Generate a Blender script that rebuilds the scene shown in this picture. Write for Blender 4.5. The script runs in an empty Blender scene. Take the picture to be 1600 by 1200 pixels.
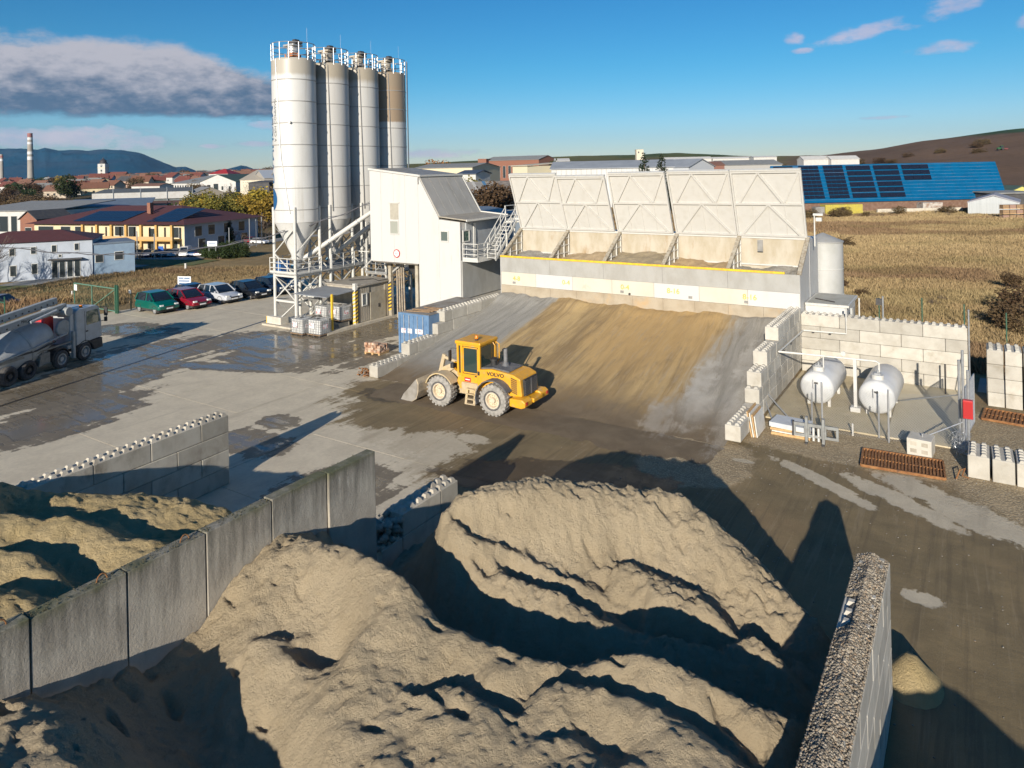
import bpy, bmesh, math, random
import numpy as np
from mathutils import Vector, Matrix, noise as mnoise
random.seed(7); np.random.seed(7)
scene = bpy.context.scene
COL = scene.collection
PI = math.pi
rad = math.radians

# ------------------------------------------------------------------ camera
FPX, CAMH, ROLL = 1100.0, 10.8, 0.02
cd = bpy.data.cameras.new('camera'); cam = bpy.data.objects.new('camera', cd); COL.objects.link(cam)
th = math.atan(ROLL); cr, sr = math.cos(th), math.sin(th)
cam.matrix_world = Matrix(((cr, sr, 0, 0), (0, 0, -1, 0), (-sr, cr, 0, CAMH), (0, 0, 0, 1)))
cd.sensor_width = 36.0; cd.lens = 36.0 * FPX / 1600.0
cd.shift_y = -335.0 / 1600.0
cd.clip_start = 0.3; cd.clip_end = 40000
scene.camera = cam

# ------------------------------------------------------------------ node helpers
class Nd:
    """tiny expression wrapper round node sockets"""
    def __init__(s, nt, sock): s.nt = nt; s.s = sock
    def _m(s, op, *o, clamp=False):
        n = s.nt.nodes.new('ShaderNodeMath'); n.operation = op; n.use_clamp = clamp
        for i, v in enumerate((s,) + o):
            if isinstance(v, Nd): s.nt.links.new(v.s, n.inputs[i])
            else: n.inputs[i].default_value = v
        return Nd(s.nt, n.outputs[0])
    def __add__(s, o): return s._m('ADD', o)
    def __radd__(s, o): return s._m('ADD', o)
    def __sub__(s, o): return s._m('SUBTRACT', o)
    def __rsub__(s, o): return (s * -1.0) + o
    def __mul__(s, o): return s._m('MULTIPLY', o)
    def __rmul__(s, o): return s._m('MULTIPLY', o)
    def __truediv__(s, o): return s._m('DIVIDE', o)
    def min(s, o): return s._m('MINIMUM', o)
    def max(s, o): return s._m('MAXIMUM', o)
    def abs(s): return s._m('ABSOLUTE')
    def clamp(s): return s._m('ADD', 0.0, clamp=True)
    def sm(s, a, b):
        n = s.nt.nodes.new('ShaderNodeMapRange'); n.interpolation_type = 'SMOOTHSTEP'
        s.nt.links.new(s.s, n.inputs[0]); n.inputs[1].default_value = a; n.inputs[2].default_value = b
        return Nd(s.nt, n.outputs[0])

def sep(nt, v):
    n = nt.nodes.new('ShaderNodeSeparateXYZ'); nt.links.new(v.s, n.inputs[0])
    return [Nd(nt, n.outputs[i]) for i in range(3)]
def comb(nt, x, y, z):
    n = nt.nodes.new('ShaderNodeCombineXYZ')
    for i, v in enumerate((x, y, z)):
        if isinstance(v, Nd): nt.links.new(v.s, n.inputs[i])
        else: n.inputs[i].default_value = v
    return Nd(nt, n.outputs[0])
def mapv(nt, v, sc=(1, 1, 1), rz=0.0, loc=(0, 0, 0)):
    n = nt.nodes.new('ShaderNodeMapping'); nt.links.new(v.s, n.inputs[0])
    n.inputs['Scale'].default_value = sc; n.inputs['Rotation'].default_value = (0, 0, rz); n.inputs['Location'].default_value = loc
    return Nd(nt, n.outputs[0])
def noise(nt, v, scale, detail=4, rough=.55, dist=0.0):
    n = nt.nodes.new('ShaderNodeTexNoise'); nt.links.new(v.s, n.inputs['Vector'])
    n.inputs['Scale'].default_value = scale; n.inputs['Detail'].default_value = detail
    n.inputs['Roughness'].default_value = rough; n.inputs['Distortion'].default_value = dist
    return Nd(nt, n.outputs[0])
def voro(nt, v, scale, feat='F1', out=0):
    n = nt.nodes.new('ShaderNodeTexVoronoi'); nt.links.new(v.s, n.inputs['Vector']); n.feature = feat
    n.inputs['Scale'].default_value = scale
    return Nd(nt, n.outputs[out])
def cmix(nt, f, a, b, mode='MIX'):
    n = nt.nodes.new('ShaderNodeMix'); n.data_type = 'RGBA'; n.blend_type = mode
    for k, v in ((0, f), (6, a), (7, b)):
        if isinstance(v, Nd): nt.links.new(v.s, n.inputs[k])
        elif k == 0: n.inputs[0].default_value = v
        else: n.inputs[k].default_value = (v[0], v[1], v[2], 1)
    return Nd(nt, n.outputs[2])

# ------------------------------------------------------------------ sun, sky
SUN_AZ, SUN_EL = 18.4, 18.3           # shadows run 18.4 deg right of +Y
w = bpy.data.worlds.new('World'); scene.world = w; w.use_nodes = True
nt = w.node_tree; nt.nodes.clear()
sky = nt.nodes.new('ShaderNodeTexSky'); sky.sky_type = 'NISHITA'; sky.sun_disc = False
sky.sun_elevation = rad(SUN_EL); sky.sun_rotation = rad(180 + SUN_AZ)
sky.air_density = 1.0; sky.dust_density = 0.1; sky.ozone_density = 3.0; sky.altitude = 400
tc = nt.nodes.new('ShaderNodeTexCoord'); dv = Nd(nt, tc.outputs['Generated'])
X, Y, Z = sep(nt, dv)
az = X._m('ARCTAN2', Y) * (180 / PI); el = Z._m('ARCSINE') * (180 / PI)
P = comb(nt, az * .10, el * .32, 0.0)
n1 = noise(nt, P, 1.0, 8, .58, .35); n2 = noise(nt, comb(nt, az * .25, el * .55, 7.3), 1.0, 6, .6)
n3 = noise(nt, comb(nt, az * .07, el * .10, 3.1), 1.0, 3, .5)
# long grey-blue bank on the left
top = (az + 27.0) * (-0.02) + 9.9 + (n3 - .5) * 2.4 - ((az + 25.0).max(0.0)) * .33
bot = (az * 0.0) + 4.3
n4 = noise(nt, comb(nt, az * .55, el * 1.1, 1.7), 1.0, 8, .62)
d1 = ((top - el).min((el - bot) * 1.5)) + (n1 - .5) * 2.6 + (n4 - .5) * 1.6
bank = d1.sm(-.25, .85) * ((az * -1.0).sm(10.0, 15.0))
hrel = (el - 4.3) / 5.0
# smaller clouds: (az, el, ra, re, slope)
small = None
for (a_, e_, ra, re_, sl) in [(-36, 2.75, 6, .75, 0), (-31, 2.9, 4.5, .9, .02), (-28.0, 2.5, 2.5, .7, 0), (-19.8, 2.35, 1.9, .25, 0), (-23.0, 2.2, 1.0, .2, 0), (-17, 3.9, 4, .5, .03), (-45, 3.2, 9, 1.3, 0),
                         (-6.5, 1.45, 4.6, .42, 0), (-12, 1.5, 3, .4, 0), (2.0, .9, 3.0, .22, 0), (26.7, 9.4, 3.4, .62, .16), (28.9, 9.6, 2, .35, -.1), (31.6, 7.8, 1.9, .5, .0), (32.2, 10.6, 2.4, .9, .35), (22.0, 9.4, .9, .5, 0), (22.7, 8.4, .8, .25, 0), (36.5, 9.0, 1.0, .6, .2), (27.8, 3.2, 1.6, .16, 0), (60, 9, 12, .9, 0), (75, 5, 9, .8, 0)]:
    u = (az - float(a_)) / float(ra); v = (el - float(e_) - (az - float(a_)) * float(sl)) / float(re_)
    q = 1.0 - (u * u + v * v)
    small = q if small is None else small.max(q)
s1 = (small + (n1 - .5) * 1.8 + (n4 - .5) * 3.4).sm(-.2, 1.3) * .72
f = bank.max(s1) * (el.sm(-1.0, .3))
puff = (n4 * 1.2 + n1 * .7 + hrel * .85 - .98).sm(.0, .75)
ccol = cmix(nt, puff, (.072, .125, .205), (.38, .38, .43))
ccol2 = cmix(nt, n2.sm(.3, .7), (.34, .36, .50), (.55, .47, .54))
cc = cmix(nt, (s1 - bank).sm(0.0, .3), ccol, ccol2)
skc = nt.nodes.new('ShaderNodeHueSaturation'); skc.inputs['Saturation'].default_value = 1.28; nt.links.new(sky.outputs[0], skc.inputs['Color'])
tint = nt.nodes.new('ShaderNodeMix'); tint.data_type = 'RGBA'; tint.blend_type = 'MULTIPLY'; tint.inputs[0].default_value = 1
nt.links.new(skc.outputs[0], tint.inputs[6]); nt.links.new(cmix(nt, el.sm(.0, 9.0), (.88, .94, 1.24), (.52, 1.01, 1.15)).s, tint.inputs[7])
SKYS = 0.066
scl = nt.nodes.new('ShaderNodeMix'); scl.data_type = 'RGBA'; scl.blend_type = 'MULTIPLY'; scl.inputs[0].default_value = 1
nt.links.new(cc.s, scl.inputs[6]); scl.inputs[7].default_value = (1 / SKYS,) * 3 + (1,)
mx = cmix(nt, f, Nd(nt, tint.outputs[2]), Nd(nt, scl.outputs[2]))
bg = nt.nodes.new('ShaderNodeBackground'); bg.inputs[1].default_value = SKYS
wo = nt.nodes.new('ShaderNodeOutputWorld'); nt.links.new(mx.s, bg.inputs[0]); nt.links.new(bg.outputs[0], wo.inputs[0])

ld = bpy.data.lights.new('sun', 'SUN'); ld.energy = 5.0; ld.angle = rad(0.5); ld.color = (1.0, .915, .79)
sun = bpy.data.objects.new('sun', ld); COL.objects.link(sun)
ce, se = math.cos(rad(SUN_EL)), math.sin(rad(SUN_EL))
sun.rotation_euler = Vector((math.sin(rad(SUN_AZ)) * ce, math.cos(rad(SUN_AZ)) * ce, -se)).to_track_quat('-Z', 'Y').to_euler()
scene.view_settings.view_transform = 'Standard'; scene.view_settings.look = 'None'
scene.view_settings.exposure = 0.39; scene.view_settings.gamma = 1.0
scene.view_settings.use_curve_mapping = False
scene.cycles.use_denoising = True; scene.cycles.use_adaptive_sampling = True; scene.cycles.adaptive_threshold = 0.02
scene.cycles.max_bounces = 6; scene.cycles.diffuse_bounces = 2; scene.cycles.glossy_bounces = 3
scene.cycles.transmission_bounces = 4; scene.cycles.transparent_max_bounces = 12; scene.cycles.volume_bounces = 0

# ------------------------------------------------------------------ yard frame
OX, OY, YR = 14.9, 36.7, rad(33)
sY, cY = math.sin(YR), math.cos(YR)
def W(a, b, z=0.0): return (OX + a * cY + b * sY, OY - a * sY + b * cY, z)
def AB(x, y): return ((x - OX) * cY - (y - OY) * sY, (x - OX) * sY + (y - OY) * cY)
def G(px, py, z=0.0):
    """point of the place that the survey of the photograph gives at height z"""
    u, v = px - 800.0, py - 265.0
    D = (CAMH - z) * FPX / (v + ROLL * u)
    return ((u - ROLL * v) / FPX * D, D, z)
def GD(px, py, D):
    u, v = px - 800.0, py - 265.0
    return ((u - ROLL * v) / FPX * D, D, CAMH - (v + ROLL * u) / FPX * D)

# ------------------------------------------------------------------ materials
MATS = {}
def new_mat(name):
    m = bpy.data.materials.new(name); m.use_nodes = True
    nt = m.node_tree; b = nt.nodes['Principled BSDF']
    g = nt.nodes.new('ShaderNodeNewGeometry')
    return m, nt, b, Nd(nt, g.outputs['Position'])
def setc(nt, b, col, key='Base Color'):
    if isinstance(col, Nd): nt.links.new(col.s, b.inputs[key])
    else: b.inputs[key].default_value = (col[0], col[1], col[2], 1)
def bump(nt, b, h, strength=.3, dist=.05):
    n = nt.nodes.new('ShaderNodeBump'); n.inputs['Strength'].default_value = strength; n.inputs['Distance'].default_value = dist
    nt.links.new(h.s, n.inputs['Height']); nt.links.new(n.outputs[0], b.inputs['Normal'])
def mat(name, c1, c2=None, sc=3.0, rough=.7, metal=0.0, bmp=0.0, bsc=40.0, stretch=(1, 1, 1), lo=.35, hi=.7, c3=None, sc3=.8, lo3=.55, hi3=.75, emit=None, spec=.5, coat=0.0, vary=0.0, bd=.02, dirt=None):
    """plain surface with a second tone in noise patches, an optional third and bump"""
    if name in MATS: return MATS[name]
    m, nt, b, pos = new_mat(name); MATS[name] = m
    col = c1
    if c2 is not None:
        f = noise(nt, mapv(nt, pos, stretch), sc, 5, .6).sm(lo, hi)
        col = cmix(nt, f, c1, c2)
    if c3 is not None:
        f = noise(nt, mapv(nt, pos, stretch, loc=(9, 4, 2)), sc3, 5, .62).sm(lo3, hi3)
        col = cmix(nt, f, col, c3)
    if vary:
        oi = nt.nodes.new('ShaderNodeObjectInfo'); r = Nd(nt, oi.outputs['Random'])
        hs = nt.nodes.new('ShaderNodeHueSaturation')
        if isinstance(col, Nd): nt.links.new(col.s, hs.inputs['Color'])
        else: hs.inputs['Color'].default_value = (*col, 1)
        nt.links.new((r * (2 * vary) + (1 - vary)).s, hs.inputs['Value']); col = Nd(nt, hs.outputs[0])
    setc(nt, b, col)
    b.inputs['Roughness'].default_value = rough; b.inputs['Metallic'].default_value = metal
    b.inputs['Specular IOR Level'].default_value = spec; b.inputs['Coat Weight'].default_value = coat
    if bmp: bump(nt, b, noise(nt, pos, bsc, 4, .6), bmp, bd)
    if emit: b.inputs['Emission Color'].default_value = (*emit, 1); b.inputs['Emission Strength'].default_value = 1
    return m
def glassy(name, col, rough=.06):
    if name in MATS: return MATS[name]
    m, nt, b, pos = new_mat(name); MATS[name] = m
    setc(nt, b, col); b.inputs['Roughness'].default_value = rough; b.inputs['Specular IOR Level'].default_value = .9
    return m

white_panel = mat('white_sheet_cladding', (.565, .555, .53), (.52, .505, .465), sc=1.2, rough=.5, stretch=(1.5, 1.5, .3), lo=.5, hi=.85, c3=(.42, .38, .31), sc3=2.2, lo3=.62, hi3=.9)
white_paint = mat('white_steel_paint', (.58, .57, .53), (.47, .44, .37), sc=4, rough=.45, lo=.5, hi=.8, c3=(.40, .28, .17), sc3=6, lo3=.70, hi3=.82)
lid_paint = mat('cream_lid_paint', (.56, .545, .505), (.51, .49, .44), sc=2.5, rough=.55, lo=.45, hi=.8, c3=(.38, .34, .27), sc3=5, lo3=.64, hi3=.85)
grey_sheet = mat('grey_steel_sheet', (.40, .395, .37), (.34, .33, .30), sc=1.5, rough=.5, stretch=(1, 1, .5), c3=(.36, .31, .24), sc3=3, lo3=.66, hi3=.85)
grey_dark_sheet = mat('worn_metal_sheet', (.30, .29, .27), (.22, .21, .19), sc=3, rough=.55)
concrete = mat('block_concrete', (.50, .455, .37), (.40, .355, .28), sc=2.0, rough=.9, bmp=.4, bsc=30, stretch=(1, 1, .7), c3=(.24, .20, .15), sc3=1.6, lo3=.52, hi3=.8, vary=.2)
concrete_lt = mat('pale_concrete', (.50, .470, .405), (.42, .39, .33), sc=2.0, rough=.9, bmp=.3, bsc=30, c3=(.31, .27, .20), sc3=1.4, lo3=.54, hi3=.85, vary=.16)
galv = mat('galvanised_steel', (.50, .51, .51), (.40, .41, .42), sc=8, rough=.4, metal=.6)
steel_dk = mat('dark_steel', (.06, .06, .065), (.10, .09, .08), sc=5, rough=.5, metal=.3)
black_rub = mat('black_rubber', (.035, .034, .033), (.07, .06, .05), sc=6, rough=.85)
rust = mat('rusty_steel', (.20, .085, .03), (.33, .16, .06), sc=6, rough=.9, bmp=.4, bsc=40, c3=(.10, .05, .03), sc3=3)
yellow_pt = mat('yellow_safety_paint', (.80, .52, .03), (.62, .38, .04), sc=5, rough=.5)
glass_dk = glassy('dark_window_glass', (.035, .045, .05))
glass_gn = glassy('green_window_glass', (.05, .10, .08))
wood = mat('weathered_timber', (.34, .22, .12), (.22, .14, .08), sc=8, rough=.85, stretch=(1, 1, .3))
wood_lt = mat('fresh_timber', (.58, .38, .18), (.45, .28, .13), sc=9, rough=.8)
plast_w = mat('clouded_plastic', (.74, .74, .72), (.60, .58, .54), sc=3, rough=.35)
red_pt = mat('red_paint', (.50, .03, .03), rough=.4)
blue_pt = mat('blue_paint', (.03, .12, .32), rough=.45)
roofing_gy = mat('grey_roofing', (.22, .23, .24), (.17, .17, .18), sc=3, rough=.6)

# ------------------------------------------------------------------ mesh builder
def rotm(rz=0, ry=0, rx=0): return Matrix.Rotation(rz, 3, 'Z') @ Matrix.Rotation(ry, 3, 'Y') @ Matrix.Rotation(rx, 3, 'X')
class MB:
    def __init__(s): s.v = []; s.f = []; s.mi = []; s.mats = []; s.cur = 0
    def use(s, m):
        if m not in s.mats: s.mats.append(m)
        s.cur = s.mats.index(m); return s
    def add(s, vs, fs):
        o = len(s.v); s.v += [tuple(p) for p in vs]
        for f in fs: s.f.append(tuple(i + o for i in f)); s.mi.append(s.cur)
        return s
    def box(s, x0, x1, y0, y1, z0, z1, M=None, o=(0, 0, 0)):
        vs = [Vector((x, y, z)) for z in (z0, z1) for y in (y0, y1) for x in (x0, x1)]
        if M is not None: vs = [M @ p for p in vs]
        vs = [p + Vector(o) for p in vs]
        return s.add(vs, [(0, 2, 3, 1), (4, 5, 7, 6), (0, 1, 5, 4), (2, 6, 7, 3), (0, 4, 6, 2), (1, 3, 7, 5)])
    def cb(s, c, sz, M=None):
        return s.box(-sz[0] / 2, sz[0] / 2, -sz[1] / 2, sz[1] / 2, -sz[2] / 2, sz[2] / 2, M, c)
    def bar(s, p0, p1, wd, ht=None, up=(0, 0, 1)):
        p0, p1 = Vector(p0), Vector(p1); d = p1 - p0; L = d.length
        if L < 1e-6: return s
        d.normalize(); upv = Vector(up)
        if abs(d.dot(upv)) > .98: upv = Vector((1, 0, 0))
        sx = d.cross(upv).normalized(); uz = sx.cross(d)
        h = ht if ht else wd
        vs = []
        for q in (p0, p1):
            for a_, b_ in ((-1, -1), (1, -1), (1, 1), (-1, 1)): vs.append(q + sx * (a_ * wd / 2) + uz * (b_ * h / 2))
        return s.add(vs, [(3, 2, 1, 0), (4, 5, 6, 7), (0, 1, 5, 4), (1, 2, 6, 5), (2, 3, 7, 6), (3, 0, 4, 7)])
    def tube(s, pts, r, n=8, cap=True):
        pts = [Vector(p) for p in pts]; rings = []
        o = len(s.v); up = Vector((0, 0, 1)); prev = None
        for i, p in enumerate(pts):
            d = (pts[min(i + 1, len(pts) - 1)] - pts[max(i - 1, 0)]).normalized()
            if prev is None:
                ref = up if abs(d.dot(up)) < .9 else Vector((1, 0, 0)); sx = d.cross(ref).normalized()
            else: sx = (prev - d * prev.dot(d)).normalized()
            prev = sx; sy = d.cross(sx)
            rr = r[i] if isinstance(r, (list, tuple)) else r
            for k in range(n):
                t = 2 * PI * k / n; s.v.append(tuple(p + sx * (math.cos(t) * rr) + sy * (math.sin(t) * rr)))
        for i in range(len(pts) - 1):
            for k in range(n):
                a = o + i * n + k; b = o + i * n + (k + 1) % n
                s.f.append((a, b, b + n, a + n)); s.mi.append(s.cur)
        if cap:
            s.f.append(tuple(o + k for k in reversed(range(n)))); s.mi.append(s.cur)
            e = o + (len(pts) - 1) * n; s.f.append(tuple(e + k for k in range(n))); s.mi.append(s.cur)
        return s
    def cyl(s, p0, p1, r0, r1=None, n=16): return s.tube([p0, p1], [r0, r0 if r1 is None else r1], n)
    def lathe(s, prof, n=32, c=(0, 0, 0), axis='z'):
        o = len(s.v); c = Vector(c)
        for (r, h) in prof:
            for k in range(n):
                t = 2 * PI * k / n; x, y = math.cos(t) * r, math.sin(t) * r
                p = Vector((x, y, h)) if axis == 'z' else (Vector((x, h, y)) if axis == 'y' else Vector((h, x, y)))
                s.v.append(tuple(c + p))
        for i in range(len(prof) - 1):
            for k in range(n):
                a = o + i * n + k; b = o + i * n + (k + 1) % n
                q = (a, b, b + n, a + n)
                s.f.append(q if axis != 'y' else q[::-1]); s.mi.append(s.cur)
        return s
    def prism(s, poly, y0, y1, plane='xz'):
        """closed outline, extruded along the third axis"""
        def P3(p, t): return (p[0], t, p[1]) if plane == 'xz' else ((t, p[0], p[1]) if plane == 'yz' else (p[0], p[1], t))
        n = len(poly); vs = [P3(p, y0) for p in poly] + [P3(p, y1) for p in poly]
        fs = [tuple(range(n)), tuple(reversed(range(n, 2 * n)))]
        for i in range(n): j = (i + 1) % n; fs.append((i, i + n, j + n, j))
        return s.add(vs, fs)
    def quad(s, *p): return s.add(p, [tuple(range(len(p)))])
    def build(s, name, m=None, parent=None, smooth=False, loc=None, bevel=0.0, kind=None, label=None, rz=None):
        me = bpy.data.meshes.new(name); me.from_pydata(s.v, [], s.f)
        if s.mats:
            for q in s.mats: me.materials.append(q)
            me.polygons.foreach_set('material_index', s.mi)
        elif m: me.materials.append(m)
        bm = bmesh.new(); bm.from_mesh(me); bmesh.ops.recalc_face_normals(bm, faces=bm.faces); bm.to_mesh(me); bm.free()
        if smooth:
            me.polygons.foreach_set('use_smooth', [True] * len(me.polygons)); me.set_sharp_from_angle(angle=rad(35))
        me.update()
        o = bpy.data.objects.new(name, me); COL.objects.link(o)
        if parent: o.parent = parent
        if loc: o.location = loc
        if rz is not None: o.rotation_euler.z = rz
        if bevel:
            bv = o.modifiers.new('Bevel', 'BEVEL'); bv.width = bevel; bv.segments = 2; bv.limit_method = 'ANGLE'; bv.angle_limit = rad(40)
        if kind: o['kind'] = kind
        if label: o['label'] = label
        return o

def tag(o, label, cat, group=None):
    o['label'] = label; o['category'] = cat
    if group: o['group'] = group
    return o
def thing(name, label, cat, loc=(0, 0, 0), rz=0.0, group=None):
    o = bpy.data.objects.new(name, None); COL.objects.link(o); o.location = loc; o.rotation_euler = (0, 0, rz); o.empty_display_size = .2
    return tag(o, label, cat, group)
def yard(name, label, cat, a, b, z=0.0, rz=0.0, group=None): return thing(name, label, cat, W(a, b, z), -YR + rz, group)
KIDS = {}
def copy_tree(o, parent=None):
    c = o.copy(); COL.objects.link(c); c.parent = parent
    if parent is not None: c.matrix_parent_inverse = o.matrix_parent_inverse
    for ch in [k for k in ALL() if k.parent == o]: copy_tree(ch, c)
    return c
def ALL(): return list(scene.objects)
def dup(o, loc, rz, label=None, group=None, sc=None):
    c = copy_tree(o); c.location = loc; c.rotation_euler = (0, 0, rz)
    if sc: c.scale = (sc,) * 3 if isinstance(sc, (int, float)) else sc
    if label: c['label'] = label
    if group: c['group'] = group
    return c
def mesh_np(name, v, f, m, parent=None, attr=None, smooth=False, kind=None):
    """v (n,3) float, f (m,3|4) int"""
    v = np.asarray(v, dtype=np.float32); f = np.asarray(f, dtype=np.int32); k = f.shape[1]
    me = bpy.data.meshes.new(name)
    me.vertices.add(len(v)); me.vertices.foreach_set('co', v.ravel())
    me.loops.add(f.size); me.loops.foreach_set('vertex_index', f.ravel())
    me.polygons.add(len(f)); me.polygons.foreach_set('loop_start', np.arange(0, f.size, k, dtype=np.int32)); me.polygons.foreach_set('loop_total', np.full(len(f), k, dtype=np.int32))
    if smooth: me.polygons.foreach_set('use_smooth', np.ones(len(f), dtype=bool))
    me.update(calc_edges=True)
    if attr is not None:
        ca = me.color_attributes.new('tone', 'FLOAT_COLOR', 'POINT'); c4 = np.ones((len(v), 4), dtype=np.float32); c4[:, :3] = attr
        ca.data.foreach_set('color', c4.ravel())
    me.materials.append(m)
    o = bpy.data.objects.new(name, me); COL.objects.link(o)
    if parent: o.parent = parent
    if kind: o['kind'] = kind
    return o
def text(body, size, name, m, parent, loc, rot=(PI / 2, 0, 0), ext=.004, align='CENTER', bold=0.0, sx=1.0):
    cu = bpy.data.curves.new(name, 'FONT'); cu.body = body; cu.size = size; cu.extrude = ext; cu.align_x = align; cu.align_y = 'CENTER'; cu.offset = bold
    cu.resolution_u = 3
    tmp = bpy.data.objects.new('tmp_text', cu); COL.objects.link(tmp); dg = bpy.context.evaluated_depsgraph_get(); me = bpy.data.meshes.new_from_object(tmp.evaluated_get(dg)); bpy.data.objects.remove(tmp)
    me.materials.clear(); me.materials.append(m)
    o = bpy.data.objects.new(name, me); COL.objects.link(o); o.parent = parent; o.location = loc; o.rotation_euler = rot; o.scale = (sx, 1, 1)
    return o
def fbm2(x, y, sc, oct=4, seed=0.0, rough=.5):
    """vectorised value noise"""
    x = np.asarray(x, dtype=float) * sc + seed * 17.3; y = np.asarray(y, dtype=float) * sc - seed * 9.1
    tot = np.zeros_like(x); amp = 1.0; na = 0.0
    for o in range(oct):
        xi = np.floor(x); yi = np.floor(y); fx = x - xi; fy = y - yi
        fx = fx * fx * fx * (fx * (fx * 6 - 15) + 10); fy = fy * fy * fy * (fy * (fy * 6 - 15) + 10)
        def h(i, j):
            n = np.sin(i * 127.1 + j * 311.7 + o * 74.7 + seed) * 43758.5453
            return n - np.floor(n)
        v = (h(xi, yi) * (1 - fx) + h(xi + 1, yi) * fx) * (1 - fy) + (h(xi, yi + 1) * (1 - fx) + h(xi + 1, yi + 1) * fx) * fy
        tot += amp * (v - .5); na += amp; amp *= rough; x = x * 2.03 + 11.7; y = y * 2.03 + 5.3
    return tot / na
def sstep(x, a, b):
    t = np.clip((np.asarray(x, dtype=float) - a) / (b - a), 0, 1); return t * t * (3 - 2 * t)
# ------------------------------------------------------------------ ground materials
def abn(nt, pos):
    x, y, z = sep(nt, pos)
    dx, dy = x - OX, y - OY
    return dx * cY - dy * sY, dx * sY + dy * cY, z
def ell(a, b, ca, cb, ra, rb, rot=0.0):
    """1 at the centre, 0 on the ellipse, negative outside"""
    c_, s_ = math.cos(rot), math.sin(rot)
    da, db = a - ca, b - cb
    u = (da * c_ + db * s_) / ra; v = (db * c_ - da * s_) / rb
    return 1.0 - (u * u + v * v)
def epx(a, b, px, py, ra, rb, rot=0.0):
    p = AB(*G(px, py)[:2]); return ell(a, b, p[0], p[1], ra, rb, rot)
def maxs(l):
    r = l[0]
    for q in l[1:]: r = r.max(q)
    return r

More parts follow.
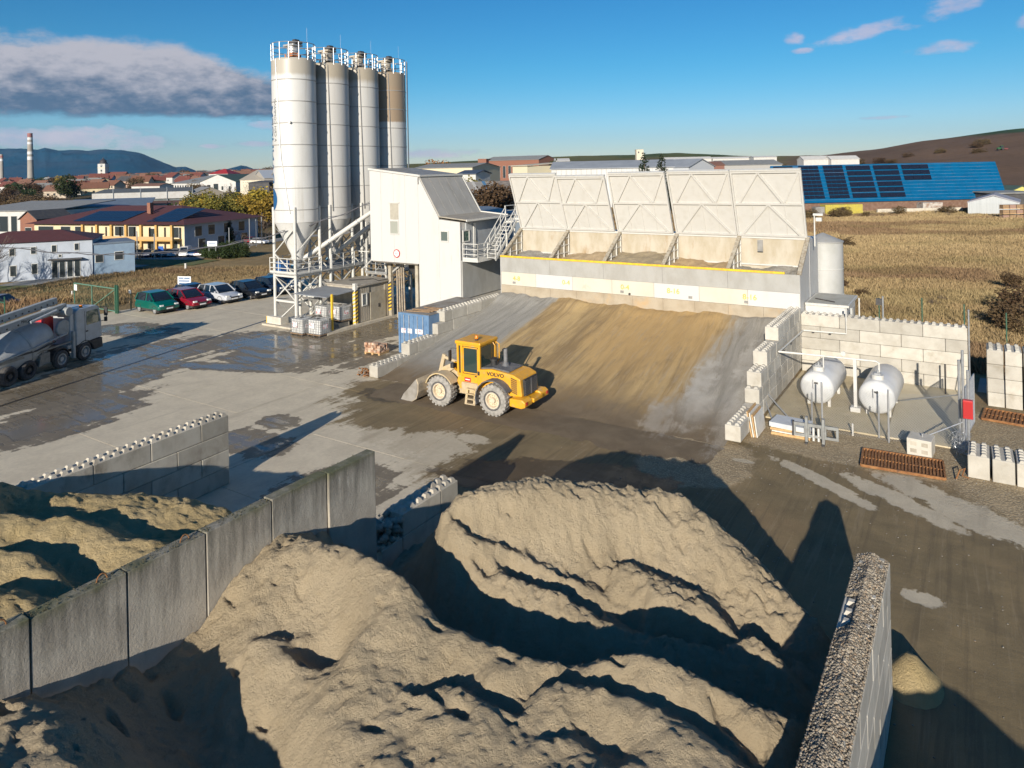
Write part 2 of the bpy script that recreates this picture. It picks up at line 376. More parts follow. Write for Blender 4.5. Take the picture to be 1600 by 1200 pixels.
def make_yard_mat():
    m, nt, b_, pos = new_mat('yard_ground')
    a, b, z = abn(nt, pos)
    ab = comb(nt, a, b, 0.0)
    nL = noise(nt, ab, .22, 5, .6); nM = noise(nt, ab, .9, 5, .62, .4); nF = noise(nt, ab, 6.0, 5, .65); nG = noise(nt, ab, 45.0, 3, .7)
    st = noise(nt, mapv(nt, ab, (1.6, .16, 1), rz=rad(-12)), 1.0, 5, .6, .3)     # streaks left by wheels and by hosing down
    st2 = noise(nt, mapv(nt, ab, (.25, 2.2, 1), rz=rad(25)), 1.0, 5, .6)
    conc = cmix(nt, (nM * .6 + nF * .4).sm(.35, .65), (.62, .54, .40), (.51, .44, .325))
    conc = cmix(nt, st.sm(.52, .75) * .6, conc, (.38, .325, .24))
    conc = cmix(nt, nG.sm(.6, .8) * .3, conc, (.68, .62, .52))
    mud = cmix(nt, nM.sm(.3, .7), (.160, .118, .058), (.220, .162, .080))
    mud = cmix(nt, nL.sm(.45, .7) * .6, mud, (.24, .160, .078))
    mud = cmix(nt, noise(nt, mapv(nt, ab, (4.5, .22, 1), rz=rad(58)), 1.0, 4, .6, .6).sm(.52, .66) * .45, mud, (.105, .078, .042)); mud = cmix(nt, noise(nt, mapv(nt, ab, (5.5, .25, 1), rz=rad(40), loc=(5, 3, 0)), 1.0, 4, .6, .8).sm(.55, .68) * .40, mud, (.29, .225, .135))
    mud = cmix(nt, nG.sm(.56, .72) * .55, mud, (.34, .29, .21))
    grav = cmix(nt, voro(nt, ab, 14.0).sm(.1, .6), (.50, .40, .25), (.27, .205, .12))
    grav = cmix(nt, nM.sm(.4, .7) * .6, grav, (.42, .32, .19))
    # where mud has been carried over the slabs
    mudm = maxs([(a + 6.5 + (b + 22) * .12) * .12, epx(a, b, 800, 660, 9, 5), epx(a, b, 690, 650, 5.0, 3.2), epx(a, b, 610, 612, 2.6, 1.8), epx(a, b, 900, 730, 7, 5), ell(a, b, -9.5, -10, 10, 4.5)])
    mm = (mudm + (nM - .5) * 1.3 + (st - .5) * 1.5 + (nF - .5) * .6).sm(-.14, .26)
    # clean pale patches that show through
    pale = maxs([epx(a, b, 660, 705, 1.7, 2.6), epx(a, b, 590, 690, 1.6, 1.6), epx(a, b, 735, 685, .9, .5), epx(a, b, 1290, 755, 2.6, .38, rad(-35)), epx(a, b, 1520, 805, 3.4, .9, rad(-37)), epx(a, b, 1400, 780, 2.6, .5, rad(-36)), epx(a, b, 1160, 720, .5, .2), epx(a, b, 1440, 935, .5, .35)])
    pm = (pale + (nM - .5) * 2.4 + (nF - .5) * 1.2 + (st - .5) * 1.5).sm(.0, .38)
    pm = pm * .8; mm = mm * (1.0 - pm)
    # gravel verge by the gas cage and right of it
    gv = maxs([ell(a, b, 4.5, -9.6, 7.5, 1.9), ell(a, b, 13, -10, 7, 5), epx(a, b, 1530, 680, 3.5, 3.0), ell(a, b, -1.2, -13.5, 2.2, 2.6)])
    gm = (gv + (nM - .5) * .8 + (nF - .5) * .4).sm(-.05, .25)
    col = cmix(nt, mm, conc, mud); col = cmix(nt, gm * (1.0 - pm), col, grav)
        # standing water and damp
    wets = maxs([epx(a, b, 480, 548, 5.6, 4.2, rad(20)), ell(a, b, -30, -9.5, 5.5, 3.2, .2), ell(a, b, -27, -3.5, 2.4, 5.5), epx(a, b, 215, 560, 3.6, 5.5, .25), epx(a, b, 130, 600, 3.4, 5.2, .2), epx(a, b, 200, 515, 4.2, 2.0, .2), epx(a, b, 90, 655, 2.4, 4.5, .15),
                 epx(a, b, 350, 573, 6.5, .8, .35), epx(a, b, 440, 660, 1.2, .8), epx(a, b, 380, 560, 2.0, .8, .3), epx(a, b, 610, 618, 1.8, .9), epx(a, b, 860, 745, 4.0, 1.4, .4), epx(a, b, 520, 770, 2.0, 2.6), epx(a, b, 385, 690, 2.2, 1.2)])
    wv = wets + (nM - .5) * 1.3 + (st - .5) * 2.4 + (st2 - .5) * 1.6 + (nF - .5) * .7
    wet = wv.sm(-.12, .10); pud = (wv + (st2 - .5) * 1.4).sm(.46, .80) * (1.0 - mm * .8)
    col = cmix(nt, wet * .85, col, cmix(nt, .72, col, (.034, .024, .013)))
    hv = cmix(nt, wet * .45, (1, 1, 1), (.55, .48, .40)); col = cmix(nt, 1.0, col, hv, 'MULTIPLY')
    setc(nt, b_, col)
    r = (wet * -.30 + .90) - pud * .46
    nt.links.new(r.max(.06).s, b_.inputs['Roughness'])
    h = nF * .5 + nG * .5 + mm * st2 * .8 + gm * voro(nt, ab, 14.0) * 1.2
    bump(nt, b_, h * (1.0 - pud), .55, .03)
    return m
yard_mat = make_yard_mat()

def make_ramp_mat():
    m, nt, b_, pos = new_mat('ramp_aggregate')
    a, b, z = abn(nt, pos); ab = comb(nt, a, b, 0.0)
    fan = a + (b + 6) * .10 * ((a + 9) * .12)
    fv = comb(nt, fan, b, 0.0)
    s1 = noise(nt, mapv(nt, fv, (.75, .06, 1)), 1.0, 5, .62, .15); s2 = noise(nt, mapv(nt, fv, (2.4, .30, 1)), 1.0, 6, .72, .9); nM = noise(nt, ab, 1.1, 5, .65, .3); nG = noise(nt, ab, 40, 3, .7); s3 = noise(nt, mapv(nt, fv, (6.5, .5, 1)), 1.0, 5, .7)
    sand = cmix(nt, (s1 * .6 + s2 * .5).sm(.42, .66), (.25, .170, .080), (.46, .325, .150))
    sand = cmix(nt, (ell(a, b, -7.0, -2.5, 4.2, 6.0) + (s2 - .5) * 2.2).sm(-.1, .9) * .7, sand, (.44, .285, .115))
    sand = cmix(nt, s3.sm(.50, .75) * .6, sand, (.42, .34, .23)); sand = cmix(nt, (nM * .6 + s3 * .6).sm(.62, .80) * .5, sand, (.20, .145, .085))
    grey = cmix(nt, (s2 * .5 + nG * .6).sm(.4, .7), (.20, .19, .165), (.36, .345, .31))
    gl = ((fan * -1.0 - 14.6) * .55 + (s1 - .5) * 1.6 + (s2 - .5) * 1.4).sm(-.1, .45)
    gr = ((fan + 3.6) * .50 + (b + 2.0) * -.04 + (s1 - .5) * 1.3 + (s2 - .5) * 1.6).sm(-.05, .6)
    col = cmix(nt, gl.max(gr * .9), sand, grey)
    sp = maxs([ell(a, b, -2.7, -8.2, .9, 4.6, rad(7)), ell(a, b, -.9, -10.5, .7, 3.0), ell(a, b, -3.7, -10.8, .9, 2.0, rad(14)), ell(a, b, -1.6, -4.5, .5, 3.0, rad(4))])
    spm = (sp + (s2 - .5) * 2.2 + (nM - .5) * 2.2 + (nG - .5) * 1.2).sm(.05, .95) * .85
    pale = cmix(nt, (nG * .7 + nM * .4).sm(.38, .72), (.27, .245, .20), (.52, .49, .44))
    col = cmix(nt, spm, col, pale)
    mud = cmix(nt, nM.sm(.3, .7), (.135, .098, .058), (.185, .138, .085))
    dm = ((b * -1.0 - 8.6) * .34 + (s2 - .5) * 1.2 + (nM - .5) * .9).sm(-.1, .9)
    col = cmix(nt, dm * (1.0 - spm * .6), col, mud)
    col = cmix(nt, nG.sm(.58, .78) * .4, col, (.46, .40, .30))
    col = cmix(nt, nG.sm(.44, .28) * .35, col, (.08, .06, .04))
    setc(nt, b_, col); b_.inputs['Roughness'].default_value = .95
    bump(nt, b_, nG + noise(nt, ab, 12, 4, .7) * .8 + s2 * .7, .6, .04)
    return m
ramp_mat = make_ramp_mat()

def sand_mat(name, c1, c2, c3, fine=60.):
    m, nt, b_, pos = new_mat(name)
    n0 = noise(nt, pos, .45, 4, .6); n1 = noise(nt, pos, 3.5, 6, .68, .2); n2 = noise(nt, pos, fine, 4, .75)
    col = cmix(nt, n0.sm(.35, .65), c1, c2); col = cmix(nt, n1.sm(.5, .75) * .5, col, c3)
    col = cmix(nt, n2.sm(.50, .80) * .35, col, (c2[0] * 1.35, c2[1] * 1.35, c2[2] * 1.35))
    col = cmix(nt, n2.sm(.45, .25) * .40, col, (c1[0] * .5, c1[1] * .5, c1[2] * .5))
    setc(nt, b_, col); b_.inputs['Roughness'].default_value = 1.0; b_.inputs['Specular IOR Level'].default_value = .2
    bump(nt, b_, n2 * .6 + noise(nt, pos, 16, 6, .75) * 1.4 + noise(nt, pos, 6, 6, .8) * 1.6, .9, .06)
    return m
sand_a = sand_mat('damp_river_sand', (.43, .345, .225), (.50, .405, .27), (.37, .285, .175))
sand_b = sand_mat('yellow_sand', (.47, .36, .18), (.54, .42, .23), (.40, .29, .14))

# ------------------------------------------------------------------ terrain
qs = [-3000, -600, 0, 60, 160, 230, 300, 360, 430, 560, 640, 760, 900, 1060, 1180, 1280, 1340, 1440, 1600, 1900, 4000]
hz = [2, 2, 2, 3.5, 6.5, 6.5, 7.5, 8, 10, 19, 23, 27, 31, 33, 25, 21, 26, 34, 45, 56, 40]
rs = [950, 950, 950, 950, 950, 950, 900, 850, 850, 1000, 1250, 1250, 1250, 1300, 1300, 1150, 1100, 1000, 1000, 1000, 1000]
def terrain_z(x, y):
    x = np.asarray(x, dtype=float); y = np.asarray(y, dtype=float)
    yy = np.where(y > 1, y, 1); q = np.clip(x / yy * FPX + 800, -3000, 4000); q = np.where(y > 1, q, np.where(x > 0, 4000, -3000))
    D = np.hypot(x, y); H = np.interp(q, qs, hz); R = np.interp(q, qs, rs)
    s0 = np.where(q < 500, 280, 330)
    z = H * sstep(D, s0, R)
    z = z - 5.5 * sstep(D, 64, 118) * (1 - sstep(q, 520, 690)) * (q < 700) * (y > 0) * (1 - sstep(D, 280, 850))
    z = z - (H + 22) * sstep(D, R * 1.12, R * 2.2) * np.where(q < 480, 1, .6)
    z = z + fbm2(x, y, .012, 3, 3.0) * 5 * sstep(D, 260, 600)
    bank = .9 * sstep(-(AB_np(x, y)[0]), 51.5, 56) * sstep(AB_np(x, y)[1], -13, -9) * (1 - sstep(AB_np(x, y)[0] * -1 + 0, 66, 72)) * (1 - sstep(D, 90, 120))
    return z + bank * 0.6 - .05
def AB_np(x, y): return ((x - OX) * cY - (y - OY) * sY, (x - OX) * sY + (y - OY) * cY)
def GT(px, py):
    """where a sight line of the survey meets the land"""
    lo = 30.0; k = (py - 265 + ROLL * (px - 800)) / FPX; ax_ = ((px - 800) - ROLL * (py - 265)) / FPX
    D = lo
    while D < 1500:
        if CAMH - k * D < tz(ax_ * D, D): break
        D *= 1.004
    return (ax_ * D, D, tz(ax_ * D, D))
def tz(x, y): return float(terrain_z(np.array([x]), np.array([y]))[0])

def build_terrain():
    th_ = np.concatenate([np.linspace(-180, -48, 34, endpoint=False), np.linspace(-48, 44, 250), np.linspace(46, 178, 34)])
    rr = np.concatenate([[0.01], np.geomspace(4, 9500, 190)])
    T, R = np.meshgrid(np.radians(th_), rr)
    x = np.sin(T) * R; y = np.cos(T) * R; z = terrain_z(x, y)
    n, m_ = x.shape; v = np.stack([x, y, z], -1).reshape(-1, 3)
    i, j = np.meshgrid(np.arange(n - 1), np.arange(m_), indexing='ij'); j2 = (j + 1) % m_
    f = np.stack([i * m_ + j, (i + 1) * m_ + j, (i + 1) * m_ + j2, i * m_ + j2], -1).reshape(-1, 4)[:, ::-1]
    X, Y = v[:, 0], v[:, 1]; D = np.hypot(X, Y); q = np.where(Y > 1, X / np.maximum(Y, 1) * FPX + 800, 4000); Zt = v[:, 2]
    c = np.zeros((len(v), 3)); c[:] = (.30, .215, .11)                                  # dry grass field
    n1 = fbm2(X, Y, .03, 4, 1.0)[:, None]; n2 = fbm2(X, Y, .006, 3, 2.0)[:, None]
    c *= 1 + n1 * .9
    def mixc(msk, col): 
        nonlocal c; c = c * (1 - msk[:, None]) + np.array(col) * msk[:, None] * (1 + n1 * .5)
    mixc(sstep(D, 150, 260) * sstep(-q, -640, -400), (.10, .095, .05))
    mixc(sstep(D, 260, 420) * (q < 640) * .8, (.13, .10, .06))
    mixc(sstep(D, 190, 230) * sstep(q, 1180, 1260), (.17, .108, .070))                   # ploughed field
    mixc(sstep(D, 250, 420) * (1 - sstep(q, 1180, 1260)) * (q > 560), (.13, .115, .055))
    mixc(sstep(D, 820, 1000) * (1 - sstep(q, 1150, 1290)) * (q > 560), (.15, .14, .05))
    mixc(sstep(Zt, 35, 38) * sstep(q, 1430, 1480), (.045, .085, .04))
    mixc(sstep(Zt, 22, 26) * (1 - sstep(q, 1180, 1260)) * sstep(n2[:, 0], -.02, .05) * (q > 560), (.07, .10, .035))
    mixc(sstep(D, 1500, 2500), (.08, .09, .065))
    m, nt, b_, pos = new_mat('open_land')
    at = nt.nodes.new('ShaderNodeVertexColor'); at.layer_name = 'tone'; col = Nd(nt, at.outputs[0])
    nn = noise(nt, pos, .35, 6, .7); col = cmix(nt, nn.sm(.35, .7) * .5, col, cmix(nt, 1.0, col, (.5, .5, .45), 'MULTIPLY'))
    col = cmix(nt, noise(nt, mapv(nt, pos, (.05, 1, 1)), .25, 4, .6).sm(.5, .7) * .25, col, cmix(nt, 1.0, col, (1.6, 1.5, 1.3), 'MULTIPLY'))
    setc(nt, b_, col); b_.inputs['Roughness'].default_value = 1; b_.inputs['Specular IOR Level'].default_value = .1
    bump(nt, b_, nn + noise(nt, pos, 3, 4, .7), .5, .3)
    return mesh_np('ground', v, f, m, attr=c, smooth=True, kind='structure')
build_terrain()

# yard: cast slabs to the left, packed dirt to the right
pave = bpy.data.objects.new('yard_pavement', None); COL.objects.link(pave); pave['kind'] = 'structure'; pave.location = W(0, 0, 0); pave.rotation_euler.z = -YR
sl_me = None
S = 5.0
for i in range(11):
    for j in range(9):
        a0, b0 = -5.5 - S * (i + 1), -34 + S * j
        if a0 < -51: continue
        if sl_me is None:
            o = MB().box(0, S - .018, 0, S - .018, -.18, 0).build('concrete_slab', yard_mat, pave); sl_me = o.data
        else:
            o = bpy.data.objects.new('concrete_slab', sl_me); COL.objects.link(o); o.parent = pave
        o.location = (a0, b0, random.uniform(-.004, .002))
MB().box(-50.45, -5.4, -33.98, 10.98, -.25, -.025).build('subgrade', mat('joint_dirt', (.11, .095, .075), rough=.95), pave)
def grid_ab(name, a0, a1, b0, b1, st, zf, m, parent=None, kind=None, smooth=True):
    na, nb = int((a1 - a0) / st) + 1, int((b1 - b0) / st) + 1
    A, B = np.meshgrid(np.linspace(a0, a1, na), np.linspace(b0, b1, nb)); Z = zf(A, B)
    v = np.stack([OX + A * cY + B * sY, OY - A * sY + B * cY, Z], -1).reshape(-1, 3)
    i, j = np.meshgrid(np.arange(nb - 1), np.arange(na - 1), indexing='ij')
    f = np.stack([i * na + j, i * na + j + 1, (i + 1) * na + j + 1, (i + 1) * na + j], -1).reshape(-1, 4)
    return mesh_np(name, v, f, m, parent, smooth=smooth, kind=kind)
grid_ab('dirt_yard', -5.5, 30, -42, 2.0, .2, lambda A, B: fbm2(A, B * .35, .8, 4, 5) * .07 + fbm2(A, B, 3, 3, 6) * .025 - .0, yard_mat, kind='structure')
# paved floor of the gas cage
cage_mat = mat('cage_paving', (.46, .38, .235), (.53, .445, .29), sc=1.5, rough=.9, bmp=.5, bsc=8, c3=(.38, .31, .19), sc3=.7, lo3=.5, hi3=.7)
cf = bpy.data.objects.new('cage_floor', None); COL.objects.link(cf); cf['kind'] = 'structure'; cf.location = W(0, 0); cf.rotation_euler.z = -YR
MB().box(.02, 4.55, -7.9, 0, -.1, .05).build('paved_bed', cage_mat, cf)
MB().box(4.58, 7.2, -7.9, 0, -.1, .06).build('cast_slab', mat('cage_slab', (.52, .45, .31), (.57, .50, .36), sc=1.2, rough=.85, bmp=.2, bsc=20), cf)

# service road behind the cage and the public road on the left
asph = mat('old_asphalt', (.26, .25, .23), (.32, .30, .27), sc=.8, rough=.85, bmp=.3, bsc=30)
def strip(name, pts, wd, m, z=.0, kind='structure'):
    pts = [Vector((p[0], p[1], 0)) for p in pts]; v = []; f = []
    P_ = []
    for i in range(len(pts) - 1):
        for k in range(6): P_.append(pts[i].lerp(pts[i + 1], k / 6))
    P_.append(pts[-1])
    for i, p in enumerate(P_):
        d = (P_[min(i + 1, len(P_) - 1)] - P_[max(i - 1, 0)]).normalized(); n_ = Vector((-d.y, d.x, 0)) * wd / 2
        for s_ in (-1, 1):
            q = p + n_ * s_; v.append((q.x, q.y, tz(p.x, p.y) + .07 + z))
    for i in range(len(P_) - 1): f.append((2 * i, 2 * i + 1, 2 * i + 3, 2 * i + 2))
    o = MB(); o.add(v, f); return o.build(name, m, kind=kind)
strip('service_road', [W(7.7, 1.6), W(16, 1.2), W(30, -1), W(60, -6)], 2.6, asph)
ROADP = [GT(-260, 485), GT(-60, 463), GT(60, 440), GT(160, 425), GT(240, 409), GT(330, 393), GT(400, 380), GT(470, 370), GT(560, 360), GT(700, 350)]
strip('road', ROADP, 6.0, asph)

# ------------------------------------------------------------------ ramp
def ramp_z(A, B):
    t = np.clip((B + 12.0) / 12.0, 0, 1); z = 2.5 * (t ** 1.12)
    z = z * (1 + .0 * A) + .10 * sstep(np.abs(A + 9.3), 7, 9) * t
    rut = fbm2(A, B * .07, 1.1, 4, 8) * .30 * sstep(t, .02, .3) + fbm2(A, B * .5, 2.5, 3, 9) * .05
    z = z + rut * (1 - .4 * t) + .25 * sstep(t, .86, 1.0) * (.5 + fbm2(A, B, .7, 3, 4) * 2)
    return z - .05 + .035 * sstep(B, -13.5, -12)
grid_ab('ramp', -18.62, -.58, -13.6, .0, .12, ramp_z, ramp_mat, kind='structure')
grid_ab('ramp_toe', -18.0, -.2, -15.2, -12.0, .2, lambda A, B: -.04 + .07 * sstep(B, -15.2, -13.2) * sstep(-np.abs(A + 9), -9.0, -7.8) + fbm2(A, B, 2, 3, 2) * .03 * sstep(B, -15.2, -14), ramp_mat, kind='structure')

# ------------------------------------------------------------------ sand heaps
def rbf_field(polys, step=.14):
    C = []; H = []
    for poly in polys:
        mode = 'px'
        if isinstance(poly[0], str): mode, poly = poly[0], poly[1:]
        P_ = []
        for p in poly:
            if mode == 'px': g = G(p[0], p[1], p[2]); a_, b_ = AB(g[0], g[1]); P_.append(Vector((a_, b_, p[2])))
            elif mode == 'D': g = GD(p[0], p[1], p[2]); a_, b_ = AB(g[0], g[1]); P_.append(Vector((a_, b_, g[2])))
            elif mode == 'DZ': a_, b_ = AB((p[0] - 800) / FPX * p[1], p[1]); P_.append(Vector((a_, b_, p[2])))
            elif mode == 'w': a_, b_ = AB(p[0], p[1]); P_.append(Vector((a_, b_, p[2])))
            else: P_.append(Vector(p))
        if len(P_) == 1: C.append(P_[0][:2]); H.append(P_[0][2]); continue
        for i in range(len(P_) - 1):
            n = max(1, int((P_[i + 1] - P_[i]).length / step))
            for k in range(n): q = P_[i].lerp(P_[i + 1], k / n); C.append(q[:2]); H.append(q[2])
        C.append(P_[-1][:2]); H.append(P_[-1][2])
    C = np.array([tuple(c) for c in C]); H = np.array(H)
    R = np.sqrt(((C[:, None] - C[None]) ** 2).sum(-1) + 1e-4); n = len(C)
    A_ = np.zeros((n + 1, n + 1)); A_[:n, :n] = -R + np.eye(n) * .05; A_[:n, n] = 1; A_[n, :n] = 1
    wgt = np.linalg.solve(A_, np.append(H, 0))
    def f(A, B):
        out = np.full(A.shape, wgt[n])
        flat = out.ravel(); a = A.ravel(); b = B.ravel()
        for s in range(0, len(flat), 20000):
            d = np.sqrt((a[s:s + 20000, None] - C[None, :, 0]) ** 2 + (b[s:s + 20000, None] - C[None, :, 1]) ** 2 + 1e-4)
            flat[s:s + 20000] -= d @ wgt[:n]
        return flat.reshape(A.shape)
    return f
def lee(poly, dD, dz):
    """the hollow on the far side of a crest line"""
    out = ['DZ']
    for p in poly[1:]:
        g = GD(p[0], p[1], p[2]); out.append((p[0], p[2] + dD, g[2] - dz))
    return out
c_far = ['D', (690, 795, 15.5), (720, 782, 15.6), (780, 771, 15.7), (880, 769, 15.9), (985, 780, 16.0), (1040, 768, 16.3), (1068, 772, 16.3), (1095, 800, 16.0), (1130, 842, 15.5), (1200, 902, 14.9), (1268, 962, 14.2)]
c_a = ['D', (700, 812, 15.2), (735, 836, 15.0), (770, 842, 15.0), (815, 862, 14.85), (860, 884, 14.7), (930, 918, 14.5)]
c_c = ['D', (958, 884, 14.9), (972, 874, 14.9), (1020, 895, 14.7), (1100, 930, 14.3), (1133, 968, 14.0)]
c_b = ['D', (780, 890, 14.4), (830, 905, 14.15), (870, 925, 14.0), (935, 960, 13.7), (1000, 985, 13.5), (1080, 1000, 13.3), (1170, 1020, 13.1), (1255, 1075, 12.6)]
c_near = ['D', (470, 832, 14.4), (520, 845, 13.9), (580, 872, 13.3), (625, 900, 12.8), (655, 928, 12.5), (668, 965, 12.2), (720, 985, 11.9), (790, 1010, 11.6), (850, 1035, 11.3), (885, 1038, 11.2), (935, 1022, 11.3), (985, 1015, 11.3), (1040, 1035, 11.1), (1100, 1060, 11.0), (1180, 1095, 10.8), (1255, 1125, 10.8)]
c_4 = ['D', (820, 1085, 10.7), (870, 1060, 10.9), (905, 1056, 10.9), (960, 1078, 10.6), (1030, 1108, 10.4), (1100, 1150, 10.1), (1165, 1192, 9.8), (1220, 1240, 9.6)]
c_5 = ['D', (395, 1003, 12.4), (430, 1012, 12.3), (470, 1035, 12.0), (505, 1046, 11.9)]
c_6 = ['D', (660, 1075, 10.9), (700, 1060, 11.0), (745, 1085, 10.7), (800, 1120, 10.4)]
c_7 = ['D', (840, 1160, 9.9), (880, 1150, 9.95), (950, 1190, 9.7)]
main_polys = [
 ['ab', (-4.8, -36.5, 3.6), (-4.8, -35, 3.2), (-4.8, -34, 2.94), (-4.8, -33.4, 2.65), (-4.8, -32.5, 2.41), (-4.8, -32, 2.15), (-4.8, -31.4, 2.27), (-4.8, -31, 2.45), (-4.8, -30.4, 2.82), (-4.8, -29.8, 3.04), (-4.8, -29.2, 3.21), (-4.8, -28.1, 2.85), (-4.8, -27.4, 2.3), (-4.8, -26.5, 1.6)],
 c_far, c_a, lee(c_a, .28, .16), c_c, lee(c_c, .40, .22), c_b, lee(c_b, .42, .36), c_near, c_4, lee(c_4, .32, .30), c_5, lee(c_5, .35, .34), c_6, lee(c_6, .3, .26), c_7, lee(c_7, .25, .2),
 ['w', (-3.2, 19.6, .7), (-2.2, 20.3, .1), (0.2, 20.8, -.1), (2.8, 20.6, -.15), (5.0, 19.9, -.15), (6.4, 18.3, -.1), (7.1, 16.6, -.1), (7.3, 15.0, -.1)],
 ['w', (-4, 24, -.2), (0, 24, -.2), (4, 24, -.2), (8, 22, -.2), (9, 17, -.2)],
 ['D', (980, 800, 15.75), (1040, 800, 15.9), (1075, 822, 15.7)],
 # bottom of the trench
 ['DZ', (545, 16.0, 1.2), (590, 15.2, 1.2), (640, 14.3, 1.3), (700, 13.6, 1.35), (780, 13.05, 1.35), (860, 12.6, 1.45), (950, 12.5, 1.5), (1050, 12.35, 1.35), (1150, 12.1, 1.15), (1250, 11.9, .95)],
 ['DZ', (560, 17.2, 1.0), (620, 16.5, 1.6), (660, 15.2, 2.1)],
 ['D', (1010, 945, 14.05), (1090, 955, 13.9), (1170, 985, 13.5), (1240, 1020, 13.2)],
 # near slopes
 ['D', (380, 900, 13.85), (420, 900, 13.7), (520, 920, 13.2)], ['D', (360, 985, 13.0), (400, 975, 12.8), (470, 985, 12.5)], ['D', (590, 960, 12.2), (560, 1010, 11.7), (640, 1020, 11.6)],
 ['D', (560, 1110, 10.7), (640, 1120, 10.5)], ['D', (470, 1120, 11.0), (520, 1190, 10.1)], ['D', (760, 1050, 11.1), (820, 1055, 11.1)], ['D', (1000, 1062, 10.95), (1090, 1092, 10.75), (1180, 1130, 10.5)],
 ['D', (600, 1190, 9.8), (700, 1180, 9.8), (800, 1190, 9.7)], ['D', (1040, 1160, 9.85), (1100, 1200, 9.6)], ['D', (500, 1350, 8.6), (700, 1350, 8.3), (900, 1350, 8.2), (1100, 1350, 8.3)],
 ['ab', (5.45, -36, 2.0), (5.45, -32, 2.2), (5.45, -29, 2.1), (5.45, -27.3, 1.5), (5.45, -26, .9), (5.45, -24.6, .8), (5.45, -23.2, .5)],
 # valley at the left
 ['DZ', (258, 12.1, 1.95), (300, 11.6, 1.7), (350, 11.0, 1.45), (400, 10.3, 1.3), (440, 9.3, 1.3)], ['DZ', (190, 11.0, 2.1), (250, 10.5, 1.8), (300, 9.8, 1.5)],
 # lump in the bottom left corner and its rise behind the viewer
 ['D', (0, 1100, 10.2), (50, 1098, 10.2), (90, 1125, 9.8), (120, 1190, 9.1)], ['D', (0, 1170, 9.3), (50, 1175, 9.2)],
 ['w', (-7.9, 7.6, 3.7), (-7.2, 6.0, 3.9), (-6.0, 4.6, 4.0), (-4.6, 3.6, 3.8)], ['w', (-4.6, 7.8, 1.9), (-3.5, 6.0, 2.0)],
 ['w', (0, 5, 2.6), (3, 5, 2.4)],
]
l1 = ['D', (40, 780, 18.2), (100, 775, 18.4), (160, 780, 18.5), (215, 778, 18.7), (290, 788, 18.7), (350, 803, 18.7)]
l2 = ['D', (-20, 797, 16.8), (60, 812, 16.7), (115, 808, 16.9), (165, 822, 16.8), (190, 840, 16.5), (225, 842, 16.6), (275, 852, 16.6)]
l3 = ['D', (-20, 852, 15.3), (50, 865, 15.3), (85, 892, 15.0), (120, 925, 14.6)]
l4 = ['D', (-20, 915, 14.0), (50, 925, 14.0), (95, 937, 14.0)]
left_polys = [
 ['ab', (-5.0, -26.5, .2), (-5.0, -28, 1.2), (-5.0, -30, 2.0), (-5, -32, 2.2), (-5, -34, 2.2), (-5, -38, 2.3)],
 l1, lee(l1, .5, .12), l2, lee(l2, .5, .34), l3, lee(l3, .45, .36), l4, lee(l4, .4, .3),
 ['ab', (-6, -25.5, -.1), (-9, -25.2, -.1), (-12, -25.5, .0), (-14.4, -26, .1)], ['ab', (-14.4, -27.5, .6), (-14.6, -29, 1.4), (-14.8, -30, 2.2)], ['ab', (-5.0, -23, -.3), (-14.6, -23, -.3)],
 ['D', (0, 752, 19.0), (30, 760, 18.9)], ['ab', (-9, -26.6, .8), (-12, -27.0, .9)], ['ab', (-8, -36, 2.0), (-11, -36, 2.2)], ['ab', (-11.8, -32.2, 2.7), (-12.5, -31.5, 3.35), (-13.4, -31.6, 3.2), (-14.6, -32, 2.7)], ['ab', (-14, -36, 2.6), (-14.5, -38, 2.6)],
]
sand_f = rbf_field(main_polys); left_f = rbf_field(left_polys)
def worms(A, B, f, seed, den):
    """small dents where clods have rolled and boots have sunk in"""
    n = fbm2(A, B, f, 2, seed); return -np.clip(n - den, 0, 1)
def sand_z(A, B):
    z = sand_f(A, B)
    cl = fbm2(A, B, 3.2, 3, 55, .6) * fbm2(A, B, .6, 2, 56) * 1.6
    r = fbm2(A, B, 1.1, 5, 11, .55) * .20 + fbm2(A, B, 5.0, 4, 12, .6) * .06
    rg = np.abs(fbm2(A * .7, B, .9, 4, 21, .55)) * -.22
    z = z + r + rg + cl * .5 + worms(A * .8, B * 1.7, 2.3, 14, .20) * .8 + np.clip(fbm2(A, B, 9, 3, 61, .6), 0, 1) ** 2 * .30 + (fbm2(A, B, 7, 3, 71, .65) * .10 - np.abs(fbm2(A, B, 5, 3, 72, .6)) * .22 - np.abs(fbm2(A, B, 12, 2, 73, .6)) * .11) * (.35 + .65 * sstep(B, -29.5, -27.5)) + fbm2(A * 4, B * .7, 1.3, 4, 74, .6) * .05
    return np.maximum(z, -.3 + 0 * z)
def left_z(A, B): return left_f(A, B) + fbm2(A, B, 1.5, 5, 31, .6) * .22 + fbm2(A, B, 6, 4, 32, .65) * .08 - np.abs(fbm2(A, B, 4.5, 3, 33, .6)) * .16
grid_ab('sand_heap', -4.79, 5.44, -38.5, -20.5, .042, sand_z, sand_a, kind='stuff')
grid_ab('yellow_sand_heap', -14.62, -5.01, -38.0, -24.2, .055, left_z, sand_b, kind='stuff')
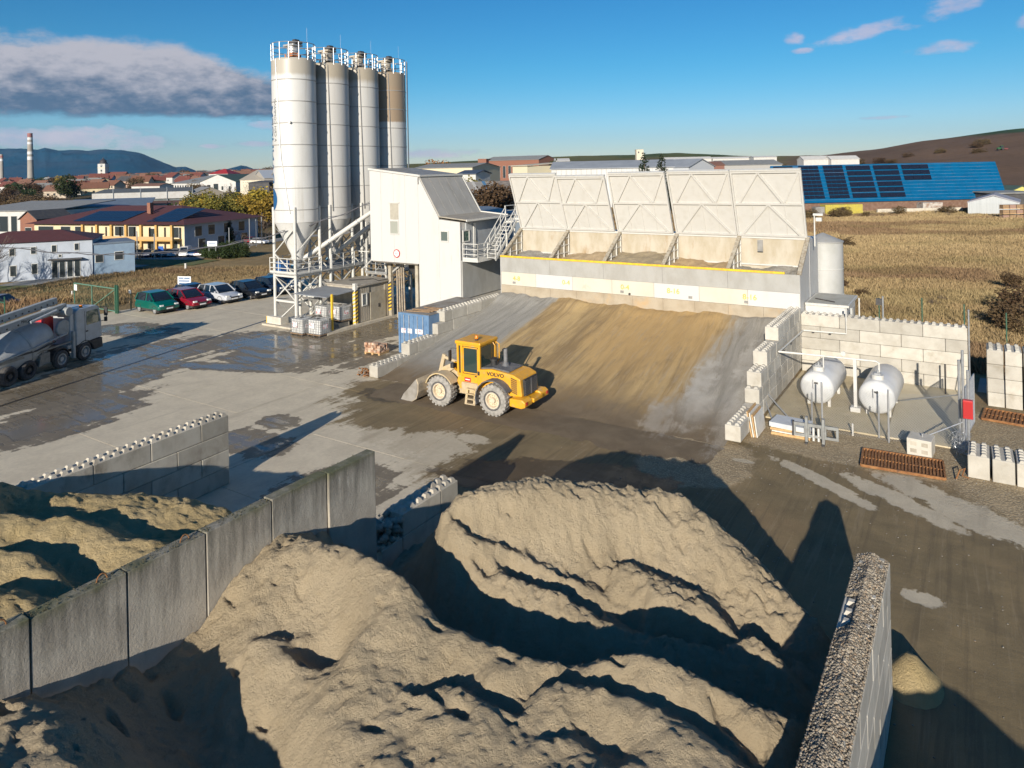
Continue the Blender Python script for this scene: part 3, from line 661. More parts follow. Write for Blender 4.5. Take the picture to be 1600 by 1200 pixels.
# heaps of the neighbouring bays and an added one, mostly out of the picture
def mound(name, a, b, ra, rb, h, m, seed=0):
    grid_ab(name, a - ra, a + ra, b - rb, b + rb, .16, lambda A, B: h * np.clip(1 - np.sqrt(((A - a) / ra) ** 2 + ((B - b) / rb) ** 2), -.05, 1) * (1 + fbm2(A, B, 1.5, 4, seed) * .9) - .06, m, kind='stuff')
gravel_h = mat('dark_gravel', (.085, .08, .075), (.14, .13, .12), sc=20, rough=.95, bmp=1.0, bsc=30, bd=.06)
grid_ab('gravel_heap', 6.04, 15.0, -38, -26.0, .14, lambda A, B: np.minimum(np.minimum(3.1 + fbm2(A, B, .5, 3, 5) * .8, (-27.0 - B) * .74), (13.6 - A) * .8) + fbm2(A, B, 1.2, 4, 6) * .3 - .1, gravel_h, kind='stuff')
mound('small_sand_heap', 6.32, -22.25, .62, .85, .75, sand_b, 6)
mound('added_shade_heap', -38, -38, 6, 6, 5.0, sand_b, 7)  # unseen heap added to shade the left edge of the yard
# ------------------------------------------------------------------ walls of stacking blocks
BLK = {}
def block_me(L, studs, m, H=.6, Wd=.6, name='block'):
    k = (round(L, 2), studs, m.name, H, Wd)
    if k in BLK: return BLK[k]
    bm = bmesh.new(); bmesh.ops.create_cube(bm, size=1); bmesh.ops.scale(bm, vec=(L - .014, Wd, H - .012), verts=bm.verts)
    bmesh.ops.translate(bm, vec=(0, 0, H / 2), verts=bm.verts); bmesh.ops.bevel(bm, geom=bm.edges[:], offset=.018, segments=1, affect='EDGES')
    me = bpy.data.meshes.new(name); bm.to_mesh(me); bm.free()
    mb = MB(); mb.v = [tuple(v.co) for v in me.vertices]; mb.f = [tuple(p.vertices) for p in me.polygons]; mb.mi = [0] * len(mb.f)
    if studs:
        n = max(1, int(round(L / .30)))
        for i in range(n):
            for s_ in (-1, 1):
                x = -L / 2 + L * (i + .5) / n; y = s_ * Wd * .25; r0, r1, h = .095, .05, .085
                vs = [(x + a * r, y + b * r, H - .007 + hh) for r, hh in ((r0, 0), (r1, h)) for a, b in ((-1, -1), (1, -1), (1, 1), (-1, 1))]
                mb.add(vs, [(0, 1, 5, 4), (1, 2, 6, 5), (2, 3, 7, 6), (3, 0, 4, 7), (4, 5, 6, 7)])
    me2 = bpy.data.meshes.new(name); me2.from_pydata(mb.v, [], mb.f); me2.materials.append(m); me2.update()
    BLK[k] = me2; return me2
def put_block(parent, me, loc, rz, name='block'):
    o = bpy.data.objects.new(name, me); COL.objects.link(o); o.parent = parent; o.location = loc; o.rotation_euler.z = rz; return o
def block_wall(name, label, a, b, axis, courses, m, L=1.2, group=None, drift=0.0, cat='concrete wall', H=.6):
    """courses: (s0, s1, z) along the axis from the wall's origin (its middle line)"""
    t = yard(name, label, cat, a, b, 0, drift, group)
    rz = PI / 2 if axis == 'b' else 0
    for ci, (s0, s1, z) in enumerate(courses):
        s = s0; odd = ci % 2; first = True
        while s < s1 - .05:
            l = L * (.5 if (odd and first) else 1); first = False
            l = min(l, s1 - s)
            if s1 - s - l < .25: l = s1 - s
            mid = s + l / 2
            cov = any(abs(z2 - z - H) < .1 and q0 - .01 < mid < q1 + .01 for (q0, q1, z2) in courses)
            p = (mid, random.uniform(-.005, .005), z) if axis == 'a' else (random.uniform(-.005, .005), mid, z)
            put_block(t, block_me(l, not cov, m, H), p, rz + random.uniform(-.0015, .0015))
            s += l
    return t
H_ = .62
block_wall('block_wall', 'stepped pale concrete block wall on the right edge of the dirt ramp, beside the gas tanks', -.3, 0, 'b',
           [(-11.7, 0, .18 - H_ * 0 - .0), (-8.8, 0, .18 + H_), (-8.45, 0, .18 + 2 * H_), (-7.35, 0, .18 + 3 * H_), (-5.15, 0, .18 + 4 * H_)], concrete_lt, 1.2, H=H_)
block_wall('block_wall', 'low stepped grey concrete block wall on the left edge of the ramp, beside the blue container', -18.9, 0, 'b',
           [(-12.0, 0, 0.03), (-9.5, 0, .03 + H_), (-7.0, 0, .03 + 2 * H_), (-6.35, 0, .03 + 3 * H_)], concrete_lt, 1.5, H=H_)
block_wall('block_wall', 'high pale block wall with studded top behind the two white gas tanks', 0, .3, 'a',
           [(0, 7.3, 0), (0, 7.3, .6), (0, 7.3, 1.2), (0, 7.3, 1.8), (0, 7.3, 2.4)], concrete_lt, 1.83)
block_wall('block_wall', 'grey block wall with studded top between the yellow sand and the wet yard', -14.75, -23.7, 'b',
           [(-11, 0, z) for z in (0, .6, 1.2, 1.8)], concrete, 1.8, drift=rad(3.5))
block_wall('block_wall', 'short studded block wall between the end of the panel wall and the sand heap', -5.45, -22.65, 'b',
           [(-3.2, 0, 0), (-3.2, 0, .6), (-2.4, 0, 1.2)], concrete, 1.6)
rw = block_wall('block_wall', 'tall narrow wall at lower right whose top is covered in gravel', 5.73, -23.05, 'b',
           [(-11, 0, z) for z in (0, .56, 1.12, 1.68, 2.24)], concrete_lt, 1.6, H=.56)
def stones(name, n, fpos, m, s0, s1, parent=None, flat=.7, seed=1):
    r = np.random.RandomState(seed); P_ = fpos(r, n); n = len(P_)
    base = np.array([(1, 0, 0), (-1, 0, 0), (0, 1, 0), (0, -1, 0), (0, 0, 1), (0, 0, -1)], float)
    F = np.array([(0, 2, 4), (2, 1, 4), (1, 3, 4), (3, 0, 4), (2, 0, 5), (1, 2, 5), (3, 1, 5), (0, 3, 5)])
    sz = r.uniform(s0, s1, (n, 1, 1)) * r.uniform(.6, 1.3, (n, 6, 1)); an = r.uniform(0, 6.28, n); ca, sa = np.cos(an), np.sin(an)
    v = base[None] * sz; v = np.stack([v[..., 0] * ca[:, None] - v[..., 1] * sa[:, None], v[..., 0] * sa[:, None] + v[..., 1] * ca[:, None], v[..., 2] * flat], -1) + P_[:, None]
    f = F[None] + (np.arange(n) * 6)[:, None, None]
    return mesh_np(name, v.reshape(-1, 3), f.reshape(-1, 3), m, parent, kind='stuff')
def gravel_mat(name, lo, hi, tintc=(1, .95, .85)):
    m, nt, b_, pos = new_mat(name)
    v = nt.nodes.new('ShaderNodeTexVoronoi'); v.inputs['Scale'].default_value = 28; nt.links.new(pos.s, v.inputs['Vector'])
    x, y, z = sep(nt, Nd(nt, v.outputs['Color']))
    c = cmix(nt, x, [lo * t for t in tintc], [hi * t for t in tintc]); c = cmix(nt, (y - .7) * 2.0, c, (hi * .9, hi * .6, hi * .35))
    setc(nt, b_, c); b_.inputs['Roughness'].default_value = .8; return m
grav_m = gravel_mat('mixed_gravel', .11, .42, (1, .86, .66))
def on_wall(r, n):
    a = np.clip(r.normal(5.73, .19, n), 5.46, 6.0); b = r.uniform(-31.5, -23.1, n); k = ~((np.abs(b + 25.3) < .55) & (a < 5.68))
    a, b = a[k], b[k]
    z = 2.80 + .15 * np.clip(1 - np.abs(a - 5.73) / .33, 0, 1) * (1 + fbm2(a, b, 1.2, 3, 2) * 1.4) + r.uniform(-.02, .02, len(a))
    return np.stack([OX + a * cY + b * sY, OY - a * sY + b * cY, z], -1)
gw = stones('gravel_layer', 24000, on_wall, grav_m, .010, .034)
tag(gw, 'mixed light and dark gravel lying along the top of the narrow wall', 'gravel')
mbg = MB(); A0 = [(-.2, .0), (-.12, .07), (0, .10), (.12, .07), (.2, .0)]
mbg.prism([(x, z) for x, z in A0], -8.3, -.1, 'xz'); mbg.build('gravel_bed', mat('gravel_bed_mat', (.12, .10, .08), (.28, .25, .20), sc=25, rough=1, bmp=1, bsc=50), gw)
gw.children[0].location = W(5.73, -23.05, 2.80); gw.children[0].rotation_euler.z = -YR

# loose stones scattered on dirt
def on_dirt(r, n):
    a = r.uniform(-6, 20, n); b = r.uniform(-26, -6.5, n); k = (r.rand(n) < .25 + .75 * np.exp(-((b + 10.5) / 1.6) ** 2)) & ~((a < 7.3) & (a > -.7) & (b > -8.2)) & ~((a < 0) & (b > -12))
    a, b = a[k], b[k]; z = fbm2(a, b * .35, .8, 4, 5) * .07 + fbm2(a, b, 3, 3, 6) * .025 + .008
    return np.stack([OX + a * cY + b * sY, OY - a * sY + b * cY, z], -1)
s_ = stones('loose_stones', 6000, on_dirt, gravel_mat('pale_gravel', .12, .34), .010, .032, seed=3, flat=.5)

# foreground wall of upright precast panels
pan_m, nt, b_, pos = new_mat('stained_precast')
x, y, z = sep(nt, pos); streak = noise(nt, mapv(nt, pos, (3, 3, .35)), 1.6, 6, .65); nn = noise(nt, pos, 1.3, 5, .6)
c = cmix(nt, nn.sm(.35, .65), (.46, .415, .34), (.37, .33, .27))
topd = (z - 2.6) * .5 + (streak - .5) * 2.0
c = cmix(nt, topd.sm(.0, 1.1) * .85, c, (.085, .08, .062)); c = cmix(nt, ((z - 3.80) * 4.0 + (nn - .5) * 3.0).sm(.2, 1.4) * .8, c, (.085, .095, .035))
c = cmix(nt, noise(nt, mapv(nt, pos, (9, 9, 1.0)), 1.0, 3, .5).sm(.68, .72) * .4, c, (.48, .45, .39))
setc(nt, b_, c); b_.inputs['Roughness'].default_value = .95; bump(nt, b_, noise(nt, pos, 20, 5, .7) + nn, .4, .03)
pw = yard('panel_wall', 'tall wall of stained upright concrete panels cutting between the two sand bays', 'concrete wall', -4.95, -26.4, 0)
for i in range(8):
    b1 = -1.5 * i; off = random.uniform(-.006, .006) + (.05 if i == 0 else 0); top = 4.0 + random.uniform(-.03, .03)
    mb = MB(); mb.box(-.14, .14, b1 - 1.482, b1 - .006, -.3, top)
    p = mb.build('panel', pan_m, pw, bevel=.015); p.location.x = off; p.rotation_euler.z = random.uniform(-.002, .002)
    if i in (3, 4, 5, 6):
        lp = MB(); k = [(0.0, b1 - .35 + .09 * math.cos(t), top - .02 + .13 * math.sin(t)) for t in np.linspace(0, PI, 8)]; lp.tube(k, .012, 6)
        lp.build('lifting_loop', rust, pw)
mo = stones('wall_top_dirt', 700, lambda r, n: (lambda a, b: np.stack([OX + a * cY + b * sY, OY - a * sY + b * cY, np.full(n, 4.0)], -1))(-4.95 + r.uniform(-.13, .13, n), r.uniform(-36, -26.5, n)), mat('moss', (.07, .065, .03), (.12, .10, .06), sc=20, rough=1), .006, .018, seed=9)
tag(mo, 'moss and dirt crumbs along the top of the panel wall', 'moss')
# rubble at the foot of the short wall
rb = stones('rubble', 160, lambda r, n: (lambda a, b: np.stack([OX + a * cY + b * sY, OY - a * sY + b * cY, 1.25 + r.uniform(0, .5, n)], -1))(-5.45 + r.uniform(-.3, .3, n), r.uniform(-26.1, -25.1, n)), concrete, .05, .16, seed=4, flat=.8)
tag(rb, 'broken concrete rubble heaped at the near end of the short block wall', 'rubble')

# ------------------------------------------------------------------ aggregate bins with five raised lids
bins = yard('aggregate_bins', 'long cream five-bay aggregate bin building at the head of the dirt ramp', 'industrial building', 0, 0)
BW = 18.8; bay = BW / 5
cream = mat('cream_panel', (.58, .545, .46), (.54, .50, .41), sc=.7, rough=.6, c3=(.40, .33, .22), sc3=1.4, lo3=.6, hi3=.85, stretch=(1, 1, .6))
plinth_m = mat('sandy_plinth', (.42, .36, .27), (.34, .28, .20), sc=1.2, rough=.95, c3=(.46, .33, .19), sc3=.8, lo3=.55, hi3=.75, bmp=.3)
for i in range(10):
    w_ = BW / 10; o = MB().box(-BW + i * w_ + .006, -BW + (i + 1) * w_ - .006, 0, .3, 1.2, 3.16 + .0 * i).build('plinth_block', plinth_m, bins)
for i in range(7):
    w_ = (BW - .02) / 7
    o = MB().box(-BW + i * w_ + .008, -BW + (i + 1) * w_ - .008, .03, .10, 3.17, 4.02).build('wall_panel', [cream, white_panel, cream, cream, white_panel, cream, white_panel][i], bins)
# sloped steel hopper front in five sheets
for i in range(5):
    a0 = -BW + i * bay; mb = MB(); mb.prism([(.02, 4.03), (.14, 4.03), (-.02 + .1, 5.0), (-.06, 5.0)], a0 + .006, a0 + bay - .006, 'yz'); mb.build('hopper_sheet', grey_sheet, bins)
rail = MB().box(-BW + .02, -.75, -.11, .04, 5.0, 5.12).build('yellow_edge_rail', yellow_pt, bins, bevel=.02)
HB, HZ = 2.6, 6.62
for i in range(6):
    a = -BW + i * bay; a = min(max(a, -BW + .05), -.05)
    dv_ = MB().prism([(.06, 4.9), (HB, HZ), (HB, 3.4), (.2, 3.2)], a - .03, a + .03, 'yz').build('divider', mat('dirty_cream_sheet', (.50, .45, .35), (.38, .31, .20), sc=2, rough=.8, c3=(.30, .19, .09), sc3=1.5, lo3=.5, hi3=.75), bins)
    fr = MB(); fr.bar((a, .02, 5.02), (a, HB, HZ + .1), .22, .09, up=(0, 0, 1)); fr.build('divider_cap', mat('scuffed_steel', (.42, .38, .30), (.25, .20, .14), sc=6, rough=.7), bins)
    for s_ in (-1, 1):
        if (i == 5 and s_ == 1) or (i == 0 and s_ == -1): continue
        rb_ = MB()
        for z_ in (4.25, 4.75, 5.25, 5.75, 6.2):
            y0 = max(.3, (z_ - 4.9) / (HZ - 4.9) * HB + .1); rb_.bar((a + s_ * .06, y0, z_), (a + s_ * .06, HB - .02, z_), .05, .06)
        for y_ in (1.0, 1.8, 2.45):
            rb_.bar((a + s_ * .07, y_, 3.9), (a + s_ * .07, y_, 4.85 + y_ / HB * (HZ - 4.9)), .07, .07)
        rb_.build('divider_ribs', lid_paint, bins)
back = MB(); 
for i in range(5):
    a0 = -BW + i * bay
    MB().box(a0 + .04, a0 + bay - .04, HB + .0, HB + .08, 3.2, HZ).build('back_panel', mat('stained_cream_sheet', (.50, .45, .36), (.41, .35, .25), sc=1.6, rough=.75, stretch=(1, 1, .4), c3=(.34, .23, .12), sc3=1.6, lo3=.55, hi3=.8), bins)
    lp = MB().box(a0 + .05, a0 + bay - .05, HB - .10, HB + .0, 5.05, 5.14).build('back_ledge', lid_paint, bins)
MB().box(-BW, 0, HB + .085, 5.2, 0, HZ - .05).build('rear_housing', white_panel, bins)
MB().prism([(0, 1.0), (0, 4.98), (HB, HZ - .03), (HB, 1.0)], -.012, -.002, 'yz').build('side_plate', white_panel, bins)
MB().prism([(0, 1.0), (0, 4.98), (HB, HZ - .03), (HB, 1.0)], -BW - .04, -BW - .005, 'yz').build('side_plate', white_panel, bins)
MB().bar((-BW, HB + .02, HZ + .03), (0.02, HB + .02, HZ + .03), .16, .14).build('hinge_beam', lid_paint, bins)
# contents
def fill(i, m, z0, seed):
    a0 = -BW + i * bay
    return grid_ab('aggregate', a0 + .04, a0 + bay - .04, .12, HB - .01, .12, lambda A, B: z0 + .08 + (B / HB) * .45 + fbm2(A, B, .9, 4, seed) * .5, m, kind='stuff')
fm = [mat('grey_grit', (.30, .285, .25), (.22, .2, .17), sc=6, rough=1, bmp=.6, bsc=60), mat('fill_sand', (.42, .32, .20), (.32, .24, .14), sc=3, rough=1, bmp=.6, bsc=50), mat('fill_dark_sand', (.27, .22, .15), (.36, .29, .18), sc=4, rough=1, bmp=.6, bsc=50), mat('fill_brown_sand', (.40, .29, .16), (.30, .21, .12), sc=3, rough=1, bmp=.6, bsc=50), mat('grey_grit', (0, 0, 0))]
lab = ['grey grit', 'light brown sand', 'dark damp sand', 'reddish brown sand', 'pale grey gravel']
for i, z0 in enumerate([4.62, 4.70, 4.88, 4.62, 4.45]):
    o = fill(i, fm[i], z0, 40 + i); o.parent = bins; o.matrix_parent_inverse = (Matrix.Translation(W(0, 0)) @ Matrix.Rotation(-YR, 4, 'Z')).inverted(); o['label'] = lab[i] + ' filling the bay'
# lids: frame, skin, lattice
LH = 3.95; tilt = rad(21)
lids = [(-18.78, 3.30, LH, 0), (-15.46, 3.66, LH - .16, .01), (-11.42, 3.72, LH - .02, -.005), (-7.55, 3.75, LH + .05, .012), (-3.72, 3.66, LH + .02, .0)]
xs = [(-18.75, -15.10), (-15.12, -11.62), (-11.42, -7.72), (-7.55, -3.86), (-3.84, -.06)]
for i, (x0, x1) in enumerate(xs):
    hL = LH + [0, -.16, -.02, .06, .04][i]; tl = tilt + [0, .01, -.005, .015, -.004][i]
    lid = MB().box(x0, x1, 0, .05, 0, hL).build('lid', lid_paint, bins)
    lid.location = (0, HB - .06, HZ + .12); lid.rotation_euler.x = tl
    mb = MB()
    for zz in (.05, hL * .5, hL - .07): mb.bar((x0 + .02, -.05, zz), (x1 - .02, -.05, zz), .09, .1)
    for xx in (x0 + .05, x1 - .05): mb.bar((xx, -.05, .1), (xx, -.05, hL - .1), .1, .09)
    q = mb.build('lid_frame', lid_paint, lid)
    w_ = x1 - x0; h2 = hL * .5
    mb = MB()
    for (p, r_) in [((.08, h2), (.40, hL - .1)), ((.40, hL - .1), (.72, h2)), ((.72, h2), (.96, hL - .1)), ((.08, .08), (.5, h2)), ((.5, h2), (.92, .08))]:
        mb.bar((x0 + w_ * p[0], -.05, p[1]), (x0 + w_ * r_[0], -.05, r_[1]), .10, .08, up=(0, 1, 0))
    mb.build('lid_brace', lid_paint, lid)
    mb = MB()
    for fx in (.27, .5, .73): mb.bar((x0 + w_ * fx, -.02, .1), (x0 + w_ * fx, -.02, h2 - .06), .04, .03)
    mb.build('lid_rib', lid_paint, lid)
    MB().bar((x0 + .02, .02, hL + .04), (x1 - .02, .02, hL + .04), .22, .08).build('lid_edge', white_paint, lid)
for tx, a in [('4-8', -17.6), ('0-4', -13.9), ('0-4', -9.9), ('8-16', -6.9), ('8-16', -2.6)]:
    text(tx, .42, 'painted_size', yellow_pt, bins, (a, .018, 3.62))
for a in (-17.9, -10.2, -2.9, -6.0): MB().box(a, a + .22, .005, .03, 3.28, 3.42).build('bracket', grey_dark_sheet, bins)
MB().cyl((-9.6, .02, 3.25), (-9.6, -.03, 3.25), .07, n=12).build('drain_hole', steel_dk, bins)
MB().box(-2.7, -2.4, HB - .3, HB - .25, HZ - .75, HZ - .1).build('rag', grey_dark_sheet, bins)
# small mast with lamp at the corner of the bins
ml = yard('mast_lamp', 'white mast lamp on the rear corner of the bins by the last lid', 'lamp', .25, HB + .3, HZ)
MB().cyl((0, 0, -.4), (0, 0, 1.3), .04, n=8).build('mast', white_paint, ml); MB().box(-.05, .45, -.12, .12, 1.3, 1.42).build('lamp_head', white_paint, ml); MB().box(.1, .4, -.2, .05, 1.0, 1.2).build('bracket_arm', white_paint, ml)

# round tank right of the bins
tk = yard('water_tank', 'white upright cylindrical tank with conical roof behind the right end of the bins', 'tank', .0, 6.9)
MB().lathe([(1.12, 0), (1.12, 6.1)], 40).build('tank_shell', mat('tank_offwhite', (.46, .46, .44), (.40, .40, .37), sc=1.0, rough=.5), tk, smooth=True)
MB().lathe([(1.16, 6.08), (1.16, 6.14), (.05, 6.62), (.0, 6.62)], 40).build('tank_roof', grey_sheet, tk, smooth=True)
for z_ in (1.5, 3.0, 4.5): MB().lathe([(1.125, z_), (1.14, z_ + .02), (1.125, z_ + .04)], 40).build('tank_seam', white_paint, tk)
# white flat-roofed annex
ax = yard('annex', 'low white flat-roofed annex with grey roof between the bins and the gas cage', 'outbuilding', .05, 1.0)
MB().box(.0, 2.0, 0, 3.2, 0, 3.3).build('wall', white_panel, ax); MB().box(-.0, 2.12, -.08, 3.34, 3.3, 3.42).build('roof_edge', white_paint, ax)
MB().box(.08, 2.04, .0, 3.26, 3.42, 3.425).build('roof', mat('roof_felt', (.44, .43, .38), (.36, .35, .30), sc=2, rough=.9), ax)
for i in range(3): MB().box(2.0, 2.03, .25 + i * .95, 1.05 + i * .95, 1.0, 2.9).build('door_leaf', glass_gn if i == 1 else grey_sheet, ax)
for y_ in (.05, 3.2): MB().cyl((2.2, y_, 0), (2.2, y_, 3.3), .04, n=8).build('downpipe', white_paint, ax)
hp = MB().bar((.3, 1.2, 3.46), (1.35, .55, 3.46), .05, .05).build('roof_pole', steel_dk); hp.location = W(.05, 1.0); hp.rotation_euler.z = -YR; tag(hp, 'thin dark pole lying on the flat roof of the annex', 'pole')
fl = yard('flood_lamp', 'small dark lamp on a steel post in the dry grass beyond the annex', 'lamp', 3.2, 6.5)
MB().cyl((0, 0, 0), (0, 0, 3.1), .05, n=8).build('post', galv, fl); MB().box(-.35, -.05, -.12, .12, 2.6, 2.95).build('lamp_head', steel_dk, fl)
# ------------------------------------------------------------------ mixing tower
tw = yard('mixing_tower', 'tall white clad mixing tower on stilts between the silos and the bins', 'industrial building', 0, 0)
def wall_poly(name, pts, b0, b1, m=white_panel): return MB().prism(pts, b0, b1, 'xz').build(name, m, tw)
TB0, TB1 = -1.4, 3.4
# upper body in vertical cladding sheets
edges = [-29.3, -28.2, -27.0, -25.9, -24.7]
def ztop(a): return 11.05 + (a + 29.3) / 4.6 * (-.57)
for i in range(4):
    a0, a1 = edges[i] + .006, edges[i + 1] - .006
    wall_poly('wall_sheet', [(a0, 4.36), (a1, 4.36), (a1, ztop(a1)), (a0, ztop(a0))], TB0, TB0 + .08)
wall_poly('wall_sheet', [(-24.7 + .006, .0), (-22.9, .0), (-22.9, 7.6), (-24.7 + .006, 10.45)], TB0, TB0 + .08)
wall_poly('wall_sheet', [(-22.89, .0), (-21.1, .0), (-21.1, 7.35), (-22.89, 7.5)], TB0, TB0 + .08)
wall_poly('body', [(-29.28, 4.4), (-24.8, 4.4), (-24.8, 10.4), (-29.28, 10.95)], TB0 + .09, TB1)
wall_poly('body', [(-24.79, .0), (-21.14, .0), (-21.14, 7.3), (-22.95, 7.5), (-24.79, 10.3)], TB0 + .09, TB1)
# roofs
MB().prism([(-29.36, 11.02), (-29.36, 11.10), (-24.5, 10.52), (-24.5, 10.44)], TB0 - .05, TB1 + .1, 'xz').build('top_roof', grey_dark_sheet, tw)
for i in range(5):
    y0 = TB0 + .05 + i * (TB1 - TB0 - .05) / 5; y1 = y0 + (TB1 - TB0 - .05) / 5 - .03
    MB().prism([(-24.66, 10.42), (-24.58, 10.46), (-22.84, 7.72), (-22.92, 7.66)], y0, y1, 'xz').build('roof_sheet', mat('sloped_roof_sheet', (.40, .38, .34), (.33, .31, .27), sc=1, rough=.6, stretch=(1, 1, .4)), tw)
MB().prism([(-22.95, 7.66), (-22.95, 7.74), (-20.5, 7.52), (-20.5, 7.44)], TB0 - .02, TB1 + .1, 'xz').build('low_roof', mat('dusty_roof_sheet', (.38, .34, .27), (.30, .27, .22), sc=2, rough=.7), tw)
for (p, q) in [((-24.66, TB1 + .12, 10.5), (-22.9, TB1 + .12, 7.74)), ((-22.9, TB1 + .12, 7.74), (-20.48, TB1 + .12, 7.54)), ((-29.36, TB0 - .06, 11.06), (-24.5, TB0 - .06, 10.5)), ((-24.5, TB0 - .06, 10.5), (-24.5, TB1 + .1, 10.5)), ((-20.5, TB0 - .05, 7.47), (-20.5, TB1 + .1, 7.47))]:
    MB().bar(p, q, .08, .14).build('roof_trim', white_paint, tw)
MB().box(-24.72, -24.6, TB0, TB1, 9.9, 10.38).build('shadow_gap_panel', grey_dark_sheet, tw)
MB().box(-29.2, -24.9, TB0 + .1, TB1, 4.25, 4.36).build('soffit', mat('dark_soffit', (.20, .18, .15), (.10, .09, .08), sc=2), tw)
# windows on the front
def window(par, x0, x1, z0, z1, y, g=glass_dk, nrm=-1, axis='y', fr=white_paint, t=.07, nm='window'):
    f_ = MB()
    if axis == 'y':
        f_.box(x0, x1, y + nrm * .07, y, z0, z0 + t); f_.box(x0, x1, y + nrm * .07, y, z1 - t, z1); f_.box(x0, x0 + t, y + nrm * .07, y, z0 + t, z1 - t); f_.box(x1 - t, x1, y + nrm * .07, y, z0 + t, z1 - t)
        o = f_.build(nm, fr, par); MB().box(x0 + t, x1 - t, y + nrm * .03, y + nrm * .005, z0 + t, z1 - t).build('pane', g, o)
    else:
        f_.box(y, y + nrm * .07, x0, x1, z0, z0 + t); f_.box(y, y + nrm * .07, x0, x1, z1 - t, z1); f_.box(y, y + nrm * .07, x0, x0 + t, z0 + t, z1 - t); f_.box(y, y + nrm * .07, x1 - t, x1, z0 + t, z1 - t)
        o = f_.build(nm, fr, par); MB().box(y + nrm * .005, y + nrm * .03, x0 + t, x1 - t, z0 + t, z1 - t).build('pane', g, o)
    return o
window(tw, -27.35, -26.5, 6.35, 7.35, TB0, glassy('pale_window', (.34, .35, .30), .3))
MB().box(-27.30, -26.55, TB0 - .035, TB0, 7.42, 8.55).build('vent_panel', mat('louvre_panel', (.42, .39, .32), (.36, .33, .27), sc=4), tw)
MB().box(-27.42, -26.43, TB0 - .06, TB0, 8.56, 8.66).build('lintel', white_paint, tw)
window(tw, -22.75, -22.05, 6.0, 6.75, TB0, glassy('grey_window', (.12, .15, .14), .1))
sg = MB().cyl((-26.75, TB0 - .03, 5.0), (-26.75, TB0 - .05, 5.0), .30, n=32).build('sign_rim', red_pt, tw); MB().cyl((-26.75, TB0 - .051, 5.0), (-26.75, TB0 - .058, 5.0), .23, n=32).build('sign_face', mat('sign_white', (.8, .8, .8), rough=.4), sg)
text('4,0', .20, 'height_digits', steel_dk, tw, (-26.75, TB0 - .062, 5.0))
MB().box(-24.2, -23.0, TB0 - .05, TB0 - .0, .6, 1.9).build('hatch', white_paint, tw, bevel=.02)
# side face with its shade put into the colour as grey, recess, gallery
MB().box(-21.12, -21.02, TB0 + .1, TB1, 2.2, 4.78).build('side_wall', grey_sheet, tw)  # grey here stands in for the shadow under the gallery
MB().box(-21.12, -21.02, TB0 + .6, TB1, 4.82, 7.3).build('side_wall', mat('shaded_side_sheet', (.36, .38, .39), (.32, .33, .34), sc=1.5, rough=.5), tw)
MB().box(-21.0, -20.94, -.05, .18, 4.9, 7.2).build('white_post', white_paint, tw)
window(tw, -1.25, -.5, 6.0, 6.8, -21.02, glass_gn, 1, 'x')
gal = MB(); gal.box(-21.0, -19.75, TB0 + .1, TB1 - .05, 4.72, 4.86); g = gal.build('gallery_floor', white_paint, tw)
def railing(par, pts, h=1.05, m=white_paint, r=.022, step=1.1, nm='railing', mids=(.35, .7)):
    mb = MB(); pts = [Vector(p) for p in pts]
    for i in range(len(pts) - 1):
        a, b = pts[i], pts[i + 1]; n = max(1, int(round((b - a).length / step)))
        for k in range(n + 1):
            p = a.lerp(b, k / n); mb.cyl(p, p + Vector((0, 0, h)), r * 1.2, n=6)
        for hh in list(mids) + [h]: mb.cyl(a + Vector((0, 0, hh)), b + Vector((0, 0, hh)), r, n=6)
        mb.bar(a + Vector((0, 0, .07)), b + Vector((0, 0, .07)), .015, .13)
    return mb.build(nm, m, par)
railing(tw, [(-21.0, TB0 + .15, 4.86), (-19.78, TB0 + .15, 4.86), (-19.78, TB1 - .1, 4.86)], r=.03)
slab = MB().box(-21.9, -18.9, -1.35, 3.4, 1.2, 2.14).build('concrete_terrace', concrete_lt); slab.location = W(0, 0); slab.rotation_euler.z = -YR; tag(slab, 'raised concrete terrace between the tower foot and the bins', 'terrace')
MB().box(-21.95, -18.9, -1.5, -1.36, 1.2, 2.35).build('white_kerb', white_paint, slab)
MB().cyl((-19.1, 1.2, 2.2), (-19.1, 1.2, 6.5), .07, n=8).build('standpipe', white_paint, tw)
# stilts under the overhang
for a, b in [(-28.7, .0), (-25.3, -.9), (-28.7, 3.0), (-25.3, 3.0)]:
    MB().box(a - .13, a + .13, b - .13, b + .13, 0, 4.3).build('stilt', mat('dusty_steel', (.45, .40, .31), (.30, .26, .20), sc=3, rough=.7), tw)
mbp = MB()
for k in range(4): mbp.cyl((-28.25 + k * .19, .2 + .05 * k, 0), (-28.3 + k * .21, .25, 4.3), .06, n=8)
mbp.build('pipe_bundle', mat('pipe_tan', (.38, .32, .24), (.25, .2, .15), sc=4, rough=.7), tw)
for z_ in np.arange(.5, 2.4, .26):
    MB().prism([(-28.84, z_), (-28.56, z_ + .12), (-28.56, z_ + .24), (-28.84, z_ + .12)], -.137, -.134, 'xz').build('hazard_stripe', yellow_pt, tw)
    MB().prism([(-28.84, z_ + .13), (-28.56, z_ + .25), (-28.56, z_ + .37), (-28.84, z_ + .25)], -.139, -.1365, 'xz').build('hazard_stripe', steel_dk, tw)
mbp = MB(); mbp.bar((-28.7, .1, 3.3), (-27.3, .1, 4.25), .12, .12); mbp.bar((-28.7, 3, 3.3), (-27.3, 3, 4.25), .12, .12); mbp.bar((-25.4, .1, 3.3), (-26.2, .1, 4.25), .12, .12); mbp.build('knee_brace', grey_sheet, tw)
ct = MB(); ct.lathe([(.9, 4.25), (.8, 3.6), (.35, 2.9), (.35, 2.6)], 20, (-26.9, 1.2, 0)); ct.build('discharge_chute', steel_dk, tw, smooth=True)
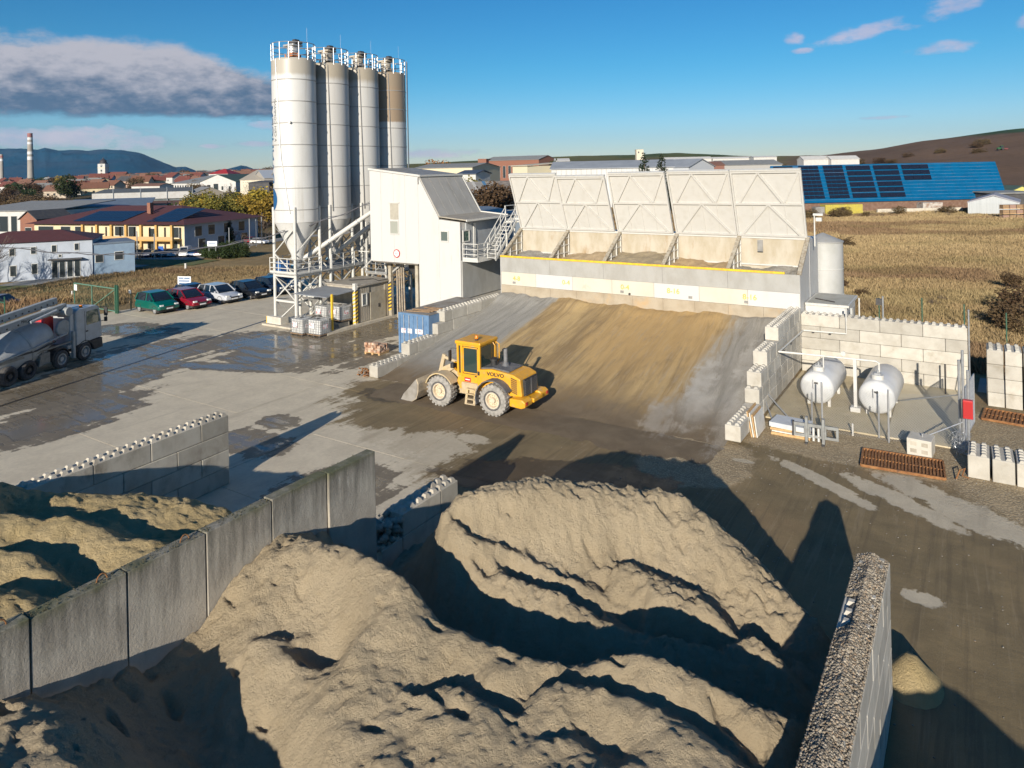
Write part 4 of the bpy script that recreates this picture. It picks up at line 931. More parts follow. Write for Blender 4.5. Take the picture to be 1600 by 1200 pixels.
# dark cabin behind the lane
cb = yard('dark_cabin', 'dark site cabin with a window beneath the tower', 'cabin', -25.2, .4)
MB().box(0, .38, 0, 4, 0, 3.2).build('wall', mat('dark_cabin_wall', (.07, .085, .10), (.05, .06, .07), sc=2, rough=.5), cb); window(cb, .1, .34, 1.6, 2.6, 0, glass_dk)

# ------------------------------------------------------------------ stair beside the bins
st = yard('steel_stair', 'steep white steel stair with handrails climbing to the left end of the bins', 'stairs', 0, 0)
sx0, sx1 = -20.0, -19.1
p0, p1 = Vector((0, -.2, 4.8)), Vector((0, 2.5, 7.2))
for sx in (sx0, sx1): MB().bar((sx, p0.y, p0.z), (sx, p1.y, p1.z), .05, .2).build('stringer', white_paint, st)
for k in range(10):
    q = p0.lerp(p1, (k + .5) / 10); MB().box(sx0, sx1, q.y - .12, q.y + .12, q.z - .02, q.z + .02).build('tread', white_paint, st)
for sx in (sx0, sx1):
    mb = MB()
    for k in range(5): q = p0.lerp(p1, k / 4); mb.cyl((sx, q.y, q.z), (sx, q.y, q.z + 1.0), .03, n=6)
    for h in (.5, 1.0): mb.cyl((sx, p0.y, p0.z + h), (sx, p1.y, p1.z + h), .03, n=6)
    mb.build('handrail', white_paint, st)
MB().box(-20.1, -18.9, 2.5, 3.8, 7.12, 7.2).build('landing', white_paint, st)
railing(st, [(-20.05, 2.5, 7.2), (-20.05, 3.75, 7.2), (-18.95, 3.75, 7.2)], r=.03)
for p in ((-20.05, 3.7), (-18.95, 3.7), (-20.05, 2.55)): MB().cyl((p[0], p[1], 0), (p[0], p[1], 7.15), .05, n=8).build('post', white_paint, st)

# ------------------------------------------------------------------ silos
def silo_mat(name, tops, base=(.60, .595, .57)):
    m, nt, b_, pos = new_mat(name); x, y, z = sep(nt, pos)
    n = noise(nt, mapv(nt, pos, (1.2, 1.2, .25)), 1.4, 5, .6); n2 = noise(nt, mapv(nt, pos, (6, 6, .2)), 1.0, 4, .6)
    c = cmix(nt, n.sm(.45, .75) * .6, base, (.49, .475, .44)); c = cmix(nt, n2.sm(.52, .8) * .45, c, (.38, .345, .29))
    for (zz, wd, col_, f_) in tops: c = cmix(nt, ((z - zz) * (1 / wd) + (n2 - .5) * .8).sm(0, 1) * f_, c, col_)
    setc(nt, b_, c); b_.inputs['Roughness'].default_value = .38; return m
sm_ = [silo_mat('silo_paint_a', [(17.7, .3, (.40, .36, .29), .85)]), silo_mat('silo_paint_b', [(17.6, .5, (.36, .31, .23), .9)], (.53, .515, .485)),
       silo_mat('silo_paint_c', [(17.7, .5, (.36, .31, .23), .9)], (.53, .52, .49)), silo_mat('silo_paint_d', [(14.85, .15, (.30, .215, .135), .92), (17.6, .5, (.30, .24, .17), .8)], (.53, .52, .49))]
steel_gr = mat('brushed_filter_steel', (.62, .61, .58), (.5, .48, .44), sc=5, rough=.35, metal=.5)
SB = [-4.6, -1.35, 1.9, 5.15]
silo_lab = ['white silo nearest the viewer with blue lettering and a blue disc', 'second white silo from the left with tan-stained top', 'third white silo with dusty top band between two others', 'farthest white silo with a broad brown-stained upper band']
for i, b in enumerate(SB):
    t = yard('cement_silo', silo_lab[i], 'silo', -33.5, b, 0, group='cement silos in a row')
    R_ = 1.55; z0, z1 = 7.35, 19.05
    seams = [z0 + .9] + [z0 + .9 + (z1 - z0 - .9) * k / 7 for k in range(1, 7)]
    MB().lathe([(R_, z0), (R_, z1 - .12), (R_ - .1, z1), (.3, z1 + .22), (0, z1 + .24)], 48).build('shell', sm_[i], t, smooth=True)
    MB().lathe([(R_ * .98, z0), (.42, 4.95), (.42, 4.6)], 40).build('cone', sm_[i], t, smooth=True)
    MB().lathe([(.42, 4.58), (.30, 4.3), (.30, 4.0)], 16).build('outlet', galv, t)
    for z_ in seams: MB().lathe([(R_ + .002, z_ - .035), (R_ + .03, z_ - .02), (R_ + .03, z_ + .02), (R_ + .002, z_ + .035)], 48).build('seam_ring', mat('seam_grey', (.34, .33, .31), rough=.6), t, smooth=True)  # darker grey rings along the shell seams
    k = 1.12
    for sx in (-1, 1):
        for sy in (-1, 1): MB().cyl((sx * k, sy * k, .0 if i else 0), (sx * k, sy * k, z0 + 1.1), .11, n=12).build('leg', white_paint, t, smooth=True)
    # frame skirt and bracing
    for (x0_, y0_, x1_, y1_) in ((-k, -k, k, -k), (k, -k, k, k), (k, k, -k, k), (-k, k, -k, -k)):
        mb = MB()
        for z_ in (3.55, 1.75): mb.bar((x0_, y0_, z_), (x1_, y1_, z_), .09, .14)
        mb.bar((x0_, y0_, z0 + 1.05), (x1_, y1_, z0 + 1.05), .06, .08)
        mb.build('tie_beam', white_paint, t)
        mb = MB(); mb.bar((x0_, y0_, 5.1), (x1_, y1_, 7.0), .07); mb.bar((x0_, y0_, 5.1), (x1_, y1_, 3.6), .07); mb.bar((x0_, y0_, 3.5), (x1_, y1_, 1.8), .07); mb.bar((x1_, y1_, 3.5), (x0_, y0_, 1.8), .06); mb.bar((x0_, y0_, .1), (x1_, y1_, 1.7), .07)
        mb.build('diagonal_brace', white_paint, t)
    # head works
    mb = MB(); n = 14
    for q in range(n):
        an = 2 * PI * q / n; mb.cyl((math.cos(an) * (R_ - .02), math.sin(an) * (R_ - .02), z1 - .15), (math.cos(an) * (R_ - .02), math.sin(an) * (R_ - .02), z1 + 1.1), .028, n=6)
    for h in (.18, .65, 1.1):
        mb.tube([(math.cos(2 * PI * q / 28) * (R_ - .02), math.sin(2 * PI * q / 28) * (R_ - .02), z1 + h) for q in range(29)], .028, 6)
    mb.build('guard_rail', galv, t)
    fx = (-.15, .1); fm_ = steel_gr if i == 0 else mat('dusty_filter', (.50, .44, .35), (.38, .33, .26), sc=5, rough=.6)
    MB().lathe([(.42, z1 + .1), (.42, z1 + 1.0)], 20, (fx[0], fx[1], 0)).build('filter_drum', fm_, t, smooth=True)
    hd = MB(); hd.box(fx[0] - .55, fx[0] + .55, fx[1] - .45, fx[1] + .45, z1 + 1.0, z1 + 1.16); hd.build('filter_cap', fm_, t, bevel=.03)
    hd = MB(); hd.box(fx[0] + .0, fx[0] + .7, fx[1] - .35, fx[1] + .3, z1 + 1.17, z1 + 1.36); hd.box(fx[0] + .3, fx[0] + .6, fx[1] - .3, fx[1] + .1, z1 + 1.37, z1 + 1.46); hd.build('filter_motor', steel_dk, t)
    hd = MB()
    for q in range(5): an = q * 1.25; hd.cyl((fx[0] + math.cos(an) * .55, fx[1] + math.sin(an) * .55, z1 + .1), (fx[0] + math.cos(an) * .55, fx[1] + math.sin(an) * .55, z1 + .5), .06, n=6)
    hd.box(.35, .85, -.75, -.35, z1 + .15, z1 + (.75 if i == 1 else .4)); hd.build('valve_gear', fm_ if i else mat('orange_valve', (.45, .16, .06), rough=.6), t)
    MB().cyl((.9, .5, z1 + 1.0), (.9, .5, z1 + 2.3), .008, n=4).build('lightning_rod', galv, t)
    if i: MB().tube([(.3, -.6, z1 + .15), (.9, -1.25, z1 + .05), (1.15, -1.06, z1 - .2), (1.2, -1.04, z1 - 3), (1.3, -.95, 8)], .035, 6).build('cable', grey_dark_sheet, t)
    MB().tube([(.0, -R_ - .04, z1 - .1), (.35, -R_ - .02, 12), (.9, -1.32, 8)], .02, 6).build('wire', galv, t)
    ft = MB()
    for sx in (-1, 1):
        for sy in (-1, 1): ft.cb((sx * k, sy * k, .0), (.5, .5, .12))
    ft.build('foot_plate', galv, t)
    if i == 3:
        mb = MB()
        for (u_, v_) in ((1.25, 1.15), (1.55, .75)): mb.bar((u_, v_, 7), (u_, v_, z1 + 1), .05)
        for q in range(38): z_ = 7.2 + q * .33; mb.bar((1.25, 1.15, z_), (1.55, .75, z_), .03)
        mb.build('ladder', galv, t)
    if i == 0:
        # company name running up the left side, wrapped on the shell
        blue = mat('sign_blue', (.015, .10, .25), rough=.4); gr = mat('sign_grey', (.10, .11, .12), rough=.4)
        def wrap(body, size, ang0, zc, m, nm, bold=0):
            cu = bpy.data.curves.new(nm, 'FONT'); cu.body = body; cu.size = size; cu.align_x = 'LEFT'; cu.align_y = 'CENTER'; cu.offset = bold; cu.resolution_u = 3
            tmp = bpy.data.objects.new('tmp_text', cu); COL.objects.link(tmp); dg = bpy.context.evaluated_depsgraph_get(); me = bpy.data.meshes.new_from_object(tmp.evaluated_get(dg)); bpy.data.objects.remove(tmp)
            bm = bmesh.new(); bm.from_mesh(me); bmesh.ops.triangulate(bm, faces=bm.faces); bmesh.ops.subdivide_edges(bm, edges=[e for e in bm.edges if e.calc_length() > .25], cuts=2)
            for v in bm.verts:
                x_, y_ = v.co.x, v.co.y; an = ang0 + y_ / R_; v.co = Vector((math.cos(an) * (R_ + .012), math.sin(an) * (R_ + .012), zc + x_))
            bm.to_mesh(me); bm.free(); me.materials.clear(); me.materials.append(m); o = bpy.data.objects.new(nm, me); COL.objects.link(o); o.parent = t
        A0 = rad(233)
        wrap('DANUCEM', 1.15, A0, 10.1, blue, 'company_name', .02); wrap('A CRH COMPANY', .38, A0 + .50, 13.1, gr, 'company_subtitle')
        dsc = []
        for q in range(33): an = 2 * PI * q / 32; dsc.append((math.cos(an) * .85, math.sin(an) * .85))
        o_v = [(math.cos(A0) * (R_ + .014), math.sin(A0) * (R_ + .014), 9.0)] + [(math.cos(A0 + y / R_) * (R_ + .014), math.sin(A0 + y / R_) * (R_ + .014), 9.0 + x) for x, y in dsc[:32]]
        vv = []; ff = []
        for rr in range(6):
            for q in range(32): an = 2 * PI * q / 32; rr_ = .85 * (rr + 1) / 6; y, x = math.sin(an) * rr_, math.cos(an) * rr_; vv.append((math.cos(A0 + y / R_) * (R_ + .014), math.sin(A0 + y / R_) * (R_ + .014), 9.0 + x))
        for rr in range(5):
            for q in range(32): ff.append((rr * 32 + q, rr * 32 + (q + 1) % 32, (rr + 1) * 32 + (q + 1) % 32, (rr + 1) * 32 + q))
        ff.append(tuple(range(32))); MB().add(vv, ff).build('blue_disc', blue, t)
        MB().cyl((1.0, -1.25, 14.45), (1.08, -1.38, 14.45), .09, n=8).build('wall_fitting', white_paint, t)
fb = yard('footing_block', 'pale concrete footing block with yellow edge under the nearest silo leg', 'concrete block', -34.6, -5.75)
MB().box(-.55, 1.0, -.35, .35, 0, .62).build('block', concrete_lt, fb, bevel=.02); MB().box(-.56, -.50, -.36, .36, .02, .60).build('yellow_edge', yellow_pt, fb)
MB().box(-35.3, -31.4, -6.4, 7, 0, .12).build('plinth_slab', concrete).location = (0, 0, 0)
ps = bpy.data.objects['plinth_slab']; ps.location = W(0, 0); ps.rotation_euler.z = -YR; tag(ps, 'low concrete plinth under the row of silos', 'plinth')

# platform under the silos
pf = yard('silo_platform', 'white steel walkway with railings slung between the silo legs', 'platform', 0, 0)
MB().box(-34.9, -32.1, -5.9, 6.6, 3.68, 3.76).build('deck', mat('platform_deck', (.40, .40, .38), (.28, .28, .27), sc=3, rough=.7), pf)
railing(pf, [(-34.9, -5.9, 3.76), (-32.1, -5.9, 3.76), (-32.1, -3.6, 3.76)], r=.03); railing(pf, [(-34.9, -5.9, 3.76), (-34.9, 6.5, 3.76)], r=.025); railing(pf, [(-32.1, -2.6, 3.76), (-32.1, 6.5, 3.76)], r=.025, m=galv)
for b_ in (-2.9, .3, 3.5): MB().box(-34.8, -32.2, b_, b_ + .1, 3.5, 3.66).build('cross_beam', white_paint, pf)
MB().box(-34.7, -34.0, -5.6, -4.9, 3.76, 4.5).build('control_box', blue_pt, pf)
# screw conveyors from the silo outlets to the tower
def conveyor(a0, b0, z0, a1, b1, z1, lab, r=.17):
    t = yard('screw_conveyor', lab, 'conveyor', a0, b0, z0, group='screw conveyors from the silos to the tower')
    d = Vector((a1 - a0, b1 - b0, z1 - z0)); n = d.normalized()
    MB().cyl((0, 0, 0), d, r, n=16).build('tube', white_paint, t, smooth=True)
    for k in (.02, .33, .66, .97): MB().cyl(d * k - n * .03, d * k + n * .03, r + .05, n=16).build('flange', galv, t)
    MB().cyl(-n * .55, -n * .02, .13, n=12).build('motor', mat('motor_blue', (.04, .15, .25), rough=.5), t)
    MB().cyl((n * .4) + Vector((0, 0, .1)), (n * .4) + Vector((0, 0, .5)), .14, n=10).build('inlet', galv, t)
conveyor(-33.5, -4.6, 4.35, -29.2, .3, 8.6, 'long white screw conveyor rising from the nearest silo to the tower')
conveyor(-33.4, -1.4, 4.55, -29.3, 1.4, 8.2, 'white screw conveyor rising from the second silo to the tower')
conveyor(-33.3, 1.9, 4.5, -29.3, 2.2, 7.6, 'white screw conveyor rising from the third silo to the tower')
conveyor(-33.3, 5.1, 4.5, -29.3, 2.9, 7.2, 'short white screw conveyor rising from the farthest silo to the tower')
# clutter of beams and pipes behind the legs
sf = yard('support_frame', 'tangle of white and dark steel beams and pipes behind the conveyors', 'steel frame', 0, 0)
for q in range(26):
    a0 = random.uniform(-31.8, -29.6); b0 = random.uniform(-1.5, 6.5); z_ = random.uniform(3.2, 6.8)
    d = random.choice([(0, random.uniform(1, 3), 0), (random.uniform(1, 2), 0, 0), (0, 0, random.uniform(1, 2)), (random.uniform(.5, 1.5), random.uniform(0, 1), random.uniform(-1, 1.2))])
    MB().bar((a0, b0, z_), (a0 + d[0], b0 + d[1], z_ + d[2]), random.choice((.06, .09, .12))).build('beam', random.choice([white_paint, galv, steel_dk, grey_sheet]), sf)
MB().box(-31.8, -29.6, .5, 6.5, 3.0, 3.1).build('deck', grey_dark_sheet, sf)
for p in ((-31.7, .6), (-29.7, .6), (-31.7, 6.4), (-29.7, 6.4), (-29.7, 3.4)): MB().bar((p[0], p[1], 0), (p[0], p[1], 7), .12).build('post', white_paint, sf)
railing(sf, [(-31.8, .5, 3.1), (-29.6, .5, 3.1)], m=galv, nm='railing')

# ------------------------------------------------------------------ shed, canopy, totes
sh = yard('site_shed', 'grimy metal cabin with double doors and a flat roof beside the silo legs', 'shed', 0, 0)
mb = MB()
grim = mat('grimy_cladding', (.42, .38, .31), (.30, .26, .20), sc=2, rough=.7, stretch=(1, 1, .3), c3=(.20, .16, .12), sc3=2, lo3=.5, hi3=.8)
MB().box(-32.0, -28.93, -3.2, .35, .15, 2.72).build('body', grim, sh)
n = 16
for q in range(n):
    y0 = -3.15 + q * 3.5 / n
    if -2.2 < y0 < -.6 or y0 > 99: continue
    MB().box(-28.93, -28.87, y0 + .02, y0 + 3.5 / n - .03, .2, 2.55).build('cladding_rib', grim, sh)
for y0, y1 in ((-2.0, -1.2), (-1.19, -.45)): MB().box(-28.92, -28.84, y0, y1, .18, 2.15).build('door_leaf', mat('door_grime', (.40, .36, .28), (.33, .29, .22), sc=3, rough=.6), sh)
MB().box(-28.84, -28.79, -1.25, -1.15, 1.0, 1.25).build('door_handle', steel_dk, sh)
window(sh, -2.85, -2.35, 1.3, 2.2, -28.87, glassy('shed_window', (.2, .22, .22), .2), 1, 'x')
MB().box(-32.1, -28.75, -3.3, .45, 2.72, 2.82).build('roof', mat('shed_roof', (.36, .33, .28), (.26, .23, .19), sc=2, rough=.8), sh)
MB().tube([(-31, -2, 2.9), (-30, -.5, 2.86), (-29, -1, 2.86), (-28.8, .3, 2.84)], .03, 6).build('roof_cable', steel_dk, sh)
gp = MB().box(-29.05, -28.8, -3.55, -3.3, 0, 3.0).build('corner_guard', white_paint, sh)
for z_ in np.arange(.15, 2.3, .26):
    MB().prism([(-29.05, z_), (-28.8, z_ + .12), (-28.8, z_ + .24), (-29.05, z_ + .12)], -3.556, -3.553, 'xz').build('hazard_stripe', yellow_pt, sh)
    MB().prism([(-3.55, z_), (-3.3, z_ + .12), (-3.3, z_ + .24), (-3.55, z_ + .12)], -28.797, -28.794, 'yz').build('hazard_stripe', yellow_pt, sh)
    MB().prism([(-3.55, z_ + .13), (-3.3, z_ + .25), (-3.3, z_ + .37), (-3.55, z_ + .25)], -28.796, -28.793, 'yz').build('hazard_stripe', steel_dk, sh)
kb = MB().box(-28.95, -28.5, -6.4, .6, 0, .16).build('kerb', concrete); kb.location = W(0, 0); kb.rotation_euler.z = -YR; tag(kb, 'low concrete kerb along the foot of the grimy cabin', 'kerb')
cn = yard('canopy', 'small sloping grey sheet canopy over the liquid tanks beside the cabin', 'canopy', 0, 0)
MB().prism([(-32.2, 2.62), (-28.9, 2.62), (-28.9, 2.68), (-32.2, 2.68)], -6.0, -2.8, 'xz').build('roof_sheet', mat('canopy_sheet', (.25, .27, .29), (.21, .22, .24), sc=1.5, rough=.6), cn)
cn.children[0].rotation_euler.x = rad(2)
for p in ((-32.1, -5.8), (-32.1, -3.0)): MB().bar((p[0], p[1], 0), (p[0], p[1], 2.5), .08).build('post', galv, cn)
yp = MB().bar((-28.85, -5.65, 0), (-28.85, -5.65, 2.6), .12).build('yellow_post', yellow_pt, cn)
tote0 = None
def tote(a, b, z, lab, rz=0, sx=1.0):
    global tote0
    if tote0 is None:
        t = yard('liquid_tote', lab, 'tank', a, b, z, rz, 'caged white liquid totes')
        MB().box(-.55, .55, -.45, .45, .16, 1.08).build('bladder', plast_w, t, bevel=.06)
        mb = MB()
        for z_ in np.linspace(.2, 1.12, 7):
            for (x0, y0, x1, y1) in ((-.6, -.5, .6, -.5), (.6, -.5, .6, .5), (.6, .5, -.6, .5), (-.6, .5, -.6, -.5)): mb.bar((x0, y0, z_), (x1, y1, z_), .022)
        for q in np.linspace(-.6, .6, 9):
            for y_ in (-.5, .5): mb.bar((q, y_, .14), (q, y_, 1.12), .022)
        for q in np.linspace(-.5, .5, 7):
            for x_ in (-.6, .6): mb.bar((x_, q, .14), (x_, q, 1.12), .022)
        for q in (-.2, .2): mb.bar((q, -.5, 1.12), (q, .5, 1.12), .03)
        mb.build('cage', galv, t)
        MB().box(-.6, .6, -.5, .5, .10, .14).build('pallet_deck', wood, t)
        for q in (-.5, 0, .5):
            MB().box(q - .07, q + .07, -.5, .5, .0, .10).build('pallet_runner', steel_dk, t)
        MB().cyl((0, 0, 1.08), (0, 0, 1.13), .12, n=14).build('cap', steel_dk, t)
        MB().box(-.35, .1, -.512, -.505, .55, .9).build('sticker', mat('sticker', (.7, .7, .7), (.45, .12, .12), sc=8, lo=.5, hi=.6), t)
        MB().box(.605, .612, -.25, .2, .5, .8).build('sticker', MATS['sticker'], t)
        tote0 = t; return t
    return dup(tote0, W(a, b, z), -YR + rz, lab)
tote(-30.4, -6.9, 0, 'caged white liquid tote on the ground, left one in front of the canopy')
tote(-29.1, -6.6, 0, 'caged white liquid tote with a black hose on top, right one before the canopy', .05)
tote(-30.7, -4.6, .45, 'caged white liquid tote standing under the canopy behind the front pair', .02)
tote(-29.6, -4.2, .45, 'caged white liquid tote raised on blocks under the canopy beside the yellow post', -.02)
for (a, lab) in ((-30.7, 'grey concrete block carrying the rear left tote'), (-29.6, 'grey concrete block carrying the rear right tote')):
    o = MB().box(-.55, .55, -.5, .5, 0, .44).build('plinth_block', concrete, bevel=.015); o.location = W(a, -4.4); o.rotation_euler.z = -YR; tag(o, lab, 'concrete block')
hs = MB().tube([W(-29.5, -6.9, 1.2), W(-29.3, -6.7, 1.32), W(-29.0, -6.4, 1.2), W(-29.3, -6.2, 1.25), W(-29.6, -6.5, 1.2)], .04, 6).build('hose', black_rub); tag(hs, 'coiled black hose on top of the front right tote', 'hose')
# blue container
ctn = yard('shipping_container', 'weathered blue shipping container end beside the stepped block wall', 'container', -21.35, -7.3)
cblue = mat('container_blue', (.10, .19, .33), (.14, .24, .38), sc=2, rough=.5, c3=(.30, .38, .46), sc3=4, lo3=.62, hi3=.8)
MB().box(0, 2.36, .06, 5.7, .05, 2.36).build('body', cblue, ctn)
for x_ in (0, 2.24): MB().box(x_, x_ + .12, -.02, .06, 0, 2.4).build('corner_post', cblue, ctn)
MB().box(.12, 2.24, -.02, .06, 2.27, 2.4).build('header', cblue, ctn); MB().box(.12, 2.24, -.02, .06, 0, .12).build('sill', cblue, ctn)
for (x0, x1) in ((.13, 1.15), (1.17, 2.23)):
    d_ = MB().box(x0, x1, .02, .055, .13, 2.26).build('door_leaf', cblue, ctn); mb = MB()
    for z_ in (.3, .8, 1.3, 1.8): mb.box(x0 + .08, x1 - .08, .005, .02, z_, z_ + .28)
    mb.build('door_panel', cblue, d_)
    for f_ in (.3, .7): MB().cyl((x0 + (x1 - x0) * f_, -.03, .1), (x0 + (x1 - x0) * f_, -.03, 2.3), .02, n=6).build('lock_rod', galv, ctn)
stk = mat('sticker_white', (.7, .7, .72), (.5, .2, .25), sc=9, lo=.55, hi=.62)
for (x0, x1, z0_) in ((.2, .55, 1.2), (.72, 1.05, 1.22), (1.3, 1.9, 1.25), (1.35, 1.75, .65)): MB().box(x0, x1, -.005, .003, z0_, z0_ + .28).build('sticker', stk, ctn)
MB().box(.05, 2.31, .1, 5.7, 2.37, 2.40).build('roof', mat('muddy_roof', (.26, .25, .23), (.18, .15, .12), sc=1.5, rough=.9), ctn)
for i_ in range(5):
    o = MB().box(-.8, .8, -.07, .07, 0, .05).build('plank', wood); o.location = W(-20.3 + i_ * .1, -6.7 + i_ * .32, 2.41 + .02 * (i_ % 2)); o.rotation_euler.z = -YR + random.uniform(-.25, .25)
    tag(o, 'loose brown plank lying on the roof of the blue container', 'plank', 'planks on the container roof')
# pallet of bricks
pb = yard('brick_pallet', 'pallet of broken reddish bricks on the ground left of the blue container', 'pallet of bricks', -22.4, -8.1, 0, .1)
for x_ in (-.5, 0, .5): MB().box(x_ - .06, x_ + .06, -.45, .45, 0, .1).build('pallet_runner', wood_lt, pb)
MB().box(-.58, .58, -.47, .47, .1, .13).build('pallet_deck', wood_lt, pb)
bme = None; brm = mat('old_brick', (.42, .22, .13), (.52, .42, .32), sc=5, rough=.95, vary=.25)
for q in range(64):
    L_, r_ = divmod(q, 20); ix, iy = r_ % 5, r_ // 5
    if bme is None: o = MB().box(-.1, .1, -.1, .1, 0, .13).build('brick', brm, pb); bme = o.data
    else: o = bpy.data.objects.new('brick', bme); COL.objects.link(o); o.parent = pb
    o.location = (-.46 + ix * .23 + random.uniform(-.03, .03), -.34 + iy * .22 + random.uniform(-.03, .03), .135 + L_ * .14); o.rotation_euler.z = random.uniform(-.3, .3)
rg = stones('rust_scrap', 60, lambda r, n: (lambda a, b: np.stack([OX + a * cY + b * sY, OY - a * sY + b * cY, r.uniform(.02, .5, n)], -1))(-19.5 + r.uniform(-.25, .2, n), -12.0 + r.uniform(-.3, .3, n)), rust, .03, .10, seed=8)
tag(rg, 'little heap of rusty scrap against the near end of the left ramp wall', 'scrap')
# ------------------------------------------------------------------ wheel loader
ly = mat('loader_yellow', (.76, .37, .015), (.66, .32, .03), sc=3, rough=.4, c3=(.48, .33, .15), sc3=3.2, lo3=.50, hi3=.78)
ldirt = mat('loader_dusty', (.52, .42, .28), (.44, .34, .20), sc=4, rough=.8, c3=(.62, .42, .12), sc3=2, lo3=.5, hi3=.8)
lgrey = mat('loader_grey', (.10, .105, .115), (.17, .16, .15), sc=3, rough=.6)
ldark = mat('loader_dark', (.02, .02, .022), (.05, .045, .04), sc=6, rough=.6)
tyre_m = mat('dusty_tyre', (.36, .34, .31), (.22, .21, .19), sc=7, rough=.95, bmp=.4, bsc=30)
tyre_d = mat('tyre_dark', (.07, .07, .07), (.14, .13, .12), sc=9, rough=.95)
rim_m = mat('dusty_rim', (.66, .56, .42), (.52, .42, .28), sc=5, rough=.8)
fw, rwp = Vector(G(683, 611, .69)), Vector(G(771, 627, .69))
hd_ = Vector((-.874, .485, 0)); hd_ = Vector((fw.x - rwp.x, fw.y - rwp.y, 0)).normalized()
left_ = Vector((-hd_.y, hd_.x, 0))
ctr = (fw + rwp) / 2 + left_ * -1.16; ctr.z = 0
# near side of the machine is its left side (towards the viewer)
L = thing('wheel_loader', 'yellow wheel loader with dusty tyres and lowered bucket at the foot of the ramp', 'wheel loader', ctr, math.atan2(hd_.y, hd_.x))
L.scale = (.9, .9, .9)
WB = 1.62
def wheel(par, x, side, r=.77, w_=.56, z=None, n_l=22, tm=tyre_m, rm=rim_m, rr=.36, lug=True, nm='wheel', yo=1.0):
    z = r if z is None else z
    t = MB(); y = yo * side
    prof = [(rr, -w_ / 2 + .05), (r * .80, -w_ / 2), (r * .96, -w_ / 2 + .05), (r, -w_ / 2 + .12), (r, w_ / 2 - .12), (r * .96, w_ / 2 - .05), (r * .80, w_ / 2), (rr, w_ / 2 - .05)]
    t.use(tm).lathe([(a * (.975 if lug else 1), b) for a, b in prof], 40, (0, 0, 0), 'y')
    if lug:
        for k in range(n_l):
            an = 2 * PI * k / n_l
            for s_ in (-1, 1):
                an2 = an + (PI / n_l if s_ > 0 else 0); M_ = Matrix.Rotation(-an2, 3, 'Y')
                t.box(r * .93, r * 1.015, -.0 if s_ > 0 else -w_ / 2 + .02, w_ / 2 - .02 if s_ > 0 else .0, -.055, .055, M_ @ Matrix.Rotation(s_ * .0, 3, 'X'))
    o = t.build('tyre', None, None, smooth=True)
    e = bpy.data.objects.new(nm, None); COL.objects.link(e); e.parent = par; e.location = (x, y, z); o.parent = e
    q = MB(); s_ = side
    q.lathe([(rr + .0, s_ * (w_ / 2 - .04)), (rr + .03, s_ * (w_ / 2 - .02)), (rr - .02, s_ * (w_ / 2 - .02)), (rr - .06, s_ * (w_ / 2 - .16)), (.15, s_ * (w_ / 2 - .14)), (.13, s_ * (w_ / 2 - .02)), (0, s_ * (w_ / 2 - .02))], 28, (0, 0, 0), 'y')
    for k in range(10):
        an = 2 * PI * k / 10; q.cyl((math.cos(an) * .22 * rr / .36, s_ * (w_ / 2 - .15), math.sin(an) * .22 * rr / .36), (math.cos(an) * .22 * rr / .36, s_ * (w_ / 2 - .09), math.sin(an) * .22 * rr / .36), .02, n=6)
    q.build('rim', rm, e, smooth=True)
    q = MB(); q.lathe([(rr + .06, s_ * (w_ / 2 - .012)), (rr + .17 * r, s_ * (w_ / 2 + .003))], 32, (0, 0, 0), 'y'); q.build('sidewall_band', tyre_d, e)
    return e
for x in (WB, -WB):
    for s_ in (1, -1): wheel(L, x, s_)
# rear body
bod = [(-.45, 1.05), (-.45, 2.02), (-1.3, 2.14), (-2.55, 2.02), (-2.95, 1.85), (-3.05, 1.02), (-2.2, .95), (-2.2, .75), (-.45, .75)]
MB().prism(bod, -.82, .82).build('engine_body', ly, L, bevel=.05)
MB().prism([(-.5, 2.04), (-.5, 2.09), (-1.3, 2.20), (-2.25, 2.12), (-2.25, 2.05)], -.66, .66).build('hood_top', lgrey, L, bevel=.03)
gr = MB().box(-3.09, -2.98, -.62, .62, 1.0, 1.80).build('radiator_grille', ldark, L, bevel=.02)
for k in range(9): MB().box(-3.125, -3.09, -.58, .58, 1.04 + k * .082, 1.075 + k * .082).build('grille_slat', lgrey, gr)
MB().box(-3.14, -3.12, -.06, .06, 1.02, 1.78).build('grille_post', lgrey, gr)
for k in range(8):
    for s_ in (1, -1):
        MB().prism([(-2.78, 1.10 + k * .092), (-2.44, 1.20 + k * .092), (-2.44, 1.25 + k * .092), (-2.78, 1.15 + k * .092)], s_ * .825, s_ * .835).build('side_vent', ldark, L)
cw = [(-2.55, .62), (-2.55, 1.0), (-3.25, 1.02), (-3.42, .9), (-3.42, .66), (-3.2, .58)]
for s_ in (1, -1):
    MB().prism(cw, s_ * .45, s_ * 1.2).build('counterweight', ly, L, bevel=.05)
    MB().box(-3.44, -3.42, s_ * 1.02 - .08, s_ * 1.02 + .08, .76, .9).build('rear_lamp', red_pt, L)
MB().prism([(-3.0, .7), (-3.5, .72), (-3.5, .92), (-3.0, .95)], -.45, .45).build('tow_bumper', ly, L, bevel=.04)
MB().box(-2.5, -.3, -.45, .45, .55, .95).build('rear_frame', ldirt, L, bevel=.04)
